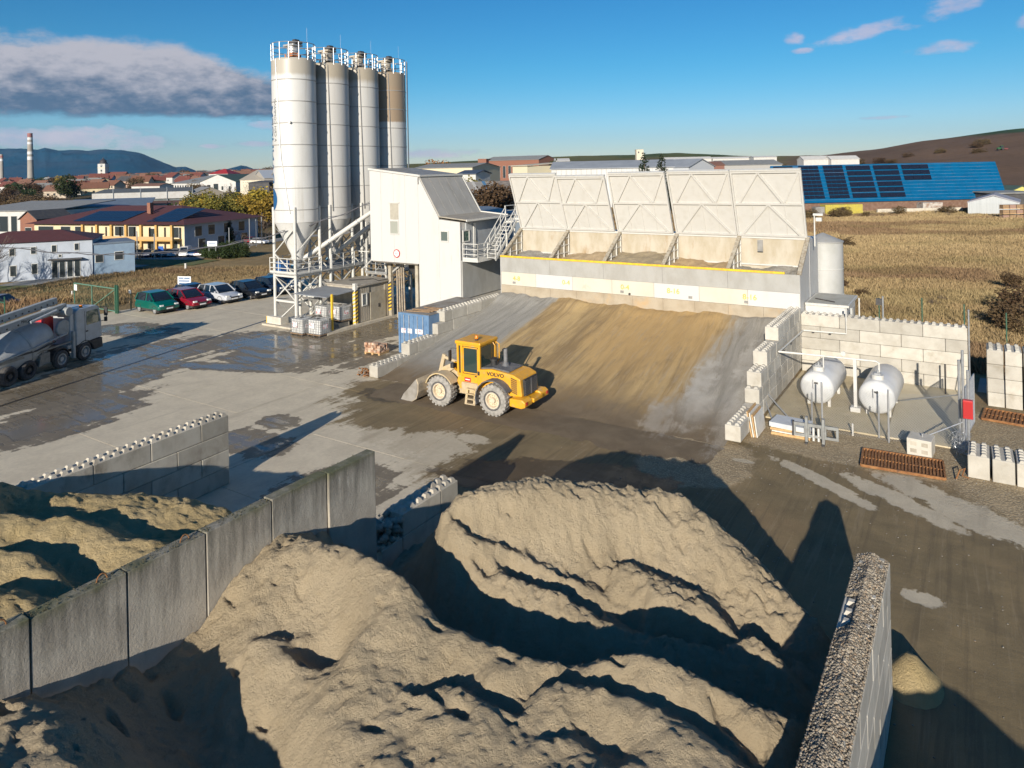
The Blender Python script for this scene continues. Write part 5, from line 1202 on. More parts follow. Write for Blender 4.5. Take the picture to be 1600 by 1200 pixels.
# rear mudguards as arcs
def arc(par, x, z, r, t0, t1, y0, y1, th_, m, nm, n=10):
    po = [(x + math.cos(t) * r, z + math.sin(t) * r) for t in np.linspace(t0, t1, n)]; pi_ = [(x + math.cos(t) * (r - th_), z + math.sin(t) * (r - th_)) for t in np.linspace(t1, t0, n)]
    mb = MB()
    for k in range(n - 1): mb.prism([po[k], po[k + 1], pi_[n - 2 - k], pi_[n - 1 - k]], y0, y1)
    return mb.build(nm, m, par)
for s_ in (1, -1):
    arc(L, -WB, .77, 1.0, rad(-18), rad(150), s_ * .72, s_ * 1.32, .05, lgrey, 'rear_mudguard')
    arc(L, WB, .77, .92, rad(20), rad(150), s_ * .62, s_ * 1.26, .06, ldirt, 'front_mudguard')
    pl = [( -WB + math.cos(t) * .98, .77 + math.sin(t) * .98) for t in np.linspace(rad(20), rad(140), 8)] + [(-2.25, 1.75), (-.55, 1.9)]
# cab
cx0, cx1 = -.62, .74
MB().prism([(cx0, 1.0), (cx0, 1.62), (cx1, 1.62), (cx1 + .1, 1.25), (cx1 - .1, .9)], -.74, .74).build('cab_base', ly, L, bevel=.03)
MB().box(cx0 - .06, cx1 + .14, -.84, .84, 3.18, 3.36).build('cab_roof', ly, L, bevel=.05)
mb = MB()
pc = [(cx0 + .05, cx0 + .0), (.0, .0), (cx1 - .02, cx1 + .05)]
for s_ in (1, -1):
    for (xb, xt) in ((cx0 + .06, cx0 + .04), (.50, .50), (cx1 - .02, cx1 + .0)): mb.bar((xb, s_ * .74, 1.6), (xt, s_ * .74, 3.2), .12, .11)
    mb.bar((cx0, s_ * .74, 1.66), (cx1, s_ * .74, 1.66), .08, .1); mb.bar((cx0, s_ * .74, 3.15), (cx1, s_ * .74, 3.15), .08, .08)
mb.bar((cx0 + .04, -.74, 3.15), (cx0 + .04, .74, 3.15), .08); mb.bar((cx1, -.74, 3.15), (cx1, .74, 3.15), .08)
mb.build('cab_frame', ly, L, bevel=.01)
gm = glassy('cab_glass', (.03, .05, .045), .04)
for s_ in (1, -1):
    MB().box(.56, cx1 - .07, s_ * .735, s_ * .745, 1.72, 3.1).build('side_window', gm, L); MB().box(cx0 + .12, .44, s_ * .735, s_ * .745, 1.72, 3.1).build('side_window', gm, L)
    dr = MB(); 
    for (a_, b_, c_, d_) in ((-.50, .44, 1.75, 1.81), (-.50, .44, 3.02, 3.08), (-.50, -.44, 1.75, 3.08), (.38, .44, 1.75, 3.08)): dr.box(a_, b_, s_ * .75, s_ * .77, c_, d_)
    dr.build('door_frame', ly if s_ < 0 else ly, L)
    MB().box(-.42, -.30, s_ * .77, s_ * .80, 1.62, 1.68).build('door_handle', ldark, L)
MB().box(cx0 - .0, cx0 + .02, -.66, .66, 1.72, 3.1).build('rear_window', gm, L); MB().box(cx1, cx1 + .02, -.66, .66, 1.72, 3.1).build('windscreen', gm, L)
MB().cyl((-.15, .35, 3.36), (-.15, .35, 3.44), .09, n=14).build('beacon_base', ldark, L); MB().lathe([(.085, 3.44), (.085, 3.56), (.05, 3.61), (0, 3.62)], 16, (-.15, .35, 0)).build('beacon', mat('amber', (.85, .22, .01), rough=.2), L, smooth=True)
MB().tube([(-.66, -.45, 1.9), (-.72, -.45, 2.2), (-.72, -.45, 3.0), (-.6, -.45, 3.15)], .025, 6).build('cab_handrail', ly, L)
MB().tube([(-.66, -.75, 2.1), (-.80, -.75, 2.2), (-.80, -.75, 3.0), (-.62, -.75, 3.1)], .03, 6).build('cab_handrail', ly, L)
for s_ in (1, -1):
    MB().tube([(cx1, s_ * .76, 2.95), (cx1 + .25, s_ * 1.0, 2.98), (cx1 + .27, s_ * 1.02, 2.3)], .018, 6).build('mirror_arm', ldark, L); MB().box(cx1 + .22, cx1 + .30, s_ * .98, s_ * 1.2, 2.35, 2.9).build('mirror', ldark, L, bevel=.03)
MB().cyl((-1.62, -.05, 2.1), (-1.62, -.05, 3.0), .10, n=14).build('exhaust_stack', mat('exhaust_grey', (.22, .22, .22), (.14, .14, .14), sc=5, rough=.5), L)
MB().lathe([(.22, 2.14), (.12, 2.35)], 16, (-1.62, -.05, 0)).build('exhaust_base', lgrey, L); MB().box(-1.56, -1.5, -.15, .1, 2.9, 3.02).build('exhaust_flap', ldark, L)
MB().cyl((-1.05, .15, 2.1), (-1.05, .15, 2.45), .17, n=16).build('air_intake', ldark, L); MB().lathe([(.22, 2.42), (.22, 2.5), (.08, 2.56), (0, 2.56)], 16, (-1.05, .15, 0)).build('intake_cap', ldark, L, smooth=True)
# steps and tank under the cab on both sides
for s_ in (1, -1):
    mb = MB()
    for x_ in (-.48, .02): mb.bar((x_, s_ * .98, 1.1), (x_ + .06, s_ * 1.08, .3), .05, .12)
    ld_ = mb.build('ladder', ldirt, L)
    for k in range(4): MB().box(-.46, .04, s_ * (1.08 - k * .02) - .1, s_ * (1.08 - k * .02) + .06, .32 + k * .24, .36 + k * .24).build('step', ldirt, ld_)
    MB().box(-.5, .5, s_ * .5, s_ * .86, .7, 1.3).build('side_tank', ldirt, L, bevel=.05)
    text('VOLVO', .25, 'maker_name', ldark, L, (-1.55, s_ * .83, 1.90), (PI / 2, 0, PI if s_ > 0 else 0), bold=.008, sx=1.2)
    st_ = MB().box(-.02, .36, s_ * .742, s_ * .75, 1.32, 1.52).build('red_sticker', red_pt, L); MB().box(.03, .31, s_ * .751, s_ * .754, 1.40, 1.45).build('sticker_line', mat('line_white', (.75, .7, .7)), st_)
    MB().box(-.62, -.5, s_ * .83, s_ * .84, 1.75, 1.95).build('body_marks', ldark, L)
# front frame, arms, cylinders, bucket
MB().prism([(.5, .55), (.5, 1.35), (1.2, 1.75), (1.6, 1.6), (2.1, .95), (2.1, .5)], -.42, .42).build('front_frame', ldirt, L, bevel=.04)
MB().prism([(.85, 1.3), (1.05, 2.1), (1.3, 2.1), (1.55, 1.5)], -.36, -.22).build('arm_tower', ly, L, bevel=.03); MB().prism([(.85, 1.3), (1.05, 2.1), (1.3, 2.1), (1.55, 1.5)], .22, .36).build('arm_tower', ly, L, bevel=.03)
for s_ in (1, -1):
    MB().prism([(1.05, 1.85), (1.25, 2.1), (2.0, 1.75), (3.05, .65), (2.95, .35), (2.7, .35), (1.9, 1.35)], s_ * .42, s_ * .54).build('lift_arm', ldirt, L, bevel=.03)
    MB().cyl((.95, s_ * .48, 1.05), (2.1, s_ * .48, 1.25), .075, n=10).build('lift_cylinder', ldirt, L)
    MB().box(1.0, 1.18, s_ * .6, s_ * .85, 1.9, 2.15).build('head_lamp', ldark, L, bevel=.03)
    MB().bar((1.0, s_ * .5, 1.7), (1.08, s_ * .7, 1.95), .08).build('lamp_bracket', ly, L)
MB().cyl((1.2, 0, 1.95), (2.15, 0, 2.15), .085, n=10).build('tilt_cylinder', ldirt, L); MB().bar((2.15, 0, 2.3), (2.45, 0, 1.25), .14, .2).build('bell_crank', ldirt, L); MB().bar((2.45, 0, 1.3), (3.0, 0, .95), .10, .12).build('bucket_link', ldirt, L)
hs_ = MB()
for k in range(6): hs_.tube([(.75, -.3 + k * .12, 1.3), (1.0, -.32 + k * .13, 1.65 + .05 * (k % 3)), (1.35, -.2 + k * .08, 1.6), (1.6, -.1 + k * .04, 1.9)], .025, 6)
hs_.build('hydraulic_hoses', ldark, L)
bk_m = mat('bucket_steel', (.50, .42, .30), (.36, .30, .22), sc=3, rough=.75, c3=(.25, .23, .21), sc3=2, lo3=.5, hi3=.75)
bp = [(3.02, 1.18), (2.93, .95), (2.95, .55), (3.08, .22), (3.35, .06), (4.05, .03), (4.05, .0), (3.33, .0), (3.02, .18), (2.88, .55), (2.86, .98), (2.97, 1.24)]
sh_ = MB()
for k in range(5): sh_.prism([bp[k], bp[k + 1], bp[10 - k], bp[11 - k]], -1.36, 1.36)
sh_.build('bucket_shell', bk_m, L)
for s_ in (1, -1):
    MB().prism([(3.02, 1.2), (2.92, .95), (2.94, .5), (3.08, .18), (3.33, .02), (4.05, .02), (3.85, .35), (3.45, .75)], s_ * 1.34, s_ * 1.38).build('bucket_cheek', mat('bucket_side', (.30, .28, .25), (.22, .2, .17), sc=3, rough=.6), L)
MB().box(3.85, 4.12, -1.4, 1.4, -.0, .035).build('cutting_edge', steel_dk, L)
ld2 = MB(); ld2.prism([(2.99, .25), (3.35, .08), (3.9, .06), (3.5, .55), (3.05, .8)], -1.3, 1.3); ld2.build('bucket_load', mat('bucket_load_grit', (.26, .235, .19), (.2, .18, .15), sc=8, rough=1, bmp=.6), L)

# ------------------------------------------------------------------ mixer truck with boom
tc_ = mat('truck_white', (.46, .49, .50), (.40, .42, .42), sc=3, rough=.35, c3=(.42, .40, .36), sc3=2, lo3=.6, hi3=.85)
tgy = mat('truck_boom_grey', (.34, .36, .36), (.28, .29, .28), sc=4, rough=.5)
tdk = mat('truck_dark', (.03, .03, .033), (.06, .055, .05), sc=5, rough=.6)
tlt = mat('truck_frame_beige', (.26, .25, .22), (.18, .17, .15), sc=4, rough=.6)
w1, w4 = Vector(G(130.7, 548.7, .52)), Vector(G(17, 587, .52)); hdg = Vector((w1.x - w4.x, w1.y - w4.y, 0)).normalized(); lf = Vector((-hdg.y, hdg.x, 0))
T = thing('mixer_truck', 'grey and white concrete mixer truck with folded boom parked at the left edge', 'mixer truck', (w1.x + lf.x * 1.12, w1.y + lf.y * 1.12, 0), math.atan2(hdg.y, hdg.x))
for x in (0, -1.75, -3.95, -5.15):
    for s_ in (1, -1): wheel(T, x, s_, r=.52, w_=.32 if x > -3 else .5, rr=.29, tm=mat('truck_tyre', (.05, .05, .05), (.10, .09, .085), sc=9, rough=.9), rm=mat('truck_rim', (.45, .44, .42), (.3, .28, .25), sc=6, rough=.5) if x > -3 else tdk, lug=False, yo=1.12 if x > -3 else 1.03)
MB().box(-8.2, 1.2, -.42, .42, .75, 1.05).build('chassis', tdk, T)
cab_p = [(-.62, 1.0), (-.62, 3.0), (-.45, 3.1), (.95, 3.1), (1.2, 2.95), (1.36, 2.1), (1.40, 1.1)]
MB().prism(cab_p, -1.22, 1.22).build('cab', tc_, T, bevel=.06)
MB().prism([(-.62, .62), (-.62, .99), (1.43, 1.05), (1.47, .45), (.8, .42), (.62, .85), (-.5, .85)], -1.2, 1.2).build('cab_skirt', tdk, T, bevel=.03)
MB().prism([(1.26, 2.9), (1.40, 2.12), (1.44, 2.12), (1.30, 2.9)], -1.1, 1.1).build('windscreen', gm, T)
MB().box(1.385, 1.42, -.9, .9, 1.15, 1.95).build('grille', tdk, T)
for k in range(4): MB().box(1.42, 1.44, -.8, .8, 1.25 + k * .17, 1.32 + k * .17).build('grille_bar', tc_, T)
for s_ in (1, -1):
    MB().prism([(.15, 2.05), (.15, 2.85), (1.05, 2.85), (1.22, 2.05)], s_ * 1.222, s_ * 1.23).build('side_window', glass_gn, T)
    mb = MB(); mb.box(.02, .05, s_ * 1.222, s_ * 1.228, 1.1, 2.9); mb.build('door_gap', tdk, T)
    MB().box(.1, .25, s_ * 1.22, s_ * 1.25, 1.65, 1.72).build('door_handle', tdk, T)
    MB().tube([(1.25, s_ * 1.2, 2.9), (1.5, s_ * 1.45, 2.92), (1.5, s_ * 1.45, 2.1), (1.3, s_ * 1.25, 2.05)], .025, 6).build('mirror_arm', tdk, T); MB().box(1.42, 1.52, s_ * 1.33, s_ * 1.55, 2.35, 2.85).build('mirror', tdk, T, bevel=.03); MB().box(1.42, 1.52, s_ * 1.33, s_ * 1.52, 2.0, 2.28).build('mirror', tdk, T, bevel=.03)
    arc(T, 0, .52, .66, rad(10), rad(170), s_ * .9, s_ * 1.24, .04, tdk, 'front_mudguard'); arc(T, -1.75, .52, .64, rad(0), rad(180), s_ * .9, s_ * 1.22, .04, tdk, 'mudguard')
    MB().box(1.40, 1.46, s_ * .85 - .15, s_ * .85 + .15, .72, .92).build('headlamp', mat('lamp_lens', (.7, .7, .7), rough=.1), T)
    MB().box(-3.2, -2.5, s_ * .85, s_ * 1.2, .55, 1.15).build('side_tank', tlt, T, bevel=.04); mb = MB(); mb.bar((-6.8, s_ * 1.18, 1.30), (-3.0, s_ * 1.18, 1.3), .1, .14); mb.bar((-3.0, s_ * 1.18, 1.3), (-3.25, s_ * 1.18, .5), .1, .14); mb.bar((-3.0, s_ * 1.18, 1.3), (-.9, s_ * 1.18, 1.35), .06, .08); mb.build('side_rail', tlt, T)
    for k in range(3): MB().box(-3.28, -3.0 + .1, s_ * 1.05, s_ * 1.25, .55 + k * .25, .60 + k * .25).build('step', tlt, T)
MB().cyl((.1, -.9, 3.1), (.1, -.9, 3.25), .09, n=12).build('beacon', MATS['amber'], T)
MB().box(-.95, -.66, -1.1, -.75, 1.0, 2.9).build('air_stack', tc_, T, bevel=.03); MB().box(-1.25, -.68, -1.18, -.4, .95, 1.15).build('outrigger_box', tgy, T); MB().bar((-.85, -1.2, 1.9), (-.85, -1.2, .35), .16).build('outrigger_leg', tgy, T); MB().bar((-.85, 1.2, 1.9), (-.85, 1.2, .35), .16).build('outrigger_leg', tgy, T)
# drum: axis tilted, mouth to the rear
dprof = [(.25, 0), (.75, .15), (1.12, 1.0), (1.18, 2.1), (1.05, 3.2), (.72, 4.3), (.55, 4.6), (.50, 4.62)]
dm_ = MB().lathe(dprof, 36, (0, 0, 0), 'x').build('drum', mat('drum_grey', (.40, .42, .42), (.33, .34, .34), sc=2, rough=.5), T, smooth=True); dm_.location = (-1.75, -.12, 2.0); dm_.rotation_euler = (0, rad(13), PI)
MB().lathe([(1.185, 2.0), (1.22, 2.03), (1.22, 2.12), (1.185, 2.15)], 36, (0, 0, 0), 'x').build('drum_ring', tgy, dm_)
mb = MB(); 
for (x_, z_) in ((-2.2, 1.3), (-6.6, 1.9)): mb.box(x_ - .2, x_ + .2, -.7, .7, 1.0, z_)
mb.build('drum_cradle', tdk, T)
MB().prism([(-1.5, 1.4), (-1.5, 2.9), (-2.0, 3.05), (-2.2, 2.6), (-1.9, 1.4)], -.5, .5).build('drum_drive', red_pt, T)
MB().cyl((-1.35, -1.05, 2.2), (-1.35, -.85, 2.2), .48, n=28).build('water_tank', tgy, T, bevel=.05)
# folded boom sections
for (p, q, w_, h_, y_) in [((-.95, 3.35), (-7.6, 2.75), .34, .40, -.75), ((-1.0, 3.7), (-5.0, 3.35), .30, .38, -.2), ((-5.0, 3.35), (-9.0, 2.95), .28, .34, -.2)]:
    MB().bar((p[0], y_, p[1]), (q[0], y_, q[1]), w_, h_).build('boom_section', tgy, T, bevel=.03)
    for k in np.linspace(.08, .92, 9):
        x_ = p[0] + (q[0] - p[0]) * k; z_ = p[1] + (q[1] - p[1]) * k; MB().cyl((x_, y_ - w_ / 2 - .02, z_ - .05), (x_, y_ - w_ / 2 + .01, z_ - .05), .05, n=8).build('boom_pin', tdk, T)
MB().cyl((-1.15, -1.25, 3.1), (-1.15, .1, 3.1), .26, n=20).build('boom_joint', tgy, T); MB().cyl((-1.8, -1.0, 3.3), (-3.6, -1.0, 3.0), .08, n=10).build('boom_cylinder', tc_, T)
MB().tube([(-1.4, -1.3, 1.9), (-4.5, -1.3, 1.55), (-7.0, -1.3, 1.35)], .06, 8).build('hose_pipe', tgy, T); MB().tube([(-2.2, -1.28, 1.65), (-3.5, -1.3, 1.45), (-5.2, -1.28, 1.5)], .05, 8).build('hose_pipe', tdk, T)
text('CIFA', .24, 'maker_name', tdk, T, (-5.6, -.925, 2.90), (PI / 2, rad(5.2), 0), bold=.006); text('MAGNUM', .22, 'model_name', tdk, T, (-3.6, -.925, 3.08), (PI / 2, rad(5.2), 0)); text('MK 28', .22, 'model_number', tdk, T, (-2.2, -.925, 3.2), (PI / 2, rad(5.2), 0))
MB().prism([(-7.2, 1.7), (-7.2, 2.0), (-6.7, 2.5), (-6.4, 2.35), (-6.4, 1.7)], -1.2, -.9).build('hopper_guard', tc_, T)
MB().box(-8.3, -7.9, -1.2, 1.2, .7, 1.6).build('pump_hopper', mat('hopper_cream', (.6, .58, .5), rough=.6), T, bevel=.04); MB().box(-7.7, -7.4, -1.22, -.9, .9, 1.3).build('warning_board', yellow_pt, T)

# ------------------------------------------------------------------ cars
def car_mat(n, c): return mat('car_' + n, c, rough=.28, coat=.6, spec=.5)
cglass = glassy('car_glass', (.015, .02, .025), .05)
rim_s = mat('alloy_rim', (.5, .5, .5), rough=.35, metal=.5)
def make_car(name, label, m, L_=4.2, H=1.46, Wd=1.74, kind='hatch', loc=(0, 0, 0), rz=0, group=None, plate=True, lp=1.0):
    t = thing(name, label, 'car', loc, rz, group); x0, x1 = -L_ / 2, L_ / 2; h = H; bl = .62 * h
    if kind == 'hatch': low = [(x0 + .05, .35), (x0, .62), (x0 + .10, bl), (x1 - 1.15, bl - .02), (x1 - .25, bl - .20), (x1 - .02, .58), (x1, .35)]; roof = [(x0 + .12, bl), (x0 + .45, h - .05), (x0 + .9, h), (x0 + L_ * .55, h - .02), (x1 - 1.1, bl - .01)]
    elif kind == 'mini': low = [(x0 + .03, .35), (x0, .7), (x0 + .10, bl), (x1 - .85, bl), (x1 - .18, bl - .22), (x1, .6), (x1, .35)]; roof = [(x0 + .10, bl), (x0 + .30, h - .08), (x0 + .8, h), (x0 + L_ * .56, h - .03), (x1 - .80, bl)]
    else: low = [(x0 + .05, .35), (x0, .62), (x0 + .10, bl - .02), (x1 - 1.2, bl - .02), (x1 - .25, bl - .18), (x1 - .02, .56), (x1, .33)]; roof = [(x0 + .62, bl - .02), (x0 + 1.15, h - .03), (x0 + 1.7, h), (x0 + L_ * .58, h - .05), (x1 - 1.18, bl - .02)]
    # lower body with rounded plan
    def loft(secs, nm, mm, par=t, bev=.05):
        mb = MB(); n = len(secs[0]); vs = []; fs = []
        for s_ in secs: vs += s_
        for i in range(len(secs) - 1):
            for k in range(n): a = i * n + k; b = i * n + (k + 1) % n; fs.append((a, b, b + n, a + n))
        fs.append(tuple(range(n))); fs.append(tuple(reversed([(len(secs) - 1) * n + k for k in range(n)])))
        mb.add(vs, fs); return mb.build(nm, mm, par, smooth=True, bevel=bev)
    hw = Wd / 2
    secs = []
    for (y, ins) in ((-hw, .10), (-hw + .10, .02), (-hw * .3, 0), (hw * .3, 0), (hw - .10, .02), (hw, .10)):
        secs.append([(px + (ins if px < 0 else -ins) * (1 if abs(px) > L_ / 2 - .5 else 0), y, z_ + (-.03 if abs(abs(y) - hw) < .01 and z_ > .6 else 0)) for px, z_ in low])
    loft(secs, 'body', m)
    secs = []
    for (y, zt) in ((-hw + .05, 0), (-hw + .20, 1), (0, 1.015), (hw - .20, 1), (hw - .05, 0)):
        secs.append([(px if zt else px, y, bl + (z_ - bl) * (zt if zt else 0) + (0 if zt else -.02)) for px, z_ in roof])
    loft(secs, 'cabin_glass', cglass, bev=0)
    yr = hw - .20
    rf = MB(); rr = roof[1:4]
    rf.prism([(roof[1][0] - .0, roof[1][1] + .0), (roof[2][0], roof[2][1] + .03), (roof[3][0], roof[3][1] + .03), (roof[3][0] + .03, roof[3][1] - .01), (roof[2][0], roof[2][1] - .0), (roof[1][0], roof[1][1] - .03)], -yr - .02, yr + .02); rf.build('roof', m, t, bevel=.02)
    for s_ in (1, -1):
        mb = MB(); yb, yt = s_ * (hw - .05), s_ * (hw - .19)
        for (k0, fx) in ((1, .0),): mb.bar((roof[0][0], yb, roof[0][1]), (roof[1][0], yt, roof[1][1]), .10, .07)
        mb.bar((roof[4][0], yb, roof[4][1]), (roof[3][0], yt, roof[3][1]), .07, .07)
        xm = x0 + L_ * .46; mb.bar((xm, yb + s_ * .0, bl - .02), (xm - .03, yt, h - .03), .09, .05)
        if kind != 'mini': xm = x0 + L_ * .26; mb.bar((xm, yb, bl - .02), (xm + .05, yt, h - .05), .08, .05)
        mb.build('pillars', m, t)
        for xw in (x0 + L_ * .19, x1 - L_ * .20):
            arc(t, xw, .31, .37, rad(-5), rad(185), s_ * (hw - .14), s_ * (hw + .005), .04, tdk, 'wheel_arch', 8)
            w_ = wheel(t, xw, s_, r=.31, w_=.20, rr=.21, tm=black_rub, rm=rim_s, lug=False, yo=hw - .11)
        MB().box(x1 - .22, x1 - .04, s_ * (hw - .42), s_ * (hw - .10), .60, .74).build('headlight', mat('headlight_lens', (.75, .75, .72), rough=.08), t, bevel=.03)
        MB().box(x0 - .01, x0 + .08, s_ * (hw - .35), s_ * (hw - .08), .72, .9).build('tail_light', red_pt, t, bevel=.02)
        MB().box(x1 - L_ * .33, x1 - L_ * .30, s_ * (hw - .02), s_ * (hw + .15), bl + .02, bl + .14).build('mirror', m, t, bevel=.03)
    MB().box(x1 - .06, x1 + .012, -.38, .38, .48, .60).build('grille', tdk, t); 
    if plate: MB().box(x1 + .0, x1 + .025, -.26, .26, .38, .48).build('number_plate', mat('plate_white', (.75, .75, .75)), t)
    MB().box(x0 + .2, x1 - .2, -hw + .06, hw - .06, .18, .36).build('underbody', tdk, t)
    return t
AZC = -YR
def car_at(px, py, name, label, m, **k):
    g = G(px, py); a, b = AB(g[0], g[1]); Lc = k.get('L_', 4.2); Wc = k.get('Wd', 1.74)
    loc = W(a - (Lc / 2 - Lc * .20), b + Wc / 2 - .1); dr = k.pop('drz', 0)
    return make_car(name, label, m, loc=loc, rz=AZC + dr, group='cars parked along the fence', **k)
car_at(243, 491, 'parked_car', 'dark green small hatchback, first car beside the green gate', car_mat('green', (.0, .10, .075)), L_=3.6, H=1.58, kind='mini')
car_at(294, 484, 'parked_car', 'dark red hatchback parked right of the green one', car_mat('red', (.22, .008, .02)), L_=4.3, H=1.48)
car_at(345, 475, 'parked_car', 'silver hatchback with open wheel design, third in the row', car_mat('silver', (.50, .52, .55)), L_=4.3, H=1.46)
car_at(391, 468, 'parked_car', 'black saloon with two-spoke grille parked right of the silver car', car_mat('black', (.012, .014, .018)), L_=4.5, H=1.44, kind='saloon')
car_at(429, 461, 'parked_car', 'dark navy saloon partly hidden by the silo leg', car_mat('navy', (.012, .022, .045)), L_=4.6, H=1.46, kind='saloon')
make_car('parked_car', 'grey-blue car behind the silo legs, last in the parked row', car_mat('greyblue', (.10, .15, .20)), L_=4.4, H=1.45, kind='saloon', loc=W(-47.5, 5.3), rz=AZC, group='cars parked along the fence')
make_car('parked_car', 'dark blue car squeezed between the red and silver hatchbacks', car_mat('dkblue', (.01, .03, .08)), L_=4.2, H=1.40, kind='saloon', loc=W(-49.6, -2.75), rz=AZC, group='cars parked along the fence')
# ------------------------------------------------------------------ gas cage
def tank(a, b, lab, kind=0):
    t = yard('gas_tank', lab, 'gas tank', a, b, 0, rad(-2), 'white gas tanks in the cage')
    r = .70; z = .93; L_ = 3.15
    MB().lathe([(0, -.10), (.35, -.085), (.58, -.03), (.67, .04), (r, .12), (r, L_ - .12), (.67, L_ - .04), (.58, L_ + .03), (.35, L_ + .085), (0, L_ + .1)], 40, (0, 0, z), 'y').build('shell', mat('tank_white', (.60, .605, .60), (.53, .53, .515), sc=2, rough=.3), t, smooth=True)
    for y_ in (.5, 2.6):
        for s_ in (-1, 1): MB().box(s_ * .42 - .06, s_ * .42 + .06, y_ - .06, y_ + .06, .05, .66).build('foot', white_paint, t)
    MB().cyl((0, .45, z + r - .03), (0, .45, z + r + .16), .24, n=24).build('valve_dome', white_paint, t)
    q = MB(); q.box(-.12, .12, .35, .55, z + r + .16, z + r + .24); q.cyl((0, .45, z + r + .2), (0, .45, z + r + .34), .05, n=8); q.build('valves', galv, t)
    MB().box(-.08, .08, -.10, -.085, z + .2, z + .28).build('name_plate', steel_dk, t)
    MB().tube([(-.1, -.1, z), (-.1, -.22, z + .05), (-.1, -.22, z + .4)], .015, 6).build('gauge_pipe', galv, t)
    return t
tank(1.70, -5.75, 'white horizontal gas tank on the left in the fenced cage')
tank(4.07, -5.9, 'white horizontal gas tank on the right in the fenced cage')
gp = yard('gas_pipe', 'white gas pipe running along the block walls and over both tanks', 'pipe', 0, 0)
MB().tube([(2.17, -.12, 3.5), (2.17, -.12, 2.2), (.12, -.12, 2.16), (.12, -5.6, 2.30), (4.0, -5.3, 2.30), (4.12, -5.3, 2.25), (4.12, -5.3, 1.75)], .045, 10).build('pipe_run', white_paint, gp, smooth=True)
MB().tube([(1.95, -5.45, 2.3), (1.95, -5.45, 1.8)], .03, 8).build('drop_pipe', white_paint, gp)
MB().bar((3.2, -5.35, 0), (3.2, -5.35, 2.3), .13).build('pipe_post', white_paint, gp); MB().box(3.0, 3.4, -5.55, -5.15, .05, .25).build('post_foot', white_paint, gp, bevel=.03)
MB().cyl((2.75, -5.35, 2.5), (2.75, -5.42, 2.5), .1, n=16).build('gauge', white_paint, gp); MB().cyl((2.75, -5.37, 2.3), (2.75, -5.37, 2.45), .02, n=6).build('gauge_stem', white_paint, gp)
for (x_, y_) in ((.06, -1.2), (.06, -3.0), (.06, -4.6)): MB().box(0, .16, y_ - .05, y_ + .05, 2.1, 2.14).build('bracket', steel_dk, gp)
for x_ in (.6, 1.4): MB().box(x_ - .05, x_ + .05, -.16, 0, 2.08, 2.12).build('bracket', steel_dk, gp)
def post(a, b, h, lab, m=galv, r=.035, grp='steel posts of the cage fence'):
    t = yard('fence_post', lab, 'fence post', a, b, 0, group=grp); MB().cyl((0, 0, 0), (0, 0, h), r, n=8).build('tube', m, t); MB().lathe([(r * 1.3, h), (r * .6, h + .04), (0, h + .04)], 8).build('cap', m, t); return t
post(-.35, -7.0, 2.45, 'steel fence post standing at the stepped end of the ramp wall'); post(2.38, -8.55, 2.0, 'steel fence post in front of the left gas tank, by the grey fork carriage'); post(4.72, -8.35, 2.0, 'steel fence post in front of the right gas tank')
post(1.9, -8.0, 1.35, 'short steel post before the left gas tank'); post(4.35, -8.0, 1.2, 'short steel post before the right gas tank')
MB_ = post(3.45, -8.3, .45, 'short white stub post between the two front fence posts', white_paint)
post(7.35, -.1, 3.85, 'tall twin steel post at the right end of the high block wall'); post(6.4, -.9, 1.4, 'dark thin steel post by the foot of the high block wall', steel_dk)
mb = MB()
# gate leaf seen edge-on with its two tall posts
gt = yard('cage_gate', 'tall galvanised mesh gate seen edge-on between post and bales of wire', 'gate', 7.15, -7.3)
for (x_, y_, h) in ((0, 0, 3.6), (.16, -.12, 2.9), (-.12, .12, 3.2)): MB().cyl((x_, y_, 0), (x_, y_, h), .05, n=8).build('post', galv, gt)
fr = MB()
for z_ in (.15, 1.1, 2.1): fr.cyl((0, 0, z_), (.35, 2.6, z_), .025, n=6)
fr.cyl((.35, 2.6, .15), (.35, 2.6, 2.1), .025, n=6); fr.build('leaf_frame', galv, gt)
MB().cyl((-.05, .1, 1.9), (-2.3, 2.9, .5), .03, n=6).build('stay', galv, gt); MB().cyl((0, 0, .9), (-1.7, -1.2, .2), .025, n=6).build('stay', galv, gt); MB().cyl((0.2, 6.2, 2.2), (.25, 4.3, .2), .02, n=6).build('stay', galv, gt)
def mesh_net(par, p0, p1, z0, z1, sp=.09, r=.0035, m=galv):
    p0, p1 = Vector(p0), Vector(p1); Lx = (p1 - p0).length; d = (p1 - p0) / Lx; H = z1 - z0; mb = MB()
    k = -H
    def seg(u0, v0, u1, v1): a = p0 + d * u0 + Vector((0, 0, z0 + v0)); b = p0 + d * u1 + Vector((0, 0, z0 + v1)); mb.tube([a, b], r, 3, cap=False)
    while k < Lx:
        u0, v0 = (k, 0) if k >= 0 else (0, -k); u1 = min(k + H, Lx); v1 = u1 - k
        if u1 > u0: seg(u0, v0, u1, v1)
        u1b = k + H; v0b = 0; uu0 = max(k, 0); 
        if u1b > 0:
            ua = min(u1b, Lx); va = u1b - ua; seg(ua, va, uu0, u1b - uu0)
        k += sp
    return mb.build('chain_link', m, par, kind='stuff')
mesh_net(gt, (0, 0, 0), (.35, 2.6, 0), .15, 2.1, .08, .006)
cf_ = yard('cage_fence', 'sagging chain-link netting strung along the front of the gas cage', 'fence', 0, 0)
mesh_net(cf_, (-.35, -7.0, 0), (2.38, -8.55, 0), .05, 1.9, .10, .003); mesh_net(cf_, (2.38, -8.55, 0), (4.72, -8.35, 0), .05, 1.9, .10, .003); mesh_net(cf_, (4.72, -8.35, 0), (7.1, -7.35, 0), .05, 1.9, .10, .003)
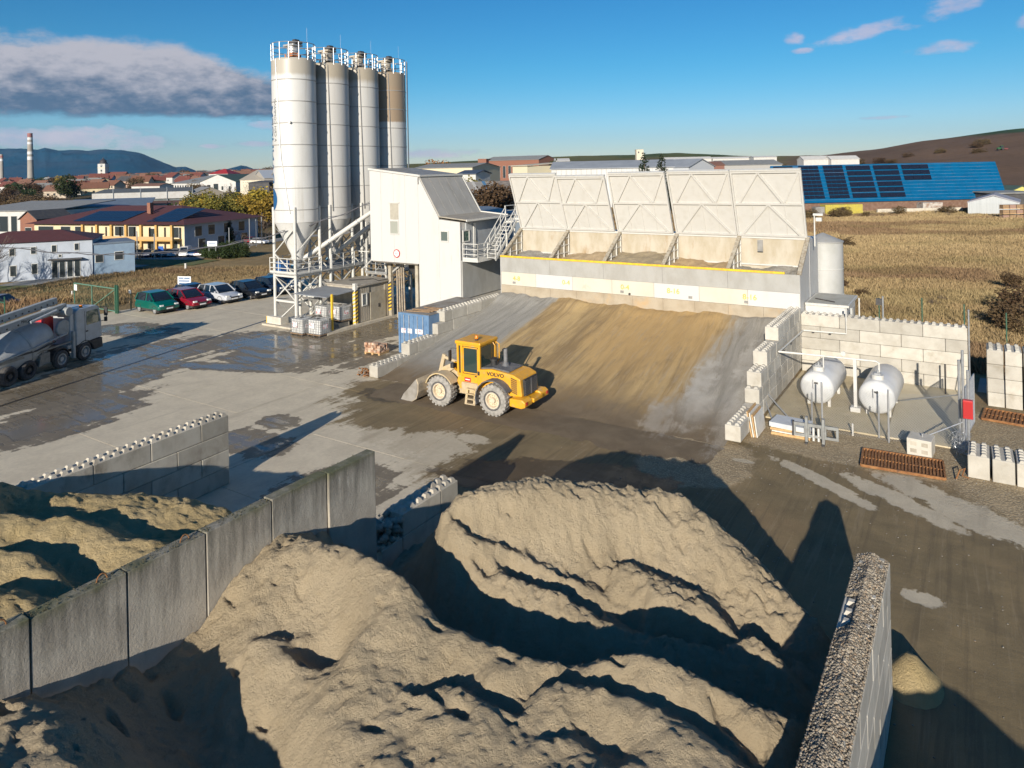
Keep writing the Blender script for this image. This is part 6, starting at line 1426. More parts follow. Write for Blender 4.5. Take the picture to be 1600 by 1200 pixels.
MB().cyl((-.35, -7.0, 1.0), (1.4, -8.6, .1), .03, n=6).build('brace', galv, cf_); MB().cyl((-.35, -7.0, .9), (.6, -8.9, .1), .03, n=6).build('brace', galv, cf_)
bx = yard('red_box', 'red fire box fixed to the tall gate post', 'fire box', 7.3, -7.75, 1.2)
MB().box(-.16, .16, -.12, .12, 0, .68).build('case', red_pt, bx, bevel=.02); MB().box(-.14, .14, -.13, -.125, .05, .62).build('door', mat('red_door', (.42, .03, .03), rough=.3), bx); MB().box(-.03, .03, .1, .5, .2, .5).build('bracket', galv, bx)
wb = MB(); r_ = random.Random(4)
for q in range(40):
    c_ = Vector((r_.uniform(-.15, .15), r_.uniform(-.2, .2), r_.uniform(.1, .75))); rr = r_.uniform(.15, .32); ax_ = Vector((r_.uniform(-1, 1), r_.uniform(-1, 1), r_.uniform(-1, 1))).normalized(); u_ = ax_.orthogonal().normalized(); v_ = ax_.cross(u_)
    wb.tube([c_ + u_ * math.cos(t) * rr + v_ * math.sin(t) * rr for t in np.linspace(0, 5.5, 12)], .006, 4)
wt = wb.build('wire_coil', galv); wt.location = W(7.1, -8.3); tag(wt, 'tangled coil of fence wire heaped at the foot of the gate post', 'wire')
# boards leaning and stacked beside the ramp wall
bd = yard('board_stack', 'stack of white and timber boards on the ground by the ramp wall', 'boards', .35, -9.25)
MB().box(.30, 1.75, -.45, .45, .0, .10).build('board', wood_lt, bd); MB().box(.34, 1.8, -.42, .48, .12, .17).build('board', mat('board_white', (.72, .70, .66), (.6, .58, .5), sc=3), bd); MB().box(.25, 1.7, -.46, .42, .19, .27).build('board', wood_lt, bd); MB().box(.32, 1.78, -.40, .45, .29, .33).build('board', MATS['board_white'], bd); MB().box(.30, 1.7, -.5, .5, .35, .52).build('board', mat('board_pale_blue', (.55, .58, .60), (.48, .5, .52), sc=2), bd)
for o in bd.children: o.rotation_euler.z = random.uniform(-.09, .09)
lb = yard('leaning_boards', 'yellowish timber boards leaning on the lowest blocks of the ramp wall', 'boards', .05, -9.9)
for q in range(4):
    o = MB().box(.02 + q * .07, .06 + q * .07, -.55, .75, 0, 1.0 - q * .06).build('board', wood_lt if q % 2 == 0 else MATS['board_white'], lb); o.rotation_euler.y = rad(-10 + q)
# grey fork carriage
fc = yard('fork_carriage', 'grey steel fork carriage frame standing on the gravel before the gas cage', 'fork carriage', 1.55, -9.95, 0, rad(3))
fcm = mat('fork_grey', (.26, .27, .26), (.2, .2, .19), sc=5, rough=.6)
for (x0, x1) in ((0, .48), (.5, 1.08), (1.1, 1.62)):
    mb = MB(); mb.box(x0, x1, 0, .08, .22, .32); mb.box(x0, x1, 0, .08, .62, .74); mb.box(x0, x0 + .09, 0, .08, .32, .62); mb.box(x1 - .09, x1, 0, .08, .32, .62); mb.build('frame_bay', fcm, fc, bevel=.01)
for x_ in (.49, 1.09): MB().box(x_ - .05, x_ + .05, -.07, .12, .0, 1.0).build('upright', fcm, fc, bevel=.01); MB().box(x_ - .05, x_ + .05, -.5 + .3, .12, .0, .06).build('fork_heel', steel_dk, fc)
for x_ in (.7, .88): MB().box(x_, x_ + .07, .0, .1, .1, .6).build('lug', white_paint, fc)
MB().box(-.03, .03, -.02, .1, .2, .78).build('side_lug', steel_dk, fc)
# concrete test cube
cu = yard('concrete_cube', 'small concrete cube block with cast recesses beside the rusty grating', 'concrete block', 5.82, -8.9, 0, rad(-6))
MB().box(-.4, .4, -.4, .4, 0, .62).build('block', concrete_lt, cu, bevel=.02)
for x_ in (-.18, .18):
    for z_ in (.12, .38): MB().box(x_ - .1, x_ + .1, -.408, -.40, z_, z_ + .14).build('recess_panel', concrete, cu)
MB().cyl((.05, 0, .62), (.05, 0, .74), .03, n=8).build('lifting_eye', galv, cu)
# rusty gratings
def grate(a, b, rz, L_, Wd, lab, n):
    t = yard('rusty_grating', lab, 'grating', a, b, .04, rz, 'rusty steel gratings lying on the gravel')
    mb = MB()
    for y_ in (0, Wd): mb.box(0, L_, y_ - .03, y_ + .03, 0, .09)
    for x_ in (0, L_): mb.box(x_ - .03, x_ + .03, .03, Wd - .03, 0, .09)
    mb.build('frame', rust, t)
    for q in range(1, n): MB().box(L_ * q / n - .022, L_ * q / n + .022, .03, Wd - .03, .02, .075).build('bar', rust, t)
    MB().box(.03, L_ - .03, .03, Wd - .03, -.02, .02).build('base_plate', rust, t)
    for y_ in (Wd * .5,): MB().box(.03, L_ - .03, y_ - .012, y_ + .012, .02, .06).build('cross_bar', rust, t)
    return t
grate(4.1, -11.35, rad(4), 2.55, 1.62, 'brown rusty grating lying flat in front of the concrete cube', 24)
grate(7.75, -3.9, rad(-6), 3.4, 1.5, 'large brown rusty grating lying below the tall stack of blocks', 24)
wr = MB().tube([W(6.95, -10.9, .05), W(7.05, -10.7, .3), W(7.2, -10.5, .32), W(7.12, -10.65, .1), W(7.3, -10.6, .05)], .025, 6).build('wire_scrap', rust); tag(wr, 'bent piece of rusty wire next to the flat grating', 'wire')
# loose rows of stacking blocks on the right
n_ = ['left', 'middle', 'right']
for q in range(4):
    t = put_block(None, block_me(1.35, True, concrete_lt, .78, .62), W(7.6 + q * .68, -9.75 - .02 * q, 0), -YR + PI / 2 + random.uniform(-.02, .02), 'concrete_block')
    tag(t, ['studded concrete block at lower right, nearest the wire tangle', 'second studded concrete block from the wire tangle in the lower right row', 'third studded concrete block of the lower right row, by the picture edge', 'fourth studded concrete block of the lower right row, cut by the edge'][q], 'concrete block', 'studded blocks in the lower right row')
cols = ['left', 'middle', 'right']
for c_ in range(3):
    for k in range(4):
        o = put_block(None, block_me(1.4, k == 3, concrete_lt, .62, .60), W(8.3 + c_ * .66, -1.0, k * .62), -YR + PI / 2 + random.uniform(-.02, .02), 'concrete_block')
        pos_ = ['on the ground', 'second up', 'third up', 'topmost with studs'][k]
        tag(o, 'stored pale block, %s in the %s column by the road' % (pos_, ['left', 'middle', 'right-hand'][c_]), 'concrete block', 'tall stack of spare blocks')
ldr = yard('ladder', 'pale narrow ladder standing in front of the stacked blocks', 'ladder', 9.6, -2.2)
for x_ in (0, .38): MB().bar((x_, 0, 0), (x_, .35, 2.4), .05).build('rail', galv, ldr)
for q in range(7): MB().bar((0, .05 * q, .2 + q * .31), (.38, .05 * q, .2 + q * .31), .035).build('rung', galv, ldr)
# green posts of the field fence
gpm = mat('green_post', (.03, .10, .06), rough=.5)
for q, (px, py, h) in enumerate([(1374, 497, 1.7), (1441, 500, 1.8), (1507, 512, 1.8), (1573, 532, 1.9), (1290, 480, 1.5)]):
    g = G(px, py + 8); t = thing('fence_post', ['thin green post behind the middle of the high block wall', 'thin green post further right behind the high block wall', 'thin green post behind the right end of the high block wall', 'thin green post in the dark grass beyond the spare blocks', 'thin green post near the white annex'][q], 'fence post', g, 0, 'green posts of the field fence'); MB().cyl((0, 0, -.1), (0, 0, h), .04, n=6).build('tube', gpm, t)
# small road strip gear: white post light

# ------------------------------------------------------------------ left verge: gate, sign, cable
gg = yard('yard_gate', 'green tubular sliding gate with a white notice, behind the mixer truck', 'gate', -56.2, -9.2)
for x_ in (6.6, 6.85): MB().bar((x_, 0, 0), (x_, 0, 2.25), .13).build('gate_post', gpm, gg)
mb = MB()
for z_ in (.15, 1.95): mb.bar((0, 0, z_), (6.6, 0, z_), .07)
for x_ in (0, 2.9, 6.5): mb.bar((x_, 0, .15), (x_, 0, 1.95), .07)
mb.bar((2.9, 0, .2), (6.5, 0, 1.9), .05); mb.build('gate_frame', mat('gate_green', (.10, .22, .16), rough=.5), gg)
MB().box(.1, .55, -.06, -.04, 1.35, 1.85).build('notice', mat('notice_white', (.75, .75, .72)), gg); mesh_net(gg, (0, 0, 0), (6.5, 0, 0), .15, 1.95, .13, .004, gpm)
for q, (px, py) in enumerate([(8, 505), (205, 484)]):
    t = thing('fence_post', ['green gate post at the left picture edge', 'thin green post with white tag between gate and green car'][q], 'fence post', G(px, py), -YR, 'green posts beside the gate'); MB().cyl((0, 0, 0), (0, 0, 1.6 + .4 * (1 - q)), .05, n=8).build('tube', gpm, t)
    if q: MB().box(-.2, .12, -.06, -.05, 1.35, 1.62).build('tag_plate', MATS['notice_white'], t)
    else: MB().box(-3.5, 0, -.03, .03, 1.5, 1.58).build('top_rail', gpm, t)
def sign(px, py, w_, h_, z_, lab, lines, D=None, m=None):
    t = thing('sign_board', lab, 'sign', G(px, py), rad(-12), 'white notice boards')
    for x_ in (-w_ * .35, w_ * .35): MB().bar((x_, 0, -.3), (x_, 0, z_), .06).build('post', galv, t)
    MB().box(-w_ / 2, w_ / 2, -.05, -.03, z_, z_ + h_).build('board', mat('notice_white2', (.78, .79, .80)), t)
    for i, (a_, b_, c_) in enumerate(lines): MB().box(a_ * w_, b_ * w_, -.056, -.052, z_ + c_ * h_, z_ + (c_ + .13) * h_).build('text_bar', MATS['sign_blue'], t)
    return t
sign(289, 462, 1.35, .85, .9, 'white board with lines of blue writing behind the red car', [(-.42, -.05, .75), (-.0, .42, .75), (-.42, .40, .45), (-.40, .3, .18)])
sign(332, 389, 1.6, .75, .4, 'pale rectangular board at the hedge in front of the maroon-roofed building', [(-.35, .35, .45)])
# overhead cable from the left edge to the tower
pA, pB, pC = Vector(G(-40, 395, 6.5)), Vector(G(290, 380, 5.2)), Vector(W(-29.3, -.8, 9.3))
pA = Vector(GD(-60, 375, 44)); pC = Vector(W(-29.3, -1.2, 8.6))
pts = []
for i in range(41):
    t = i / 40; p = pA.lerp(pC, t); p.z -= 4 * 2.1 * t * (1 - t); p.z += math.sin(t * 60) * .05; pts.append(p)
cbl = MB().tube(pts, .035, 6).build('overhead_cable', mat('cable_grey', (.10, .10, .11), rough=.7)); tag(cbl, 'sagging dark overhead cable running from the left edge to the white tower', 'cable')
c2 = MB().tube([p + Vector((0, .1, .12 * math.sin(i * 1.3))) for i, p in enumerate(pts)], .018, 5).build('overhead_cable', MATS['cable_grey']); tag(c2, 'thinner wire twisted along the sagging overhead cable', 'cable')
# flat dark strip painted in for a long thin shadow across the yard
d0, d1 = Vector(G(-60, 654)), Vector(G(424, 498)); dd = (d1 - d0); dr_ = MB().box(0, dd.length, -.09, .09, .0, .006).build('shadow_strip', mat('shadow_strip_dark', (.035, .03, .025), rough=.35), kind='structure'); dr_.location = (d0.x, d0.y, .001); dr_.rotation_euler.z = math.atan2(dd.y, dd.x)
# ------------------------------------------------------------------ mountains
def mountains():
    px_ = [-700, -300, -60, 0, 60, 71, 91, 118, 140, 165, 190, 205, 220, 247, 262, 275, 291, 300, 307, 330, 355, 366, 377, 386, 396, 429, 470, 640, 700, 760]
    py_ = [258, 238, 227, 229, 230, 227, 231, 230, 232, 229, 230, 233, 236, 247, 253, 258, 256, 259, 262, 263, 260, 257, 254, 256, 260, 260, 263, 266, 266, 270]
    N, M_ = 900, 60; pxs = np.linspace(-700, 760, N); top = np.interp(pxs, px_, py_)
    Ds = np.linspace(6500, 9200, M_); Q, Dg = np.meshgrid(pxs, Ds)
    crest = (265 - .02 * (Q - 800) - np.interp(Q, pxs, top)) / FPX * 8600 + CAMH
    t = (Dg - 6500) / 2700; prof = np.where(t < .78, np.sin(np.clip(t / .78, 0, 1) * PI / 2) ** 1.25, 1 - (t - .78) * 2.2)
    Xg = (Q - 800) / FPX * Dg
    rid = np.abs(fbm2(Xg, Dg, .0011, 6, 3, .55)); n = fbm2(Xg, Dg, .0022, 5, 5, .55)
    Zg = crest * prof * (1 - rid * .95 * np.sin(np.clip(t / .78, 0, 1) * PI)) + n * 60 * np.sin(np.clip(t, 0, 1) * PI) - 30
    v = np.stack([Xg, Dg, Zg], -1).reshape(-1, 3); i, j = np.meshgrid(np.arange(M_ - 1), np.arange(N - 1), indexing='ij')
    f = np.stack([i * N + j, i * N + j + 1, (i + 1) * N + j + 1, (i + 1) * N + j], -1).reshape(-1, 4)
    m, nt, b_, pos = new_mat('hazed_forest_mountain'); nn = noise(nt, mapv(nt, pos, (1, 1, 2)), .0016, 6, .6); n2 = noise(nt, pos, .012, 4, .6); x, y, z = sep(nt, pos)
    c = cmix(nt, nn.sm(.40, .60), (.001, .040, .080), (.018, .044, .078)); c = cmix(nt, n2.sm(.5, .75) * .5, c, (.025, .030, .030)); c = cmix(nt, ((z - 300) * .01 + (nn - .5) * 6).sm(.0, 1) * .5, c, (.05, .06, .08))  # distance haze painted into the forest colour as blue
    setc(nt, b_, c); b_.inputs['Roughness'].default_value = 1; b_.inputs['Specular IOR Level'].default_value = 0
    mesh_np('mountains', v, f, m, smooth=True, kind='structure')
mountains()

# ------------------------------------------------------------------ vegetation
def leaf_mat(name, c1, c2, tr=.25):
    m, nt, b_, pos = new_mat(name); oi = nt.nodes.new('ShaderNodeObjectInfo'); n = noise(nt, pos, 1.2, 4, .7); n2 = noise(nt, pos, 9, 2, .5)
    c = cmix(nt, n.sm(.35, .65), c1, c2); c = cmix(nt, n2.sm(.35, .65) * .5, c, [t * .55 for t in c1])
    hs = nt.nodes.new('ShaderNodeHueSaturation'); nt.links.new(c.s, hs.inputs['Color']); r = Nd(nt, oi.outputs['Random']); nt.links.new((r * .5 + .75).s, hs.inputs['Value']); nt.links.new((r * .03 + .485).s, hs.inputs['Hue'])
    setc(nt, b_, Nd(nt, hs.outputs[0])); b_.inputs['Roughness'].default_value = .8; b_.inputs['Specular IOR Level'].default_value = .2; return m
bark = mat('bark', (.12, .09, .07), (.18, .14, .11), sc=4, rough=.95)
def crown_mesh(name, m, lobes, n, s, seed, flat=1.0):
    r = np.random.RandomState(seed); L = np.array(lobes, float); w = L[:, 3] ** 2; idx = r.choice(len(L), n, p=w / w.sum())
    d = r.normal(size=(n, 3)); d /= np.linalg.norm(d, axis=1)[:, None]; rad_ = L[idx, 3] * r.uniform(.45, 1.0, n) ** .5 * (1 + .22 * np.sin(d[:, 0] * 7 + d[:, 2] * 9 + idx))
    c = L[idx, :3] + d * rad_[:, None] * np.array([1, 1, flat])
    u = r.normal(size=(n, 3)); u /= np.linalg.norm(u, axis=1)[:, None]; v_ = np.cross(u, r.normal(size=(n, 3))); v_ /= np.linalg.norm(v_, axis=1)[:, None]
    sz = (s * r.uniform(.6, 1.4, n))[:, None]
    V = np.stack([c + u * sz, c + v_ * sz * .8, c - u * sz, c - v_ * sz * .8], 1).reshape(-1, 3); F = np.arange(4 * n).reshape(-1, 4)
    return V, F
def branches(h, seed, depth=4, spread=.6, r0=.16, nb=4, twig=True):
    rr = random.Random(seed); mb = MB()
    def go(p, d, L_, r, k):
        q = p + d * L_; mid = p.lerp(q, .5) + Vector((rr.uniform(-1, 1), rr.uniform(-1, 1), 0)) * L_ * .06
        mb.tube([p, mid, q], [r, r * .8, r * .6], 5 if k > 2 else 3, cap=False)
        if k == 0: return
        for i in range(nb if k > 1 else nb + 1):
            a = rr.uniform(0, 2 * PI); sp = rr.uniform(.35, 1.0) * spread
            o = d.orthogonal().normalized(); o2 = d.cross(o); nd = (d + (o * math.cos(a) + o2 * math.sin(a)) * sp + Vector((0, 0, .12))).normalized()
            go(p.lerp(q, rr.uniform(.55, 1.0)), nd, L_ * rr.uniform(.55, .8), r * .5, k - 1)
    go(Vector((0, 0, -.2)), Vector((0, 0, 1)), h * .38, r0, depth)
    return mb
TREES = {}
def tree_proto(kind, seed):
    k = (kind, seed)
    if k in TREES: return TREES[k]
    r = random.Random(seed * 13 + 5); parts = []
    if kind == 'bare':
        parts = [('trunk', branches(1.0, seed, 4, .62, .018, 4), bark)]; 
    elif kind == 'twiggy':
        parts = [('trunk', branches(1.0, seed, 3, .9, .016, 5), bark)]
        lob = [(r.uniform(-.25, .25), r.uniform(-.25, .25), r.uniform(.35, .85), r.uniform(.14, .24)) for _ in range(9)]; parts.append(('crown', crown_mesh('c', None, lob, 500, .010, seed), leaf_mat('twig_leaf', (.10, .07, .045), (.15, .10, .06)) if 'twig_leaf' not in bpy.data.materials else bpy.data.materials['twig_leaf']))
    elif kind == 'spruce':
        mb = MB(); mb.cyl((0, 0, -.1), (0, 0, .95), .02, .004, 6); parts = [('trunk', mb, bark)]
        lob = []
        for q in range(26):
            z = .10 + .86 * q / 25; R_ = .24 * (1 - z) ** .85 + .015
            for w_ in range(6): a = r.uniform(0, 6.28); lob.append((math.cos(a) * R_ * .75, math.sin(a) * R_ * .75, z, R_ * .42 + .01))
        parts.append(('crown', crown_mesh('c', None, lob, 3200, .014, seed, .45), bpy.data.materials.get('spruce_needles') or leaf_mat('spruce_needles', (.018, .030, .016), (.035, .050, .022))))
    else:
        mb = branches(.9, seed, 2, .6, .03, 4); parts = [('trunk', mb, bark)]
        lob = [(r.uniform(-.32, .32), r.uniform(-.32, .32), r.uniform(.28, .82), r.uniform(.12, .24)) for _ in range(16)]
        cm = {'olive': ((.12, .11, .025), (.20, .16, .03)), 'green': ((.03, .05, .018), (.06, .08, .025)), 'yellow': ((.28, .20, .03), (.36, .24, .04)), 'autumn': ((.30, .13, .03), (.36, .18, .04)), 'brown': ((.10, .065, .035), (.15, .10, .05))}[kind]
        nm = kind + '_leaves'; parts.append(('crown', crown_mesh('c', None, lob, 2600, .026, seed), bpy.data.materials.get(nm) or leaf_mat(nm, *cm)))
    out = []
    for nm, g, m in parts:
        if isinstance(g, MB): me = bpy.data.meshes.new(nm); me.from_pydata(g.v, [], g.f); me.materials.append(m)
        else:
            V, F = g; o = mesh_np(nm, V, F, m); me = o.data; bpy.data.objects.remove(o)
        out.append((nm, me))
    TREES[k] = out; return out
def tree(kind, loc, h, label, group=None, seed=None, w=1.0, cat='tree', name=None):
    seed = random.randint(0, 2) if seed is None else seed
    nm = name or {'bare': 'bare_tree', 'twiggy': 'bare_tree', 'spruce': 'spruce_tree'}.get(kind, 'leafy_tree')
    t = thing(nm, label, cat, loc, random.uniform(0, 6), group); t.scale = (h * w, h * w, h)
    for n_, me in tree_proto(kind, seed):
        o = bpy.data.objects.new(n_, me); COL.objects.link(o); o.parent = t
    return t
def loc_px(px, D, dz=0): x = (px - 800) / FPX * D; return (x, D, tz(x, D) + dz)

# dry grass: blades in tufts
def grass_stuff(name, n, sampler, c_lo, c_hi, h0, h1, label, seed, wid=.008, tuft=6):
    r = np.random.RandomState(seed); P_ = sampler(r, n); n = len(P_); Dv = np.hypot(P_[:, 0], P_[:, 1])
    k = tuft; P_ = np.repeat(P_, k, 0) + np.concatenate([r.normal(0, .16, (n * k, 2)) * 1.0, np.zeros((n * k, 1))], 1); Dv = np.repeat(Dv, k)
    m_ = len(P_); patch = fbm2(P_[:, 0], P_[:, 1], .12, 5, 5, .65); h = r.uniform(h0, h1, m_) * (1 + patch * 1.2); an = r.uniform(0, 2 * PI, m_); lean = r.uniform(.1, .5, m_) * h; wd = wid * (1 + Dv / 60)
    dx, dy = np.cos(an), np.sin(an); an2 = r.uniform(0, 2 * PI, m_); lx, ly_ = np.cos(an2) * lean, np.sin(an2) * lean
    b0 = P_ + np.stack([dx * wd, dy * wd, -.05 * np.ones(m_)], -1); b1 = P_ - np.stack([dx * wd, dy * wd, .05 * np.ones(m_)], -1); tp = P_ + np.stack([lx, ly_, h], -1); md = P_ + np.stack([lx * .35 + dx * wd * .8, ly_ * .35 + dy * wd * .8, h * .55], -1)
    V = np.stack([b0, b1, tp, md], 1).reshape(-1, 3); F = np.stack([np.arange(m_) * 4, np.arange(m_) * 4 + 1, np.arange(m_) * 4 + 2, np.arange(m_) * 4 + 3], -1)
    t = r.uniform(0, 1, m_)[:, None] * .7 + .3 * sstep(patch, -.2, .2)[:, None]; c = np.array(c_lo) * (1 - t) + np.array(c_hi) * t; p2 = sstep(fbm2(P_[:, 0], P_[:, 1] * 2.2, .06, 4, 9), .02, .14)[:, None]; c = c * (1 - p2 * .6) + np.array((.17, .095, .06)) * p2 * .6; p3 = sstep(fbm2(P_[:, 0], P_[:, 1] * 1.6, .09, 4, 19), .06, .15)[:, None]; c = c * (1 - p3 * .25) + np.array((.15, .14, .05)) * p3 * .25
    attr = np.repeat(c, 4, 0)
    mt = bpy.data.materials.get('dry_grass')
    if mt is None:
        mt, nt, b_, pos = new_mat('dry_grass'); at = nt.nodes.new('ShaderNodeVertexColor'); at.layer_name = 'tone'; nt.links.new(at.outputs[0], b_.inputs['Base Color']); b_.inputs['Roughness'].default_value = .8; b_.inputs['Specular IOR Level'].default_value = .25
    o = mesh_np(name, V, F, mt, attr=attr, kind='stuff'); o['label'] = label; o['category'] = 'grass'; return o
def samp_field(r, n):
    D = 34 + (r.rand(n * 3) ** 1.35) * 120; x = (r.uniform(1235, 1780, n * 3) - 800) / FPX * D; a, b = AB_np(x, D); k = (b > 3.1) & ~((a < 3.3) & (b < 13)) & ~((a > 7) & (b < 4.0)) 
    P_ = np.stack([x, D, terrain_z(x, D)], -1)[k]; return P_[:n]
grass_stuff('dry_grass', 95000, samp_field, (.26, .18, .088), (.52, .385, .20), .16, .52, 'tall dry tan grass of the open field beyond the annex and block wall', 1)
def samp_far(r, n):
    D = 60 + r.rand(n * 3) * 95; x = (r.uniform(600, 1290, n * 3) - 800) / FPX * D; a, b = AB_np(x, D); k = (b > 14); return np.stack([x, D, terrain_z(x, D)], -1)[k][:n]
grass_stuff('dry_grass', 7000, samp_far, (.20, .125, .055), (.42, .29, .13), .35, .8, 'dry grass behind the bins', 2)
def samp_verge(r, n):
    x = r.uniform(-75, -12, n * 6); y = r.uniform(50, 125, n * 6); a, b = AB_np(x, y); q = x / y * FPX + 800; Dr = np.interp(q, [p[0] / p[1] * FPX + 800 for p in ROADP], [p[1] for p in ROADP])
    k = (((a < -51.2) & (b > -9.0)) | (b > 12.5)) & (y < Dr - 4.2) & (a < -25); k &= ~((a > -53) & (b < 12.3)); return np.stack([x, y, terrain_z(x, y)], -1)[k][:n]
grass_stuff('dry_grass', 30000, samp_verge, (.18, .125, .06), (.36, .265, .14), .15, .50, 'tall dry grass between the parked cars and the road', 3)
def samp_v2(r, n):
    x = r.uniform(-110, -20, n * 5); y = r.uniform(48, 150, n * 5); a, b = AB_np(x, y); k = (a < -56.5) & (b < -8.5) & (y < 80) ; return np.stack([x, y, terrain_z(x, y)], -1)[k][:n]
grass_stuff('dry_grass', 8000, samp_v2, (.16, .105, .05), (.36, .25, .11), .3, .8, 'dry grass beyond the green gate by the mixer truck', 4)
# bushes in the field
for q, (px, D) in enumerate([(1470, 54), (1310, 60), (1345, 56), (1455, 52), (1570, 44), (1590, 48), (1540, 46), (1320, 90), (1580, 58)]):
    tree('brown' if q % 3 else 'twiggy', loc_px(px, D), [.9, 1.0, .9, 1.1, 2.0, 2.2, 1.5, 1.4, 1.6][q], ['small round brown shrub in mid field', 'brown-red shrub nearest the white water tank', 'brown shrub between tank and middle of the field', 'brown shrub right of the field middle', 'large dark brown bush at the right field edge', 'largest dark bush by the right picture edge', 'lower bush left of the dark bushes at the right edge', 'small far shrub right of the bins', 'tall bush behind the dark bushes at the right edge'][q], 'shrubs in the dry field', w=1.5, cat='shrub', name='shrub')

# ------------------------------------------------------------------ buildings of the surroundings
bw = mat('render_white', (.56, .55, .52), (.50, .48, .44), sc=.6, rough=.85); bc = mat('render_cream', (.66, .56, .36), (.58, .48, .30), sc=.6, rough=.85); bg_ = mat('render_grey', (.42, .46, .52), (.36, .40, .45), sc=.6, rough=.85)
rr_ = mat('roof_red', (.18, .055, .04), (.14, .05, .038), sc=1.5, rough=.8); rm_ = mat('roof_maroon', (.105, .035, .032), (.085, .03, .028), sc=1.5, rough=.7); ro_ = mat('roof_orange', (.22, .11, .07), (.16, .085, .06), sc=1.5, rough=.8); rg_ = mat('roof_grey', (.26, .26, .25), (.20, .20, .19), sc=.8, rough=.8); rb_ = mat('roof_bluegrey', (.17, .21, .26), (.14, .17, .21), sc=.8, rough=.6); rgn = mat('roof_green', (.07, .11, .08), (.06, .09, .07), sc=.8, rough=.7); rbr = mat('wall_brick', (.27, .12, .075), (.22, .10, .07), sc=2, rough=.9); rdk = mat('roof_dark', (.06, .06, .065), (.09, .085, .08), sc=1, rough=.8)
solar = glassy('solar_panel', (.010, .012, .022), .25)
def bld(name, label, cat, xl, DL, xr, DR, yE, depth, yR, wall, roof, kind='gable', wins=(), z0=None, group=None, over=.4, panes=glass_dk, sink=2.5, chim=None):
    """a building whose front runs between two surveyed corners; heights from the sight lines to eaves and ridge"""
    p0 = Vector(((xl - 800) / FPX * DL, DL, 0)); p1 = Vector(((xr - 800) / FPX * DR, DR, 0)); d = p1 - p0; Lx = d.length; an = math.atan2(d.y, d.x)
    zb = min(tz(p0.x, p0.y), tz(p1.x, p1.y)) if z0 is None else z0; ze = GD(xl, yE, DL)[2] - zb; zr = GD((xl + xr) / 2, yR, (DL + DR) / 2 + depth / 2)[2] - zb
    zr = max(zr, ze + .15)
    t = thing(name, label, cat, (p0.x, p0.y, zb), an, group)
    MB().box(0, Lx, 0, depth, -sink, ze).build('wall', wall, t)
    o = over; mb = MB(); h = depth / 2
    if kind == 'gable':
        MB().prism([(0, ze), (h, zr - .1), (depth, ze)], .0, Lx, 'yz').build('gable', wall, t)
        s = (zr - ze) / h; mb.prism([(-o, ze - s * o), (h, zr), (depth + o, ze - s * o), (depth + o, ze - s * o + .2), (h, zr + .22), (-o, ze - s * o + .2)], -o, Lx + o, 'yz')
    elif kind == 'cross':
        MB().prism([(0, ze), (Lx / 2, zr - .1), (Lx, ze)], 0.0, depth, 'xz').build('gable', wall, t)
        s = (zr - ze) / (Lx / 2); mb.prism([(-o, ze - s * o), (Lx / 2, zr), (Lx + o, ze - s * o), (Lx + o, ze - s * o + .2), (Lx / 2, zr + .22), (-o, ze - s * o + .2)], -o, depth + o, 'xz')
    elif kind == 'hip':
        k = min(h, Lx * .45); mb.add([(-o, -o, ze), (Lx + o, -o, ze), (Lx + o, depth + o, ze), (-o, depth + o, ze), (k, h, zr), (Lx - k, h, zr)], [(0, 1, 5, 4), (1, 2, 5), (2, 3, 4, 5), (3, 0, 4), (3, 2, 1, 0)])
    elif kind == 'flat': mb.box(-.1, Lx + .1, -.1, depth + .1, ze, ze + .3)
    elif kind == 'mono': mb.prism([(-o, ze), (depth + o, zr), (depth + o, zr + .25), (-o, ze + .25)], -o, Lx + o, 'yz')
    rf = mb.build('roof', roof, t)
    for (a, b, c, e) in wins:   # fractions of the front
        f_ = MB().box(a * Lx, b * Lx, -.08, -.0, c * ze, e * ze).build('window', white_paint, t); MB().box(a * Lx + .09, b * Lx - .09, -.10, -.081, c * ze + .09, e * ze - .09).build('pane', panes, f_)
    if chim: MB().box(Lx * chim, Lx * chim + .8, h - .4, h + .4, zr - .6, zr + 1.1).build('chimney', rbr, rf)
    t['L'] = Lx; t['ze'] = ze; t['zr'] = zr; return t
wf = lambda x: (x + 70) / 212.0
b1 = bld('house', 'pale grey two-storey house with dark maroon roof at the left picture edge', 'house', -70, 110, 142, 117, 384, 11, 360, bg_, rm_, 'hip',
         [(wf(8.5), wf(18.5), .66, .86), (wf(42), wf(51.5), .68, .88), (wf(75), wf(84), .70, .90), (wf(112), wf(120.5), .72, .92), (wf(9), wf(20), .13, .42), (wf(43), wf(53), .16, .44), (wf(75), wf(85.5), .02, .46), (wf(87), wf(97.5), .02, .46), (wf(99.5), wf(110), .02, .46), (wf(111.5), wf(122), .02, .46), (wf(86), wf(92), .56, .64), (wf(-30), wf(-20), .66, .86), (wf(-30), wf(-20), .13, .4)])
MB().box(b1['L'] * wf(71), b1['L'] * wf(126), -1.0, 0, b1['ze'] * .50, b1['ze'] * .53).build('porch_roof', rdk, b1)
bld('annex', 'low blue-grey flat-roofed annex joined to the pale grey house', 'outbuilding', 143, 117.2, 208, 121, 383, 8, 381, mat('render_bluegrey', (.26, .36, .46), (.22, .30, .40), sc=.6, rough=.85), rb_, 'flat', [(.04, .24, .42, .68), (.50, .72, .46, .74)])
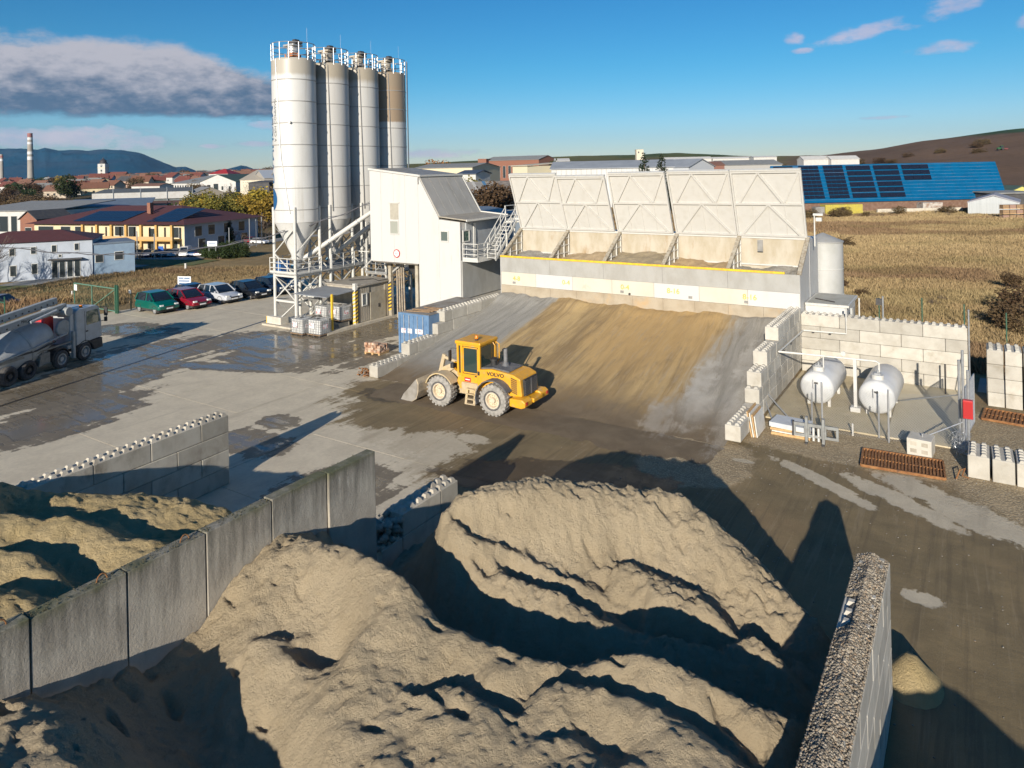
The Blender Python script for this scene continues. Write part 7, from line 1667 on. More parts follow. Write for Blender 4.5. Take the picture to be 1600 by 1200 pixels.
b3 = bld('guest_house', 'cream two-storey building with long maroon hipped roof, roof solar panels and a columned balcony', 'building', 52, 166, 286, 152, 349, 24, 322, bc, rm_, 'hip', over=1.4, panes=glass_dk,
         wins=[(.03, .14, .55, .9), (.19, .26, .55, .9), (.29, .35, .55, .9), (.56, .62, .55, .92), (.78, .82, .5, .85), (.93, .97, .5, .9), (.05, .12, .08, .4), (.22, .3, .1, .4), (.56, .62, .08, .4), (.77, .82, .08, .4), (.92, .96, .08, .4), (.65, .70, .5, .92)])
L3, ze3, zr3 = b3['L'], b3['ze'], b3['zr']
orange = mat('orange_column', (.56, .34, .10), (.48, .28, .09), sc=3, rough=.8)
for k in range(7): x_ = L3 * (.40 + .095 * k); MB().box(x_, x_ + .55, -2.6, -2.1, -2, ze3).build('column', orange, b3)
MB().box(L3 * .4, L3 * .985, -2.7, 0, ze3 * .42, ze3 * .47).build('balcony_floor', orange, b3); MB().box(L3 * .4, L3 * .985, -2.7, -2.65, ze3 * .47, ze3 * .58).build('balcony_rail', wood_lt, b3)
def on_hip(x0, x1, nx, ny, t0, t1):
    h = 12.0; sl = (zr3 - ze3) / (h + 1.4)
    for i in range(nx):
        for j in range(ny):
            xa = x0 + (x1 - x0) * i / nx; xb = x0 + (x1 - x0) * (i + 1) / nx - .12; ya = -1.4 + (t0 + (t1 - t0) * j / ny) * (h + 1.4); yb = -1.4 + (t0 + (t1 - t0) * (j + 1) / ny) * (h + 1.4) - .12
            za, zb_ = ze3 + (ya + 1.4) * sl + .12, ze3 + (yb + 1.4) * sl + .12
            sk = (ya + 1.4) * .25
            MB().add([(xa, ya, za), (xb, ya, za), (xb, yb, zb_), (xa, yb, zb_), (xa, ya, za + .06), (xb, ya, za + .06), (xb, yb, zb_ + .06), (xa, yb, zb_ + .06)], [(3, 2, 1, 0), (4, 5, 6, 7), (0, 1, 5, 4), (1, 2, 6, 5), (2, 3, 7, 6), (3, 0, 4, 7)]).build('solar_panel', glassy('solar_blue', (.010, .016, .035), .3), b3)
on_hip(L3 * .27, L3 * .60, 12, 3, .12, .66); on_hip(L3 * .76, L3 * .95, 7, 4, .12, .80)
MB().box(L3 * .63, L3 * .63 + .9, 6, 7, ze3 + 2, zr3 + .9).build('chimney', rbr, b3); MB().box(L3 * .66, L3 * .66 + .7, 5, 5.7, ze3 + 2, zr3 - .3).build('chimney', rbr, b3)
for y_, z0_, z1_ in ((3, .5, .9), (7, .5, .9), (12, .5, .9), (17, .5, .9), (4, .05, .42), (10, .05, .42), (18, .05, .42)):
    f_ = MB().box(L3, L3 + .08, y_, y_ + 2.2, z0_ * ze3, z1_ * ze3).build('window', white_paint, b3); MB().box(L3 + .081, L3 + .1, y_ + .12, y_ + 2.08, z0_ * ze3 + .12, z1_ * ze3 - .12).build('pane', glass_dk, f_)
MB().box(L3, L3 + .05, 0, 24, -2, ze3 - .05).build('side_facade', bg_, b3)  # side wall's shade painted as a grey sheet over the cream
bld('shop', 'low white hall with pale roof and pink sign at the far left', 'building', -60, 215, 80, 208, 331, 24, 318, bw, rg_, 'mono', [(.42, .52, .1, .8), (.55, .62, .1, .8)])
bld('shop', 'small orange-brick gabled building by the red-fronted hall', 'building', 30, 190, 56, 188, 342, 10, 329, rbr, rdk, 'cross', [(.3, .7, .1, .6)])
s2 = bld('hall', 'long hall with blue-grey roof and red front panel behind the maroon roof', 'building', 80, 214, 226, 224, 336, 40, 314, mat('hall_pale', (.45, .44, .44), rough=.8), rb_, 'mono'); MB().box(.2, s2['L'] * .16, -.15, 0, 0, s2['ze'] * .95).build('red_panel', mat('signal_red', (.62, .03, .03), rough=.5), s2)
bld('house', 'house with dark red hipped roof peeking over the blue-grey hall', 'house', 190, 250, 222, 248, 321, 12, 318, bw, rr_, 'hip')
bld('hall', 'long grey roofed hall with a blue and brown roof strip behind the maroon roof', 'building', 226, 262, 300, 268, 321, 22, 314, bg_, mat('roof_brown', (.15, .07, .045), (.12, .06, .04), sc=1, rough=.8), 'gable')
b5 = bld('warehouse', 'long low warehouse with a broad white band and dark flat roof', 'warehouse', 145, 330, 300, 348, 303, 60, 296, mat('grey_band', (.12, .14, .14), (.18, .2, .2), sc=.5), mat('roof_dkgreen', (.10, .11, .11), (.13, .13, .125), sc=.2, rough=.9), 'mono', sink=4)
MB().box(-.5, b5['L'] * .97, -.6, 0, b5['ze'] - 3.2, b5['ze'] + .05).build('white_band', bw, b5)
for k in range(4): MB().box(b5['L'] * (.19 + .27 * k), b5['L'] * (.19 + .27 * k) + .25, -.9, -.6, -3, b5['ze'] + 2.5).build('post', galv, b5)
bld('warehouse', 'low hall with brown gable roof right of the white banded warehouse', 'warehouse', 303, 345, 350, 352, 302, 30, 292, mat('wall_dull', (.25, .22, .18), rough=.9), rg_, 'cross')
b6 = bld('hall', 'big white hall with green gable front and grey roof on the slope', 'hall', 312, 475, 368, 470, 285, 60, 273, bw, rgn, 'cross', [(.2, .3, .05, .75), (.38, .52, .05, .85), (.6, .66, .2, .6), (.8, .86, .1, .6)])
bld('hall', 'grey-roofed white hall side wing left of the green gable front', 'hall', 267, 500, 311, 478, 287, 30, 275, bw, rg_, 'mono', [(.05 + .09 * k, .10 + .09 * k, .5, .8) for k in range(10)])
bld('barn', 'cream barn with pale grey gable roof near the left silo', 'barn', 375, 395, 412, 385, 281, 24, 266, mat('barn_cream', (.66, .60, .47), (.58, .52, .40), sc=.4, rough=.9), mat('roof_tan', (.36, .32, .26), (.3, .27, .22), sc=.6, rough=.85), 'gable')
bld('barn', 'barn end with light blue-grey roof directly beside the left silo', 'barn', 413, 384, 452, 392, 278, 20, 266, mat('barn_stone', (.34, .31, .27), rough=.9), mat('roof_pale', (.33, .36, .40), rough=.6), 'gable')
bld('shed', 'low dark shed with sagging roof under the barns', 'shed', 388, 362, 420, 358, 286, 10, 283, rdk, rdk, 'mono')
bld('house', 'large house with bright red hipped roof above the green-fronted hall', 'house', 326, 560, 356, 560, 272, 26, 264, bw, mat('roof_bright_red', (.42, .03, .03), rough=.6), 'hip')
bld('house', 'row of low white garages with brown roofs below the village', 'garage', 205, 455, 249, 450, 291, 12, 287, bw, ro_, 'gable', [(.1, .16, .2, .7), (.5, .55, .2, .7), (.8, .86, .2, .7)])
bld('house', 'yellow house with dark green roof right of the church', 'house', 191, 820, 211, 818, 283, 20, 277, mat('wall_yellow', (.62, .46, .14), rough=.9), rgn, 'hip', [(.2, .3, .3, .7), (.5, .6, .3, .7)])
# church
D_ = 1000.; chx = (158.5 - 800) / FPX * D_; zb = tz(chx, D_); ch = thing('church', 'white village church with square tower, dark onion cap and red nave roof', 'church', (chx, D_, zb), 0)
k_ = D_ / FPX; tt = GD(158, 256, D_)[2] - zb
MB().box(-5.2, 5.2, 0, 10, -6, tt).build('tower', bw, ch); MB().box(-5.6, 5.6, -.4, 10.4, tt - 6.0, tt - 5.4).build('cornice', bc, ch)
MB().lathe([(5.4, 0), (5.2, 1.2), (4.2, 2.6), (4.4, 4.4), (2.6, 6.2), (1.0, 7.0), (.7, 8.5), (0, 9.5)], 16, (0, 5, tt)).build('dome', mat('dome_dark', (.05, .045, .05), rough=.5), ch, smooth=True)
for z_ in (tt - 4.5, tt - 11, tt - 16): MB().box(-1.1, 1.1, -.15, 0, z_, z_ + 2.6).build('window', glass_dk, ch)
MB().cyl((0, -.5, tt - 2.0), (0, -.7, tt - 2.0), 1.3, n=16).build('clock', mat('clock_face', (.3, .3, .3), rough=.5), ch)
nz = GD(180, 276, D_)[2] - zb; nr = GD(180, 268.5, D_)[2] - zb
nv = MB().box(5.3, 31, 2, 16, -6, nz).build('nave', bw, ch); MB().prism([(1, nz - .3), (9, nr), (17, nz - .3)], 5.3, 31.6, 'yz').build('roof', rr_, ch)
for x_ in (9, 15, 21, 27): MB().box(x_, x_ + 1.5, 1.8, 2, nz - 5, nz - 1.5).build('window', glass_dk, ch)
# power station chimneys
def chimney(px, D, ytop, r0, r1, lab, bands):
    x = (px - 800) / FPX * D; zt_ = GD(px, ytop, D)[2]; t = thing('chimney', lab, 'chimney', (x, D, -10), 0, None); H = zt_ + 10
    MB().lathe([(r0, 0), (r1, H), (r1 * .8, H), (0, H - 1)], 24).build('shaft', mat('chimney_concrete', (.34, .31, .27), (.28, .25, .22), sc=.05, rough=.95), t, smooth=True)
    for (f0, f1, m) in bands: MB().lathe([(r0 + (r1 - r0) * f0 + .15, H * f0), (r0 + (r1 - r0) * f1 + .15, H * f1)], 24).build('painted_band', m, t, smooth=True)
wbm, rbm = mat('band_white', (.6, .6, .6), rough=.8), mat('band_red', (.30, .12, .11), rough=.8)
chimney(48, 1500, 208, 6.6, 4.6, 'tall concrete power station chimney with white and faded red bands', [(.93, .965, rbm), (.88, .92, wbm), (.96, .995, rbm), (.80, .84, wbm), (.62, .67, wbm), (.52, .58, wbm)])
chimney(3, 1750, 241, 5.2, 3.4, 'shorter concrete chimney at the far left edge', [(.9, .96, rbm), (.8, .86, wbm)])
ff_ = thing('factory', 'long low white factory on the plain below the mountains', 'factory', ((-10 - 800) / FPX * 2300, 2300, -14), 0)
for k in range(9): MB().box(k * 21.5, k * 21.5 + 21, 0, 30, 0, 13 + (k % 3) * 1.6).build('hall', bw, ff_)
MB().box(150, 158, -1, 0, 3, 12).build('blue_panel', mat('sky_blue_panel', (.1, .3, .5)), ff_)

# village houses on the slope
R_ = random.Random(11)
walls_ = [bw, bc, mat('render_beige', (.50, .42, .32), rough=.9), mat('render_pink', (.48, .33, .26), rough=.9), bg_]; roofs_ = [rr_, ro_, ro_, rr_, mat('roof_rust', (.20, .085, .05), (.15, .07, .045), sc=1, rough=.85), rdk, rg_]
grp = {}
def vhouse(px, D, yb=None):
    x = (px - 800) / FPX * D; w_, d_, h_ = R_.uniform(9, 16), R_.uniform(8, 12), R_.uniform(3.2, 6); rz = R_.uniform(-.6, .6); wi, ri = R_.randrange(5), R_.randrange(7)
    wn = ['white', 'cream', 'beige', 'pinkish', 'grey'][wi]; rn = ['red', 'orange', 'orange', 'red', 'rust brown', 'dark', 'grey'][ri]
    t = thing('village_house', 'small %s village house with %s gable roof on the far slope' % (wn, rn), 'house', (x, D, tz(x, D)), rz, 'village houses, %s walls and %s roofs' % (wn, rn))
    MB().box(0, w_, 0, d_, -4, h_).build('wall', walls_[wi], t); hr = h_ + R_.uniform(2.4, 4)
    MB().prism([(0, h_), (d_ / 2, hr - .2), (d_, h_)], .1, w_ - .1, 'yz').build('gable', walls_[wi], t); rf = MB().prism([(-.6, h_ - .4), (d_ / 2, hr), (d_ + .6, h_ - .4), (d_ + .6, h_ - .1), (d_ / 2, hr + .3), (-.6, h_ - .1)], -.5, w_ + .5, 'yz').build('roof', roofs_[ri], t)
    if R_.random() < .6: MB().box(w_ * .6, w_ * .6 + .7, d_ / 2 - .3, d_ / 2 + .4, hr - 1, hr + 1).build('chimney', rbr, rf)
    for k in range(R_.randint(2, 3)): x_ = w_ * (.15 + .28 * k); MB().box(x_, x_ + 1.3, -.1, .02, h_ * .35, h_ * .35 + 1.4).build('window', glass_dk, t)
for q in range(150):
    px = R_.uniform(92, 435); D = R_.uniform(520, 1000) if px > 130 else R_.uniform(700, 1050)
    if 145 < px < 200 and D > 850: continue
    if 255 < px < 372 and D < 560: continue
    vhouse(px, D)
for q in range(12): vhouse(R_.uniform(5, 95), R_.uniform(900, 1200))
for q in range(34): vhouse(R_.uniform(-10, 140), R_.uniform(430, 900))
for q in range(50): tree(R_.choice(['bare', 'twiggy', 'brown', 'green']), loc_px(R_.uniform(-20, 150), R_.uniform(400, 850), -.5), R_.uniform(6, 10), 'tree among the roofs on the far left plain', 'trees on the far left plain', w=1.5)
# trees of the surroundings on the left
for q in range(60): px = R_.uniform(-20, 80); D = R_.uniform(255, 380); tree('twiggy' if q % 3 else 'brown', loc_px(px, D, -1), R_.uniform(6, 10), 'bare dark bushy tree in the copse at the far left', 'bare trees of the left copse', w=1.4)
for q in range(26): px = R_.uniform(285, 428); D = R_.uniform(205, 262); tree(R_.choice(['olive', 'olive', 'olive', 'green', 'yellow']), loc_px(px, D, -.5), R_.uniform(9.5, 13.5) * (.75 + .3 * (px - 285) / 140), 'olive and yellowing bushy tree on the bank left of the silos', 'yellow-green trees left of the silos', w=1.25)
for q in range(14): px = R_.uniform(345, 430); D = R_.uniform(165, 200); tree('twiggy', loc_px(px, D), R_.uniform(4, 6.5), 'bare twiggy tree along the road left of the silos', 'bare trees by the road', w=1.2)
for q in range(45): px = R_.uniform(60, 435); D = R_.uniform(380, 950); tree(R_.choice(['bare', 'twiggy', 'brown', 'brown', 'green']), loc_px(px, D, -.5), R_.uniform(6, 11), 'autumn tree standing among the village houses', 'trees among the village houses', w=1.3)
for q, (px, D, h, k) in enumerate([(108, 420, 16, 'green'), (366, 360, 15, 'bare'), (390, 350, 13, 'twiggy'), (424, 330, 17, 'bare'), (92, 600, 11, 'yellow'), (300, 420, 9, 'brown')]): tree(k, loc_px(px, D, -.5), h, ['dark green round tree on the plain between copse and village', 'large bare tree against the sky left of the barns', 'broad twiggy tree left of the tan barn roof', 'bare tree rising beside the left silo', 'yellow tree near the white factory', 'brown tree in front of the green hall'][q], w=1.1)
# evergreen hedges
for q in range(15): px = 322 + q * 3.7; tree('green', loc_px(px, 139 + R_.uniform(-2, 2), -.4), R_.uniform(2.6, 3.8), 'dark green hedge shrub beside the road', 'hedge of dark shrubs by the road', w=1.3, cat='shrub', name='hedge_shrub')
for q in range(8): px = -15 + q * 5.5; tree('green', loc_px(px, 133, -.3), R_.uniform(3, 4.6), 'dark green shrub behind the pale grey house', 'shrubs behind the grey house', w=1.0, cat='shrub', name='shrub')
for q in range(4): tree('spruce', loc_px(349 + q * 3, 165, -.4), 6.5, 'narrow dark conifer right of the maroon roof', 'narrow conifers by the guest house', w=.8)
for q in range(3): tree('bare', loc_px(150 + q * 33, 136), 5, 'small bare tree in front of the cream guest house', 'small bare trees before the guest house')
# bare trees behind the viewer's left that throw a net of shade on the grey house
for q, (x, y, h) in enumerate([(-76, 98, 13), (-80, 96, 13), (-86, 100, 13), (-73, 96, 12), (-78, 90, 13), (-82, 101, 12)]): tree('bare', (x, y, tz(x, y)), h, 'bare roadside tree beyond the left edge of the yard', 'bare roadside trees')
# lawn strips
lawn = mat('lawn', (.09, .12, .03), (.15, .13, .045), sc=.6, rough=1, bmp=.4, bsc=4)
strip('lawn', [loc_px(-70, 104)[:2], loc_px(60, 104)[:2], loc_px(140, 107)[:2], loc_px(200, 108)[:2]], 8, lawn, .02); strip('lawn', [loc_px(205, 136)[:2], loc_px(260, 134)[:2], loc_px(320, 132)[:2]], 8, lawn, .02)
strip('car_park', [loc_px(195, 146)[:2], loc_px(260, 143)[:2], loc_px(325, 141)[:2]], 9, asph, .03)
def far_car(px, D, col_, lab, rz=.2, van=False):
    x, y, z = loc_px(px, D); t = thing('parked_van' if van else 'parked_car', lab, 'van' if van else 'car', (x, y, z + .08), rz - PI / 2, 'vehicles parked before the guest house'); m = col_; h = 2.0 if van else 1.45
    MB().prism([(-2.1, .3), (-2.15, .8), (-1.9, .95), (1.2, .9), (2.0, .75), (2.1, .3)], -.85, .85).build('body', m, t, bevel=.06)
    MB().prism([(-1.95, .93), (-1.6, h - .05), (.3 if not van else 1.3, h), (1.15 if not van else 1.9, .9)], -.76, .76).build('cabin', m if van else cglass, t, bevel=.05)
    if not van: MB().prism([(-1.6, h - .04), (.3, h), (.3, h + .03), (-1.6, h)], -.68, .68).build('roof', m, t)
    else: MB().prism([(1.35, 1.9), (1.9, 1.0), (1.93, 1.02), (1.38, 1.92)], -.68, .68).build('windscreen', cglass, t)
    for x_ in (-1.3, 1.35):
        for s_ in (-1, 1): MB().cyl((x_, s_ * .7, .32), (x_, s_ * .88, .32), .32, n=14).build('wheel', black_rub, t)
    for s_ in (-1, 1): MB().box(2.02, 2.1, s_ * .6 - .15, s_ * .6 + .15, .55, .7).build('headlight', MATS['headlight_lens'], t)
cc_ = [('black', (.015, .015, .02)), ('dark blue', (.01, .03, .09)), ('black', (.02, .02, .02)), ('dark grey', (.05, .05, .055)), ('white', (.7, .7, .7)), ('blue', (.02, .08, .2)), ('maroon', (.12, .03, .04)), ('silver', (.4, .4, .42))]
for q, px in enumerate([213, 229, 246, 259, 288, 300, 312, 272]):
    far_car(px, 143.5, car_mat('far%d' % q, cc_[q][1]), ['black car at the left end of the guest house car park', 'dark blue car second from the left before the guest house', 'black estate car before the guest house', 'dark grey car parked left of the silver one before the guest house', 'white van parked before the guest house', 'blue car right of the white van', 'maroon car with bright windscreen at the right end of the car park', 'silver car parked left of the white van'][q], random.uniform(-.1, .3), q == 4)
far_car(404, 165, car_mat('farw', (.7, .7, .7)), 'white car by the lamp posts left of the silos', 1.2); far_car(393, 168, car_mat('farr', (.3, .02, .03)), 'red car by the lamp posts left of the silos', 1.2)
far_car(-2, 72, car_mat('purple', (.05, .02, .06)), 'dark purple car on the road at the left picture edge', 1.5)
for q, (px, D, h) in enumerate([(356, 150, 5.2), (388, 158, 6.5), (398, 160, 6.2), (407, 162, 6.6), (212, 141, 5.5), (239, 140, 5.0)]):
    x, y, z = loc_px(px, D); t = thing('lamp_post', ['pale post at the bend of the road by the hedge', 'first of three pale posts left of the silos', 'second of three pale posts left of the silos', 'third of three pale posts left of the silos', 'slim post at the left end of the guest house car park', 'slim post between the parked black cars'][q], 'post', (x, y, z), 0, 'posts along the road'); MB().cyl((0, 0, -.3), (0, 0, h), .11, n=8).build('shaft', galv, t)
psn = thing('parking_sign', 'blue square parking sign before the guest house', 'sign', loc_px(249, 139), 0); MB().cyl((0, 0, -.3), (0, 0, 2.0), .05, n=6).build('post', galv, psn); MB().box(-.5, .5, -.05, 0, 1.7, 2.6).build('plate', mat('parking_blue', (.02, .12, .45)), psn)
hyd = thing('marker_post', 'short white marker post on the verge by the road', 'post', loc_px(287, 124), 0); MB().box(-.15, .15, -.1, .1, -.2, 1.0).build('post', bw, hyd); h2_ = thing('marker_post', 'short pale marker post on the grass below the grey house', 'post', loc_px(109, 96), 0); MB().box(-.08, .08, -.08, .08, -.2, .9).build('post', bw, h2_)

# ------------------------------------------------------------------ middle and right background
m1 = bld('old_shed', 'long old shed with streaked corrugated roof and one blue roof strip behind the stairs', 'shed', 690, 148, 815, 152, 319, 24, 285, mat('wall_old', (.22, .18, .14), rough=.9), mat('asbestos_roof', (.30, .28, .25), (.22, .205, .185), sc=.35, stretch=(1, .1, 1), rough=.9, c3=(.36, .34, .31), sc3=.5), 'gable', sink=4)
Lm, zm, zrm = m1['L'], m1['ze'], m1['zr']; sl = (zrm - zm) / 12.0
for (f0, f1, m) in ((.62, .66, mat('roof_blue_strip', (.08, .18, .30), rough=.6)), (.48, .52, mat('roof_light_strip', (.42, .41, .38), rough=.8)), (.80, 1.0, mat('roof_broken', (.13, .11, .10), (.28, .24, .20), sc=1.2, rough=.95)), (.32, .36, MATS['roof_light_strip'] if 'roof_light_strip' in MATS else None)):
    if m is None: m = MATS['roof_light_strip']
    MB().prism([(-.38, zm - sl * .38 + .22), (11.9, zrm + .20), (11.9, zrm + .28), (-.38, zm - sl * .38 + .3)], Lm * f0, Lm * f1, 'yz').build('roof_strip', m, m1)
bld('yard_building', 'flat bluish roof of a low building behind the white stair', 'building', 738, 84, 812, 86, 338, 14, 336, mat('wall_bluish', (.2, .24, .28)), rb_, 'mono')
bld('hall', 'long cream hall with low grey roof right of the silos', 'hall', 646, 300, 738, 290, 263.5, 30, 256.5, mat('hall_cream', (.62, .54, .38), rough=.9), rg_, 'gable', [(.1, .18, .2, .7), (.4, .5, .2, .7), (.7, .8, .2, .7)])
bld('house', 'small white house with dark blue roof and dark windows behind the tower', 'house', 716, 185, 743, 183, 272, 9, 267, bw, mat('roof_navy', (.05, .07, .11)), 'gable', [(.15, .35, .5, .8), (.65, .85, .5, .8)])
bld('factory_hall', 'old brick factory hall with long grey roof on the rise', 'hall', 757, 505, 842, 480, 251.5, 24, 244.5, rbr, rg_, 'gable', [(.05 + .1 * k, .10 + .1 * k, .2, .75) for k in range(9)])
bld('barn', 'tall brick block at the left end of the old factory hall', 'barn', 747, 500, 760, 498, 249, 14, 248, rbr, rbr, 'flat')
bld('house', 'cream gabled house left of the dark trees', 'house', 801, 205, 824, 200, 260, 14, 256, mat('wall_pale_cream', (.62, .56, .40), rough=.9), mat('roof_beige', (.45, .40, .32), rough=.9), 'mono')
m7 = bld('hall', 'long white corrugated hall with grey roof behind the raised lids', 'hall', 861, 196, 1052, 190, 264.5, 16, 252, mat('hall_white', (.54, .54, .53), (.47, .47, .46), sc=.8, stretch=(2, 2, .1), rough=.6), mat('roof_slate', (.30, .32, .34), (.25, .27, .29), sc=.3, rough=.6), 'gable', [(.19, .25, .0, .42), (.30, .38, .0, .42), (.5, .56, .0, .42), (.62, .68, .0, .42)], sink=4)
for k in range(24): MB().box(m7['L'] * k / 24, m7['L'] * k / 24 + .12, -.08, 0, 0, m7['ze']).build('cladding_rib', grey_sheet, m7)
bld('hall', 'second grey gabled hall behind the right end of the white corrugated hall', 'hall', 1020, 225, 1076, 215, 262, 14, 250, mat('hall_pale2', (.5, .52, .54)), MATS['roof_slate'], 'gable', [(.8, .95, .1, .5)])
bld('hall', 'low white hall on the rise between the dark trees', 'hall', 868, 420, 890, 420, 252, 14, 248, bw, bw, 'gable')
bld('hall', 'low brown-roofed barn row right of the white hall', 'barn', 1086, 330, 1132, 330, 259, 14, 253, mat('wall_redbrown', (.22, .10, .07)), mat('roof_redbrown', (.20, .10, .07), rough=.9), 'gable')
bld('hall', 'long grey-roofed hall left of the blue solar roof', 'hall', 1128, 345, 1222, 345, 258.5, 24, 250.5, mat('hall_grey3', (.36, .35, .33)), rg_, 'gable', [(.3, .45, 0, .5), (.6, .75, 0, .5)])
tw2 = bld('tower_building', 'pale square tower block on the skyline above the lids', 'tower', 995, 700, 1006, 700, 234, 8, 233.5, mat('tower_beige', (.62, .55, .42)), mat('tower_beige2', (.5, .45, .35)), 'flat', [(.2, .4, .8, .9)])
for q, (x0, x1, D, y0, y1) in enumerate([(1040, 1112, 800, 249, 245.5), (1114, 1190, 800, 248, 245), (1256, 1298, 520, 249.5, 244), (1299, 1343, 515, 249, 243.5), (1178, 1214, 620, 246, 244)]):
    bld('greenhouse', ['long white greenhouse roof on the skyline, left one', 'long white greenhouse roof on the skyline, right one', 'white polythene tunnels at the foot of the ploughed hill, left half', 'white polythene tunnels at the foot of the ploughed hill, right half', 'far white barn roof above the grey hall'][q], 'greenhouse', x0, D, x1, D, y0, 12, y1, bw, bw, 'gable', sink=6)
# shed roofed in blue with solar arrays
blue_r = mat('blue_roof_sheet', (.0, .095, .22), (.0, .08, .19), sc=.5, rough=.35)
p0 = Vector(((1214 - 800) / FPX * 154, 154, 0)); p1 = Vector(((1573 - 800) / FPX * 158, 158, 0)); d_ = p1 - p0; an = math.atan2(d_.y, d_.x); LS = d_.length
ss = thing('solar_shed', 'long shed with bright blue metal roof partly covered in black solar arrays', 'shed', (p0.x, p0.y, 0), an); ze, zr, dp = 2.15, 10.3, 3.4
MB().box(.5, LS - .8, .4, dp * 2 - .4, -1, ze).build('wall', mat('brown_wall', (.16, .09, .06), (.22, .14, .1), sc=1.5), ss)
MB().prism([(.4, ze - .02), (dp, zr - .1), (2 * dp - .4, ze - .02)], .5, LS - .8, 'yz').build('gable', mat('brown_gable', (.16, .1, .07)), ss)
for i in range(24):
    x0 = LS * i / 24; MB().prism([(0, ze), (dp, zr), (2 * dp, ze), (2 * dp, ze + .12), (dp, zr + .14), (0, ze + .12)], x0 + .01, x0 + LS / 24 - .01, 'yz').build('roof_sheet', blue_r, ss)
sl = (zr - ze) / dp
for j in range(11):
    y0 = dp * (j + .5) / 11; z_ = ze + y0 * sl + .13; MB().bar((LS * .0 + .1, y0, z_ + .12), (LS - .1, y0, z_ + .12), .06, .07).build('roof_rail', mat('blue_rail', (.02, .16, .34), (.13, .18, .28), sc=.4, rough=.4), ss)
def array(f0, f1, t0, t1, nx, ny, gap=.0):
    for i in range(nx):
        for j in range(ny):
            xa = LS * (f0 + (f1 - f0) * i / nx) + .02; xb = LS * (f0 + (f1 - f0) * (i + 1) / nx) - .04; ya = dp * (t0 + (t1 - t0) * j / ny) + .03; yb = dp * (t0 + (t1 - t0) * (j + 1) / ny) - .05 - gap
            za, zb_ = ze + ya * sl + .62, ze + yb * sl + .62
            MB().add([(xa, ya, za), (xb, ya, za), (xb, yb, zb_), (xa, yb, zb_), (xa, ya, za + .05), (xb, ya, za + .05), (xb, yb, zb_ + .05), (xa, yb, zb_ + .05)], [(3, 2, 1, 0), (4, 5, 6, 7), (0, 1, 5, 4), (1, 2, 6, 5), (2, 3, 7, 6), (3, 0, 4, 7)]).build('solar_panel', solar, ss)
fx = lambda z7: (z7 / 3.636 + 1160 - 1214) / (1573 - 1214) + .0
array(.01, .095, .03, .93, 3, 8); array(.118, .205, .03, .93, 4, 9); array(.225, .312, .03, .93, 4, 9)
array(.325, .432, .03, .93, 3, 6, .05); array(.445, .555, .03, .93, 3, 6, .05); array(.57, .69, .48, .93, 3, 3, .05)
wh = bld('metal_hall', 'white corrugated metal hall with grey roof before the blue solar shed', 'hall', 1511, 141, 1592, 136, 316.5, 12, 303.5, mat('corrugated_white', (.48, .50, .50), (.42, .44, .44), sc=1.5, stretch=(3, 3, .1), rough=.5), mat('roof_mauve', (.30, .29, .32), rough=.6), 'cross', over=.1)
for k in range(30): MB().box(wh['L'] * k / 30, wh['L'] * k / 30 + .07, -.06, 0, 0, wh['ze']).build('cladding_rib', MATS['corrugated_white'], wh)
yc = thing('yellow_container', 'faded yellow site container with dark door before the blue solar shed', 'container', G(1290, 336), rad(2)); MB().box(0, 7.9, 0, 2.4, 0, 2.1).build('body', mat('faded_yellow', (.48, .40, .06), (.40, .34, .08), sc=1.5, rough=.8), yc)
MB().box(3.2, 3.9, -.03, 0, .2, 1.6).build('door', rdk, yc); MB().box(-2.0, -.1, .2, 2, 0, 1.7).build('lean_to', grey_dark_sheet, yc)
for k in range(10): MB().box(.3 + k * .75, .38 + k * .75, -.05, 0, 0, 2.1).build('rib', MATS['faded_yellow'], yc)
for q, (px, D, w_, h_, m, lab) in enumerate([(1370, 149, 18, .9, concrete, 'low grey concrete wall in front of the blue solar shed'), (1441, 150, 4.2, 2.0, mat('patchy_white', (.5, .47, .42), (.25, .15, .1), sc=1.5), 'patchy white container beside the metal hall')]):
    x, y, z = loc_px(px, D); o = MB().box(0, w_, 0, .5 if q == 0 else 2.4, -.2, h_).build('low_wall' if q == 0 else 'white_container', m, loc=(x, y, 0)); tag(o, lab, 'wall' if q == 0 else 'container')
pr = thing('pallet_rack', 'brown stacked pallets and crates at the far right field edge', 'pallets', loc_px(1566, 128), 0)
for q in range(8):
    for k in range(3): MB().box(q * 1.25, q * 1.25 + 1.1, 0, 1.0, k * .95 + .1, k * .95 + .75).build('crate', wood if (q + k) % 3 else mat('crate_pink', (.32, .20, .15)), pr); MB().box(q * 1.25, q * 1.25 + 1.1, -.05, 1.05, k * .95, k * .95 + .1).build('pallet', wood_lt, pr)
bld('house', 'yellow gabled house at the right picture edge', 'house', 1580, 215, 1612, 215, 298, 10, 290, mat('wall_lemon', (.55, .50, .15)), rgn, 'cross'); bld('open_shed', 'dark open-sided shed right of the metal hall', 'shed', 1560, 150, 1620, 150, 303, 10, 301, rdk, rg_, 'mono')
tr = thing('tractor', 'green tractor working on the ploughed hillside', 'tractor', loc_px(1564, 520, .3), PI); tg = mat('tractor_green', (.02, .14, .04), rough=.5)
MB().box(-1.2, 2.4, -.6, .6, .9, 1.8).build('bonnet', tg, tr); MB().box(-1.6, .2, -.8, .8, 1.2, 3.0).build('cab', glass_dk, tr); MB().box(-1.7, .3, -.9, .9, 3.0, 3.2).build('roof', tg, tr)
for s_ in (-1, 1): MB().cyl((-1.0, s_ * .8, .95), (-1.0, s_ * 1.3, .95), .95, n=18).build('wheel', black_rub, tr); MB().cyl((1.9, s_ * .7, .6), (1.9, s_ * 1.1, .6), .6, n=16).build('wheel', black_rub, tr)
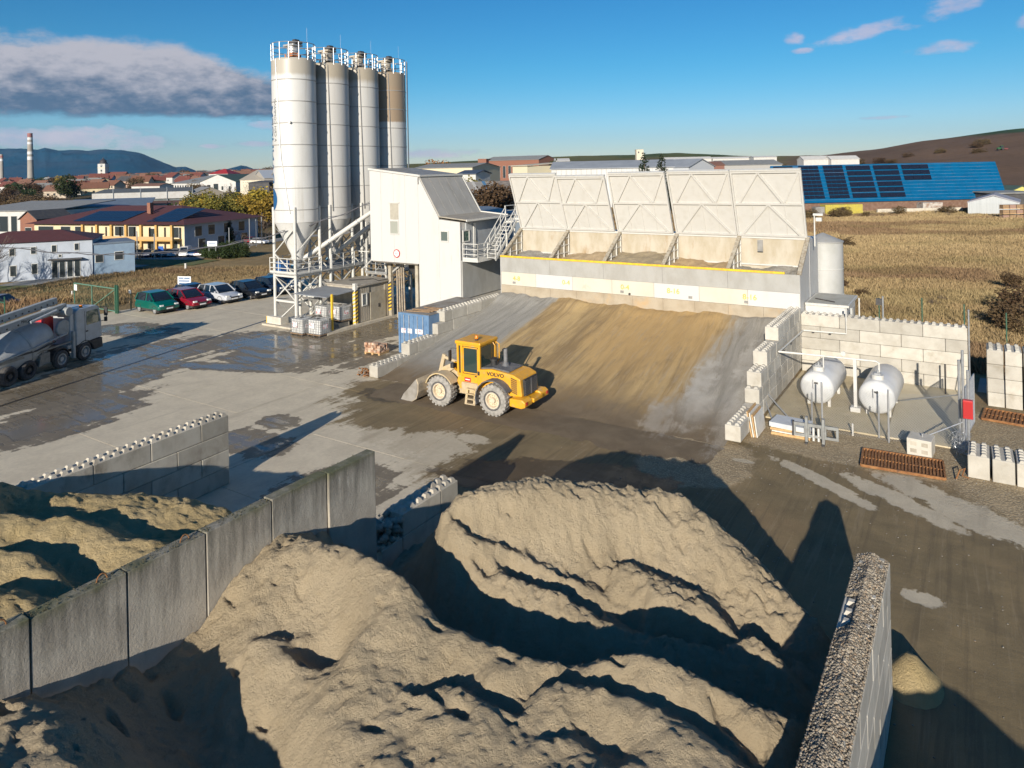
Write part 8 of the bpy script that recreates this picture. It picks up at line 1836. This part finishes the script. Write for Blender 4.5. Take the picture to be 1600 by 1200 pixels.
MB().box(-4.5, -1.8, -1.5, 1.5, .5, 1.2).build('harrow', mat('harrow_red', (.2, .05, .05)), tr)
for q, (px, D, h, k, w_) in enumerate([(828, 215, 11.0, 'green', .9), (842, 214, 11.5, 'green', .9), (856, 216, 13.5, 'green', .8), (836, 210, 9, 'green', 1), (850, 208, 10, 'green', 1), (864, 225, 13.5, 'green', .8)]): tree(k, loc_px(px, D, -.5), h, 'dark green tree in the clump left of the white corrugated hall', 'dark trees left of the white hall', w=w_)
tree('spruce', loc_px(1007, 168, -.5), 15.2, 'dark spruce in front of the white hall, left one', w=.85); tree('spruce', loc_px(1034, 172, -.5), 15.0, 'dark spruce in front of the white hall, right one', w=.8); tree('bare', loc_px(894, 175), 11, 'thin bare tree before the white corrugated hall')
tree('brown', loc_px(757, 140), 8.5, 'big reddish brown bush between the old shed and the cream hall', w=1.3); tree('brown', loc_px(775, 150), 7.5, 'lower brown bush beside the old shed roof', w=1.5); tree('olive', loc_px(746, 170), 9, 'olive green tree behind the old shed', w=1.1)
tree('autumn', loc_px(684, 520, -.5), 17, 'bright orange autumn tree on the rise right of the silos', w=1.4); tree('autumn', loc_px(925, 560), 8, 'orange bush on the rise above the white hall', w=3)
for q in range(26): px = R_.uniform(645, 1000); D = R_.uniform(380, 620); tree(R_.choice(['brown', 'green', 'twiggy', 'olive', 'brown']), loc_px(px, D, -.8), R_.uniform(5, 10), 'tree or bush on the rise behind the halls', 'trees on the rise behind the halls', w=1.6)
for q in range(26): px = R_.uniform(1085, 1260); D = R_.uniform(300, 420); tree(R_.choice(['twiggy', 'brown', 'twiggy', 'brown']), loc_px(px, D, -.8), R_.uniform(5, 8.5), 'bare bushy tree by the barns left of the solar roof', 'bare trees by the barns', w=1.5)
for q in range(22): px = R_.uniform(1190, 1330) if q % 2 else R_.uniform(1340, 1540); D = R_.uniform(520, 600); tree('brown', loc_px(px, D, -1.5), R_.uniform(4, 7), 'brown scrub bush along the foot of the ploughed hill', 'scrub along the ploughed hill', w=2.0, cat='shrub', name='scrub_bush')
for q in range(22): px = R_.uniform(1262, 1600); D = R_.uniform(134, 147); tree('twiggy' if q % 2 else 'brown', loc_px(px, D), R_.uniform(1.0, 2.0), 'low weed bush along the far edge of the dry field', 'weeds before the solar shed', w=1.6, cat='shrub', name='weed_bush')

# ------------------------------------------------------------------ air
hz_m = bpy.data.materials.new('haze_air'); hz_m.use_nodes = True; nt = hz_m.node_tree; nt.nodes.clear()
pv = nt.nodes.new('ShaderNodeVolumePrincipled'); pv.inputs['Color'].default_value = (.34, .66, 1.0, 1); pv.inputs['Density'].default_value = 0.00003; pv.inputs['Anisotropy'].default_value = .1
ou = nt.nodes.new('ShaderNodeOutputMaterial'); nt.links.new(pv.outputs[0], ou.inputs['Volume'])
HAZE = True
if HAZE:
    hz_o = MB().box(-11000, 11000, -9600, 9900, -130, 460).build('haze', hz_m, kind='stuff')
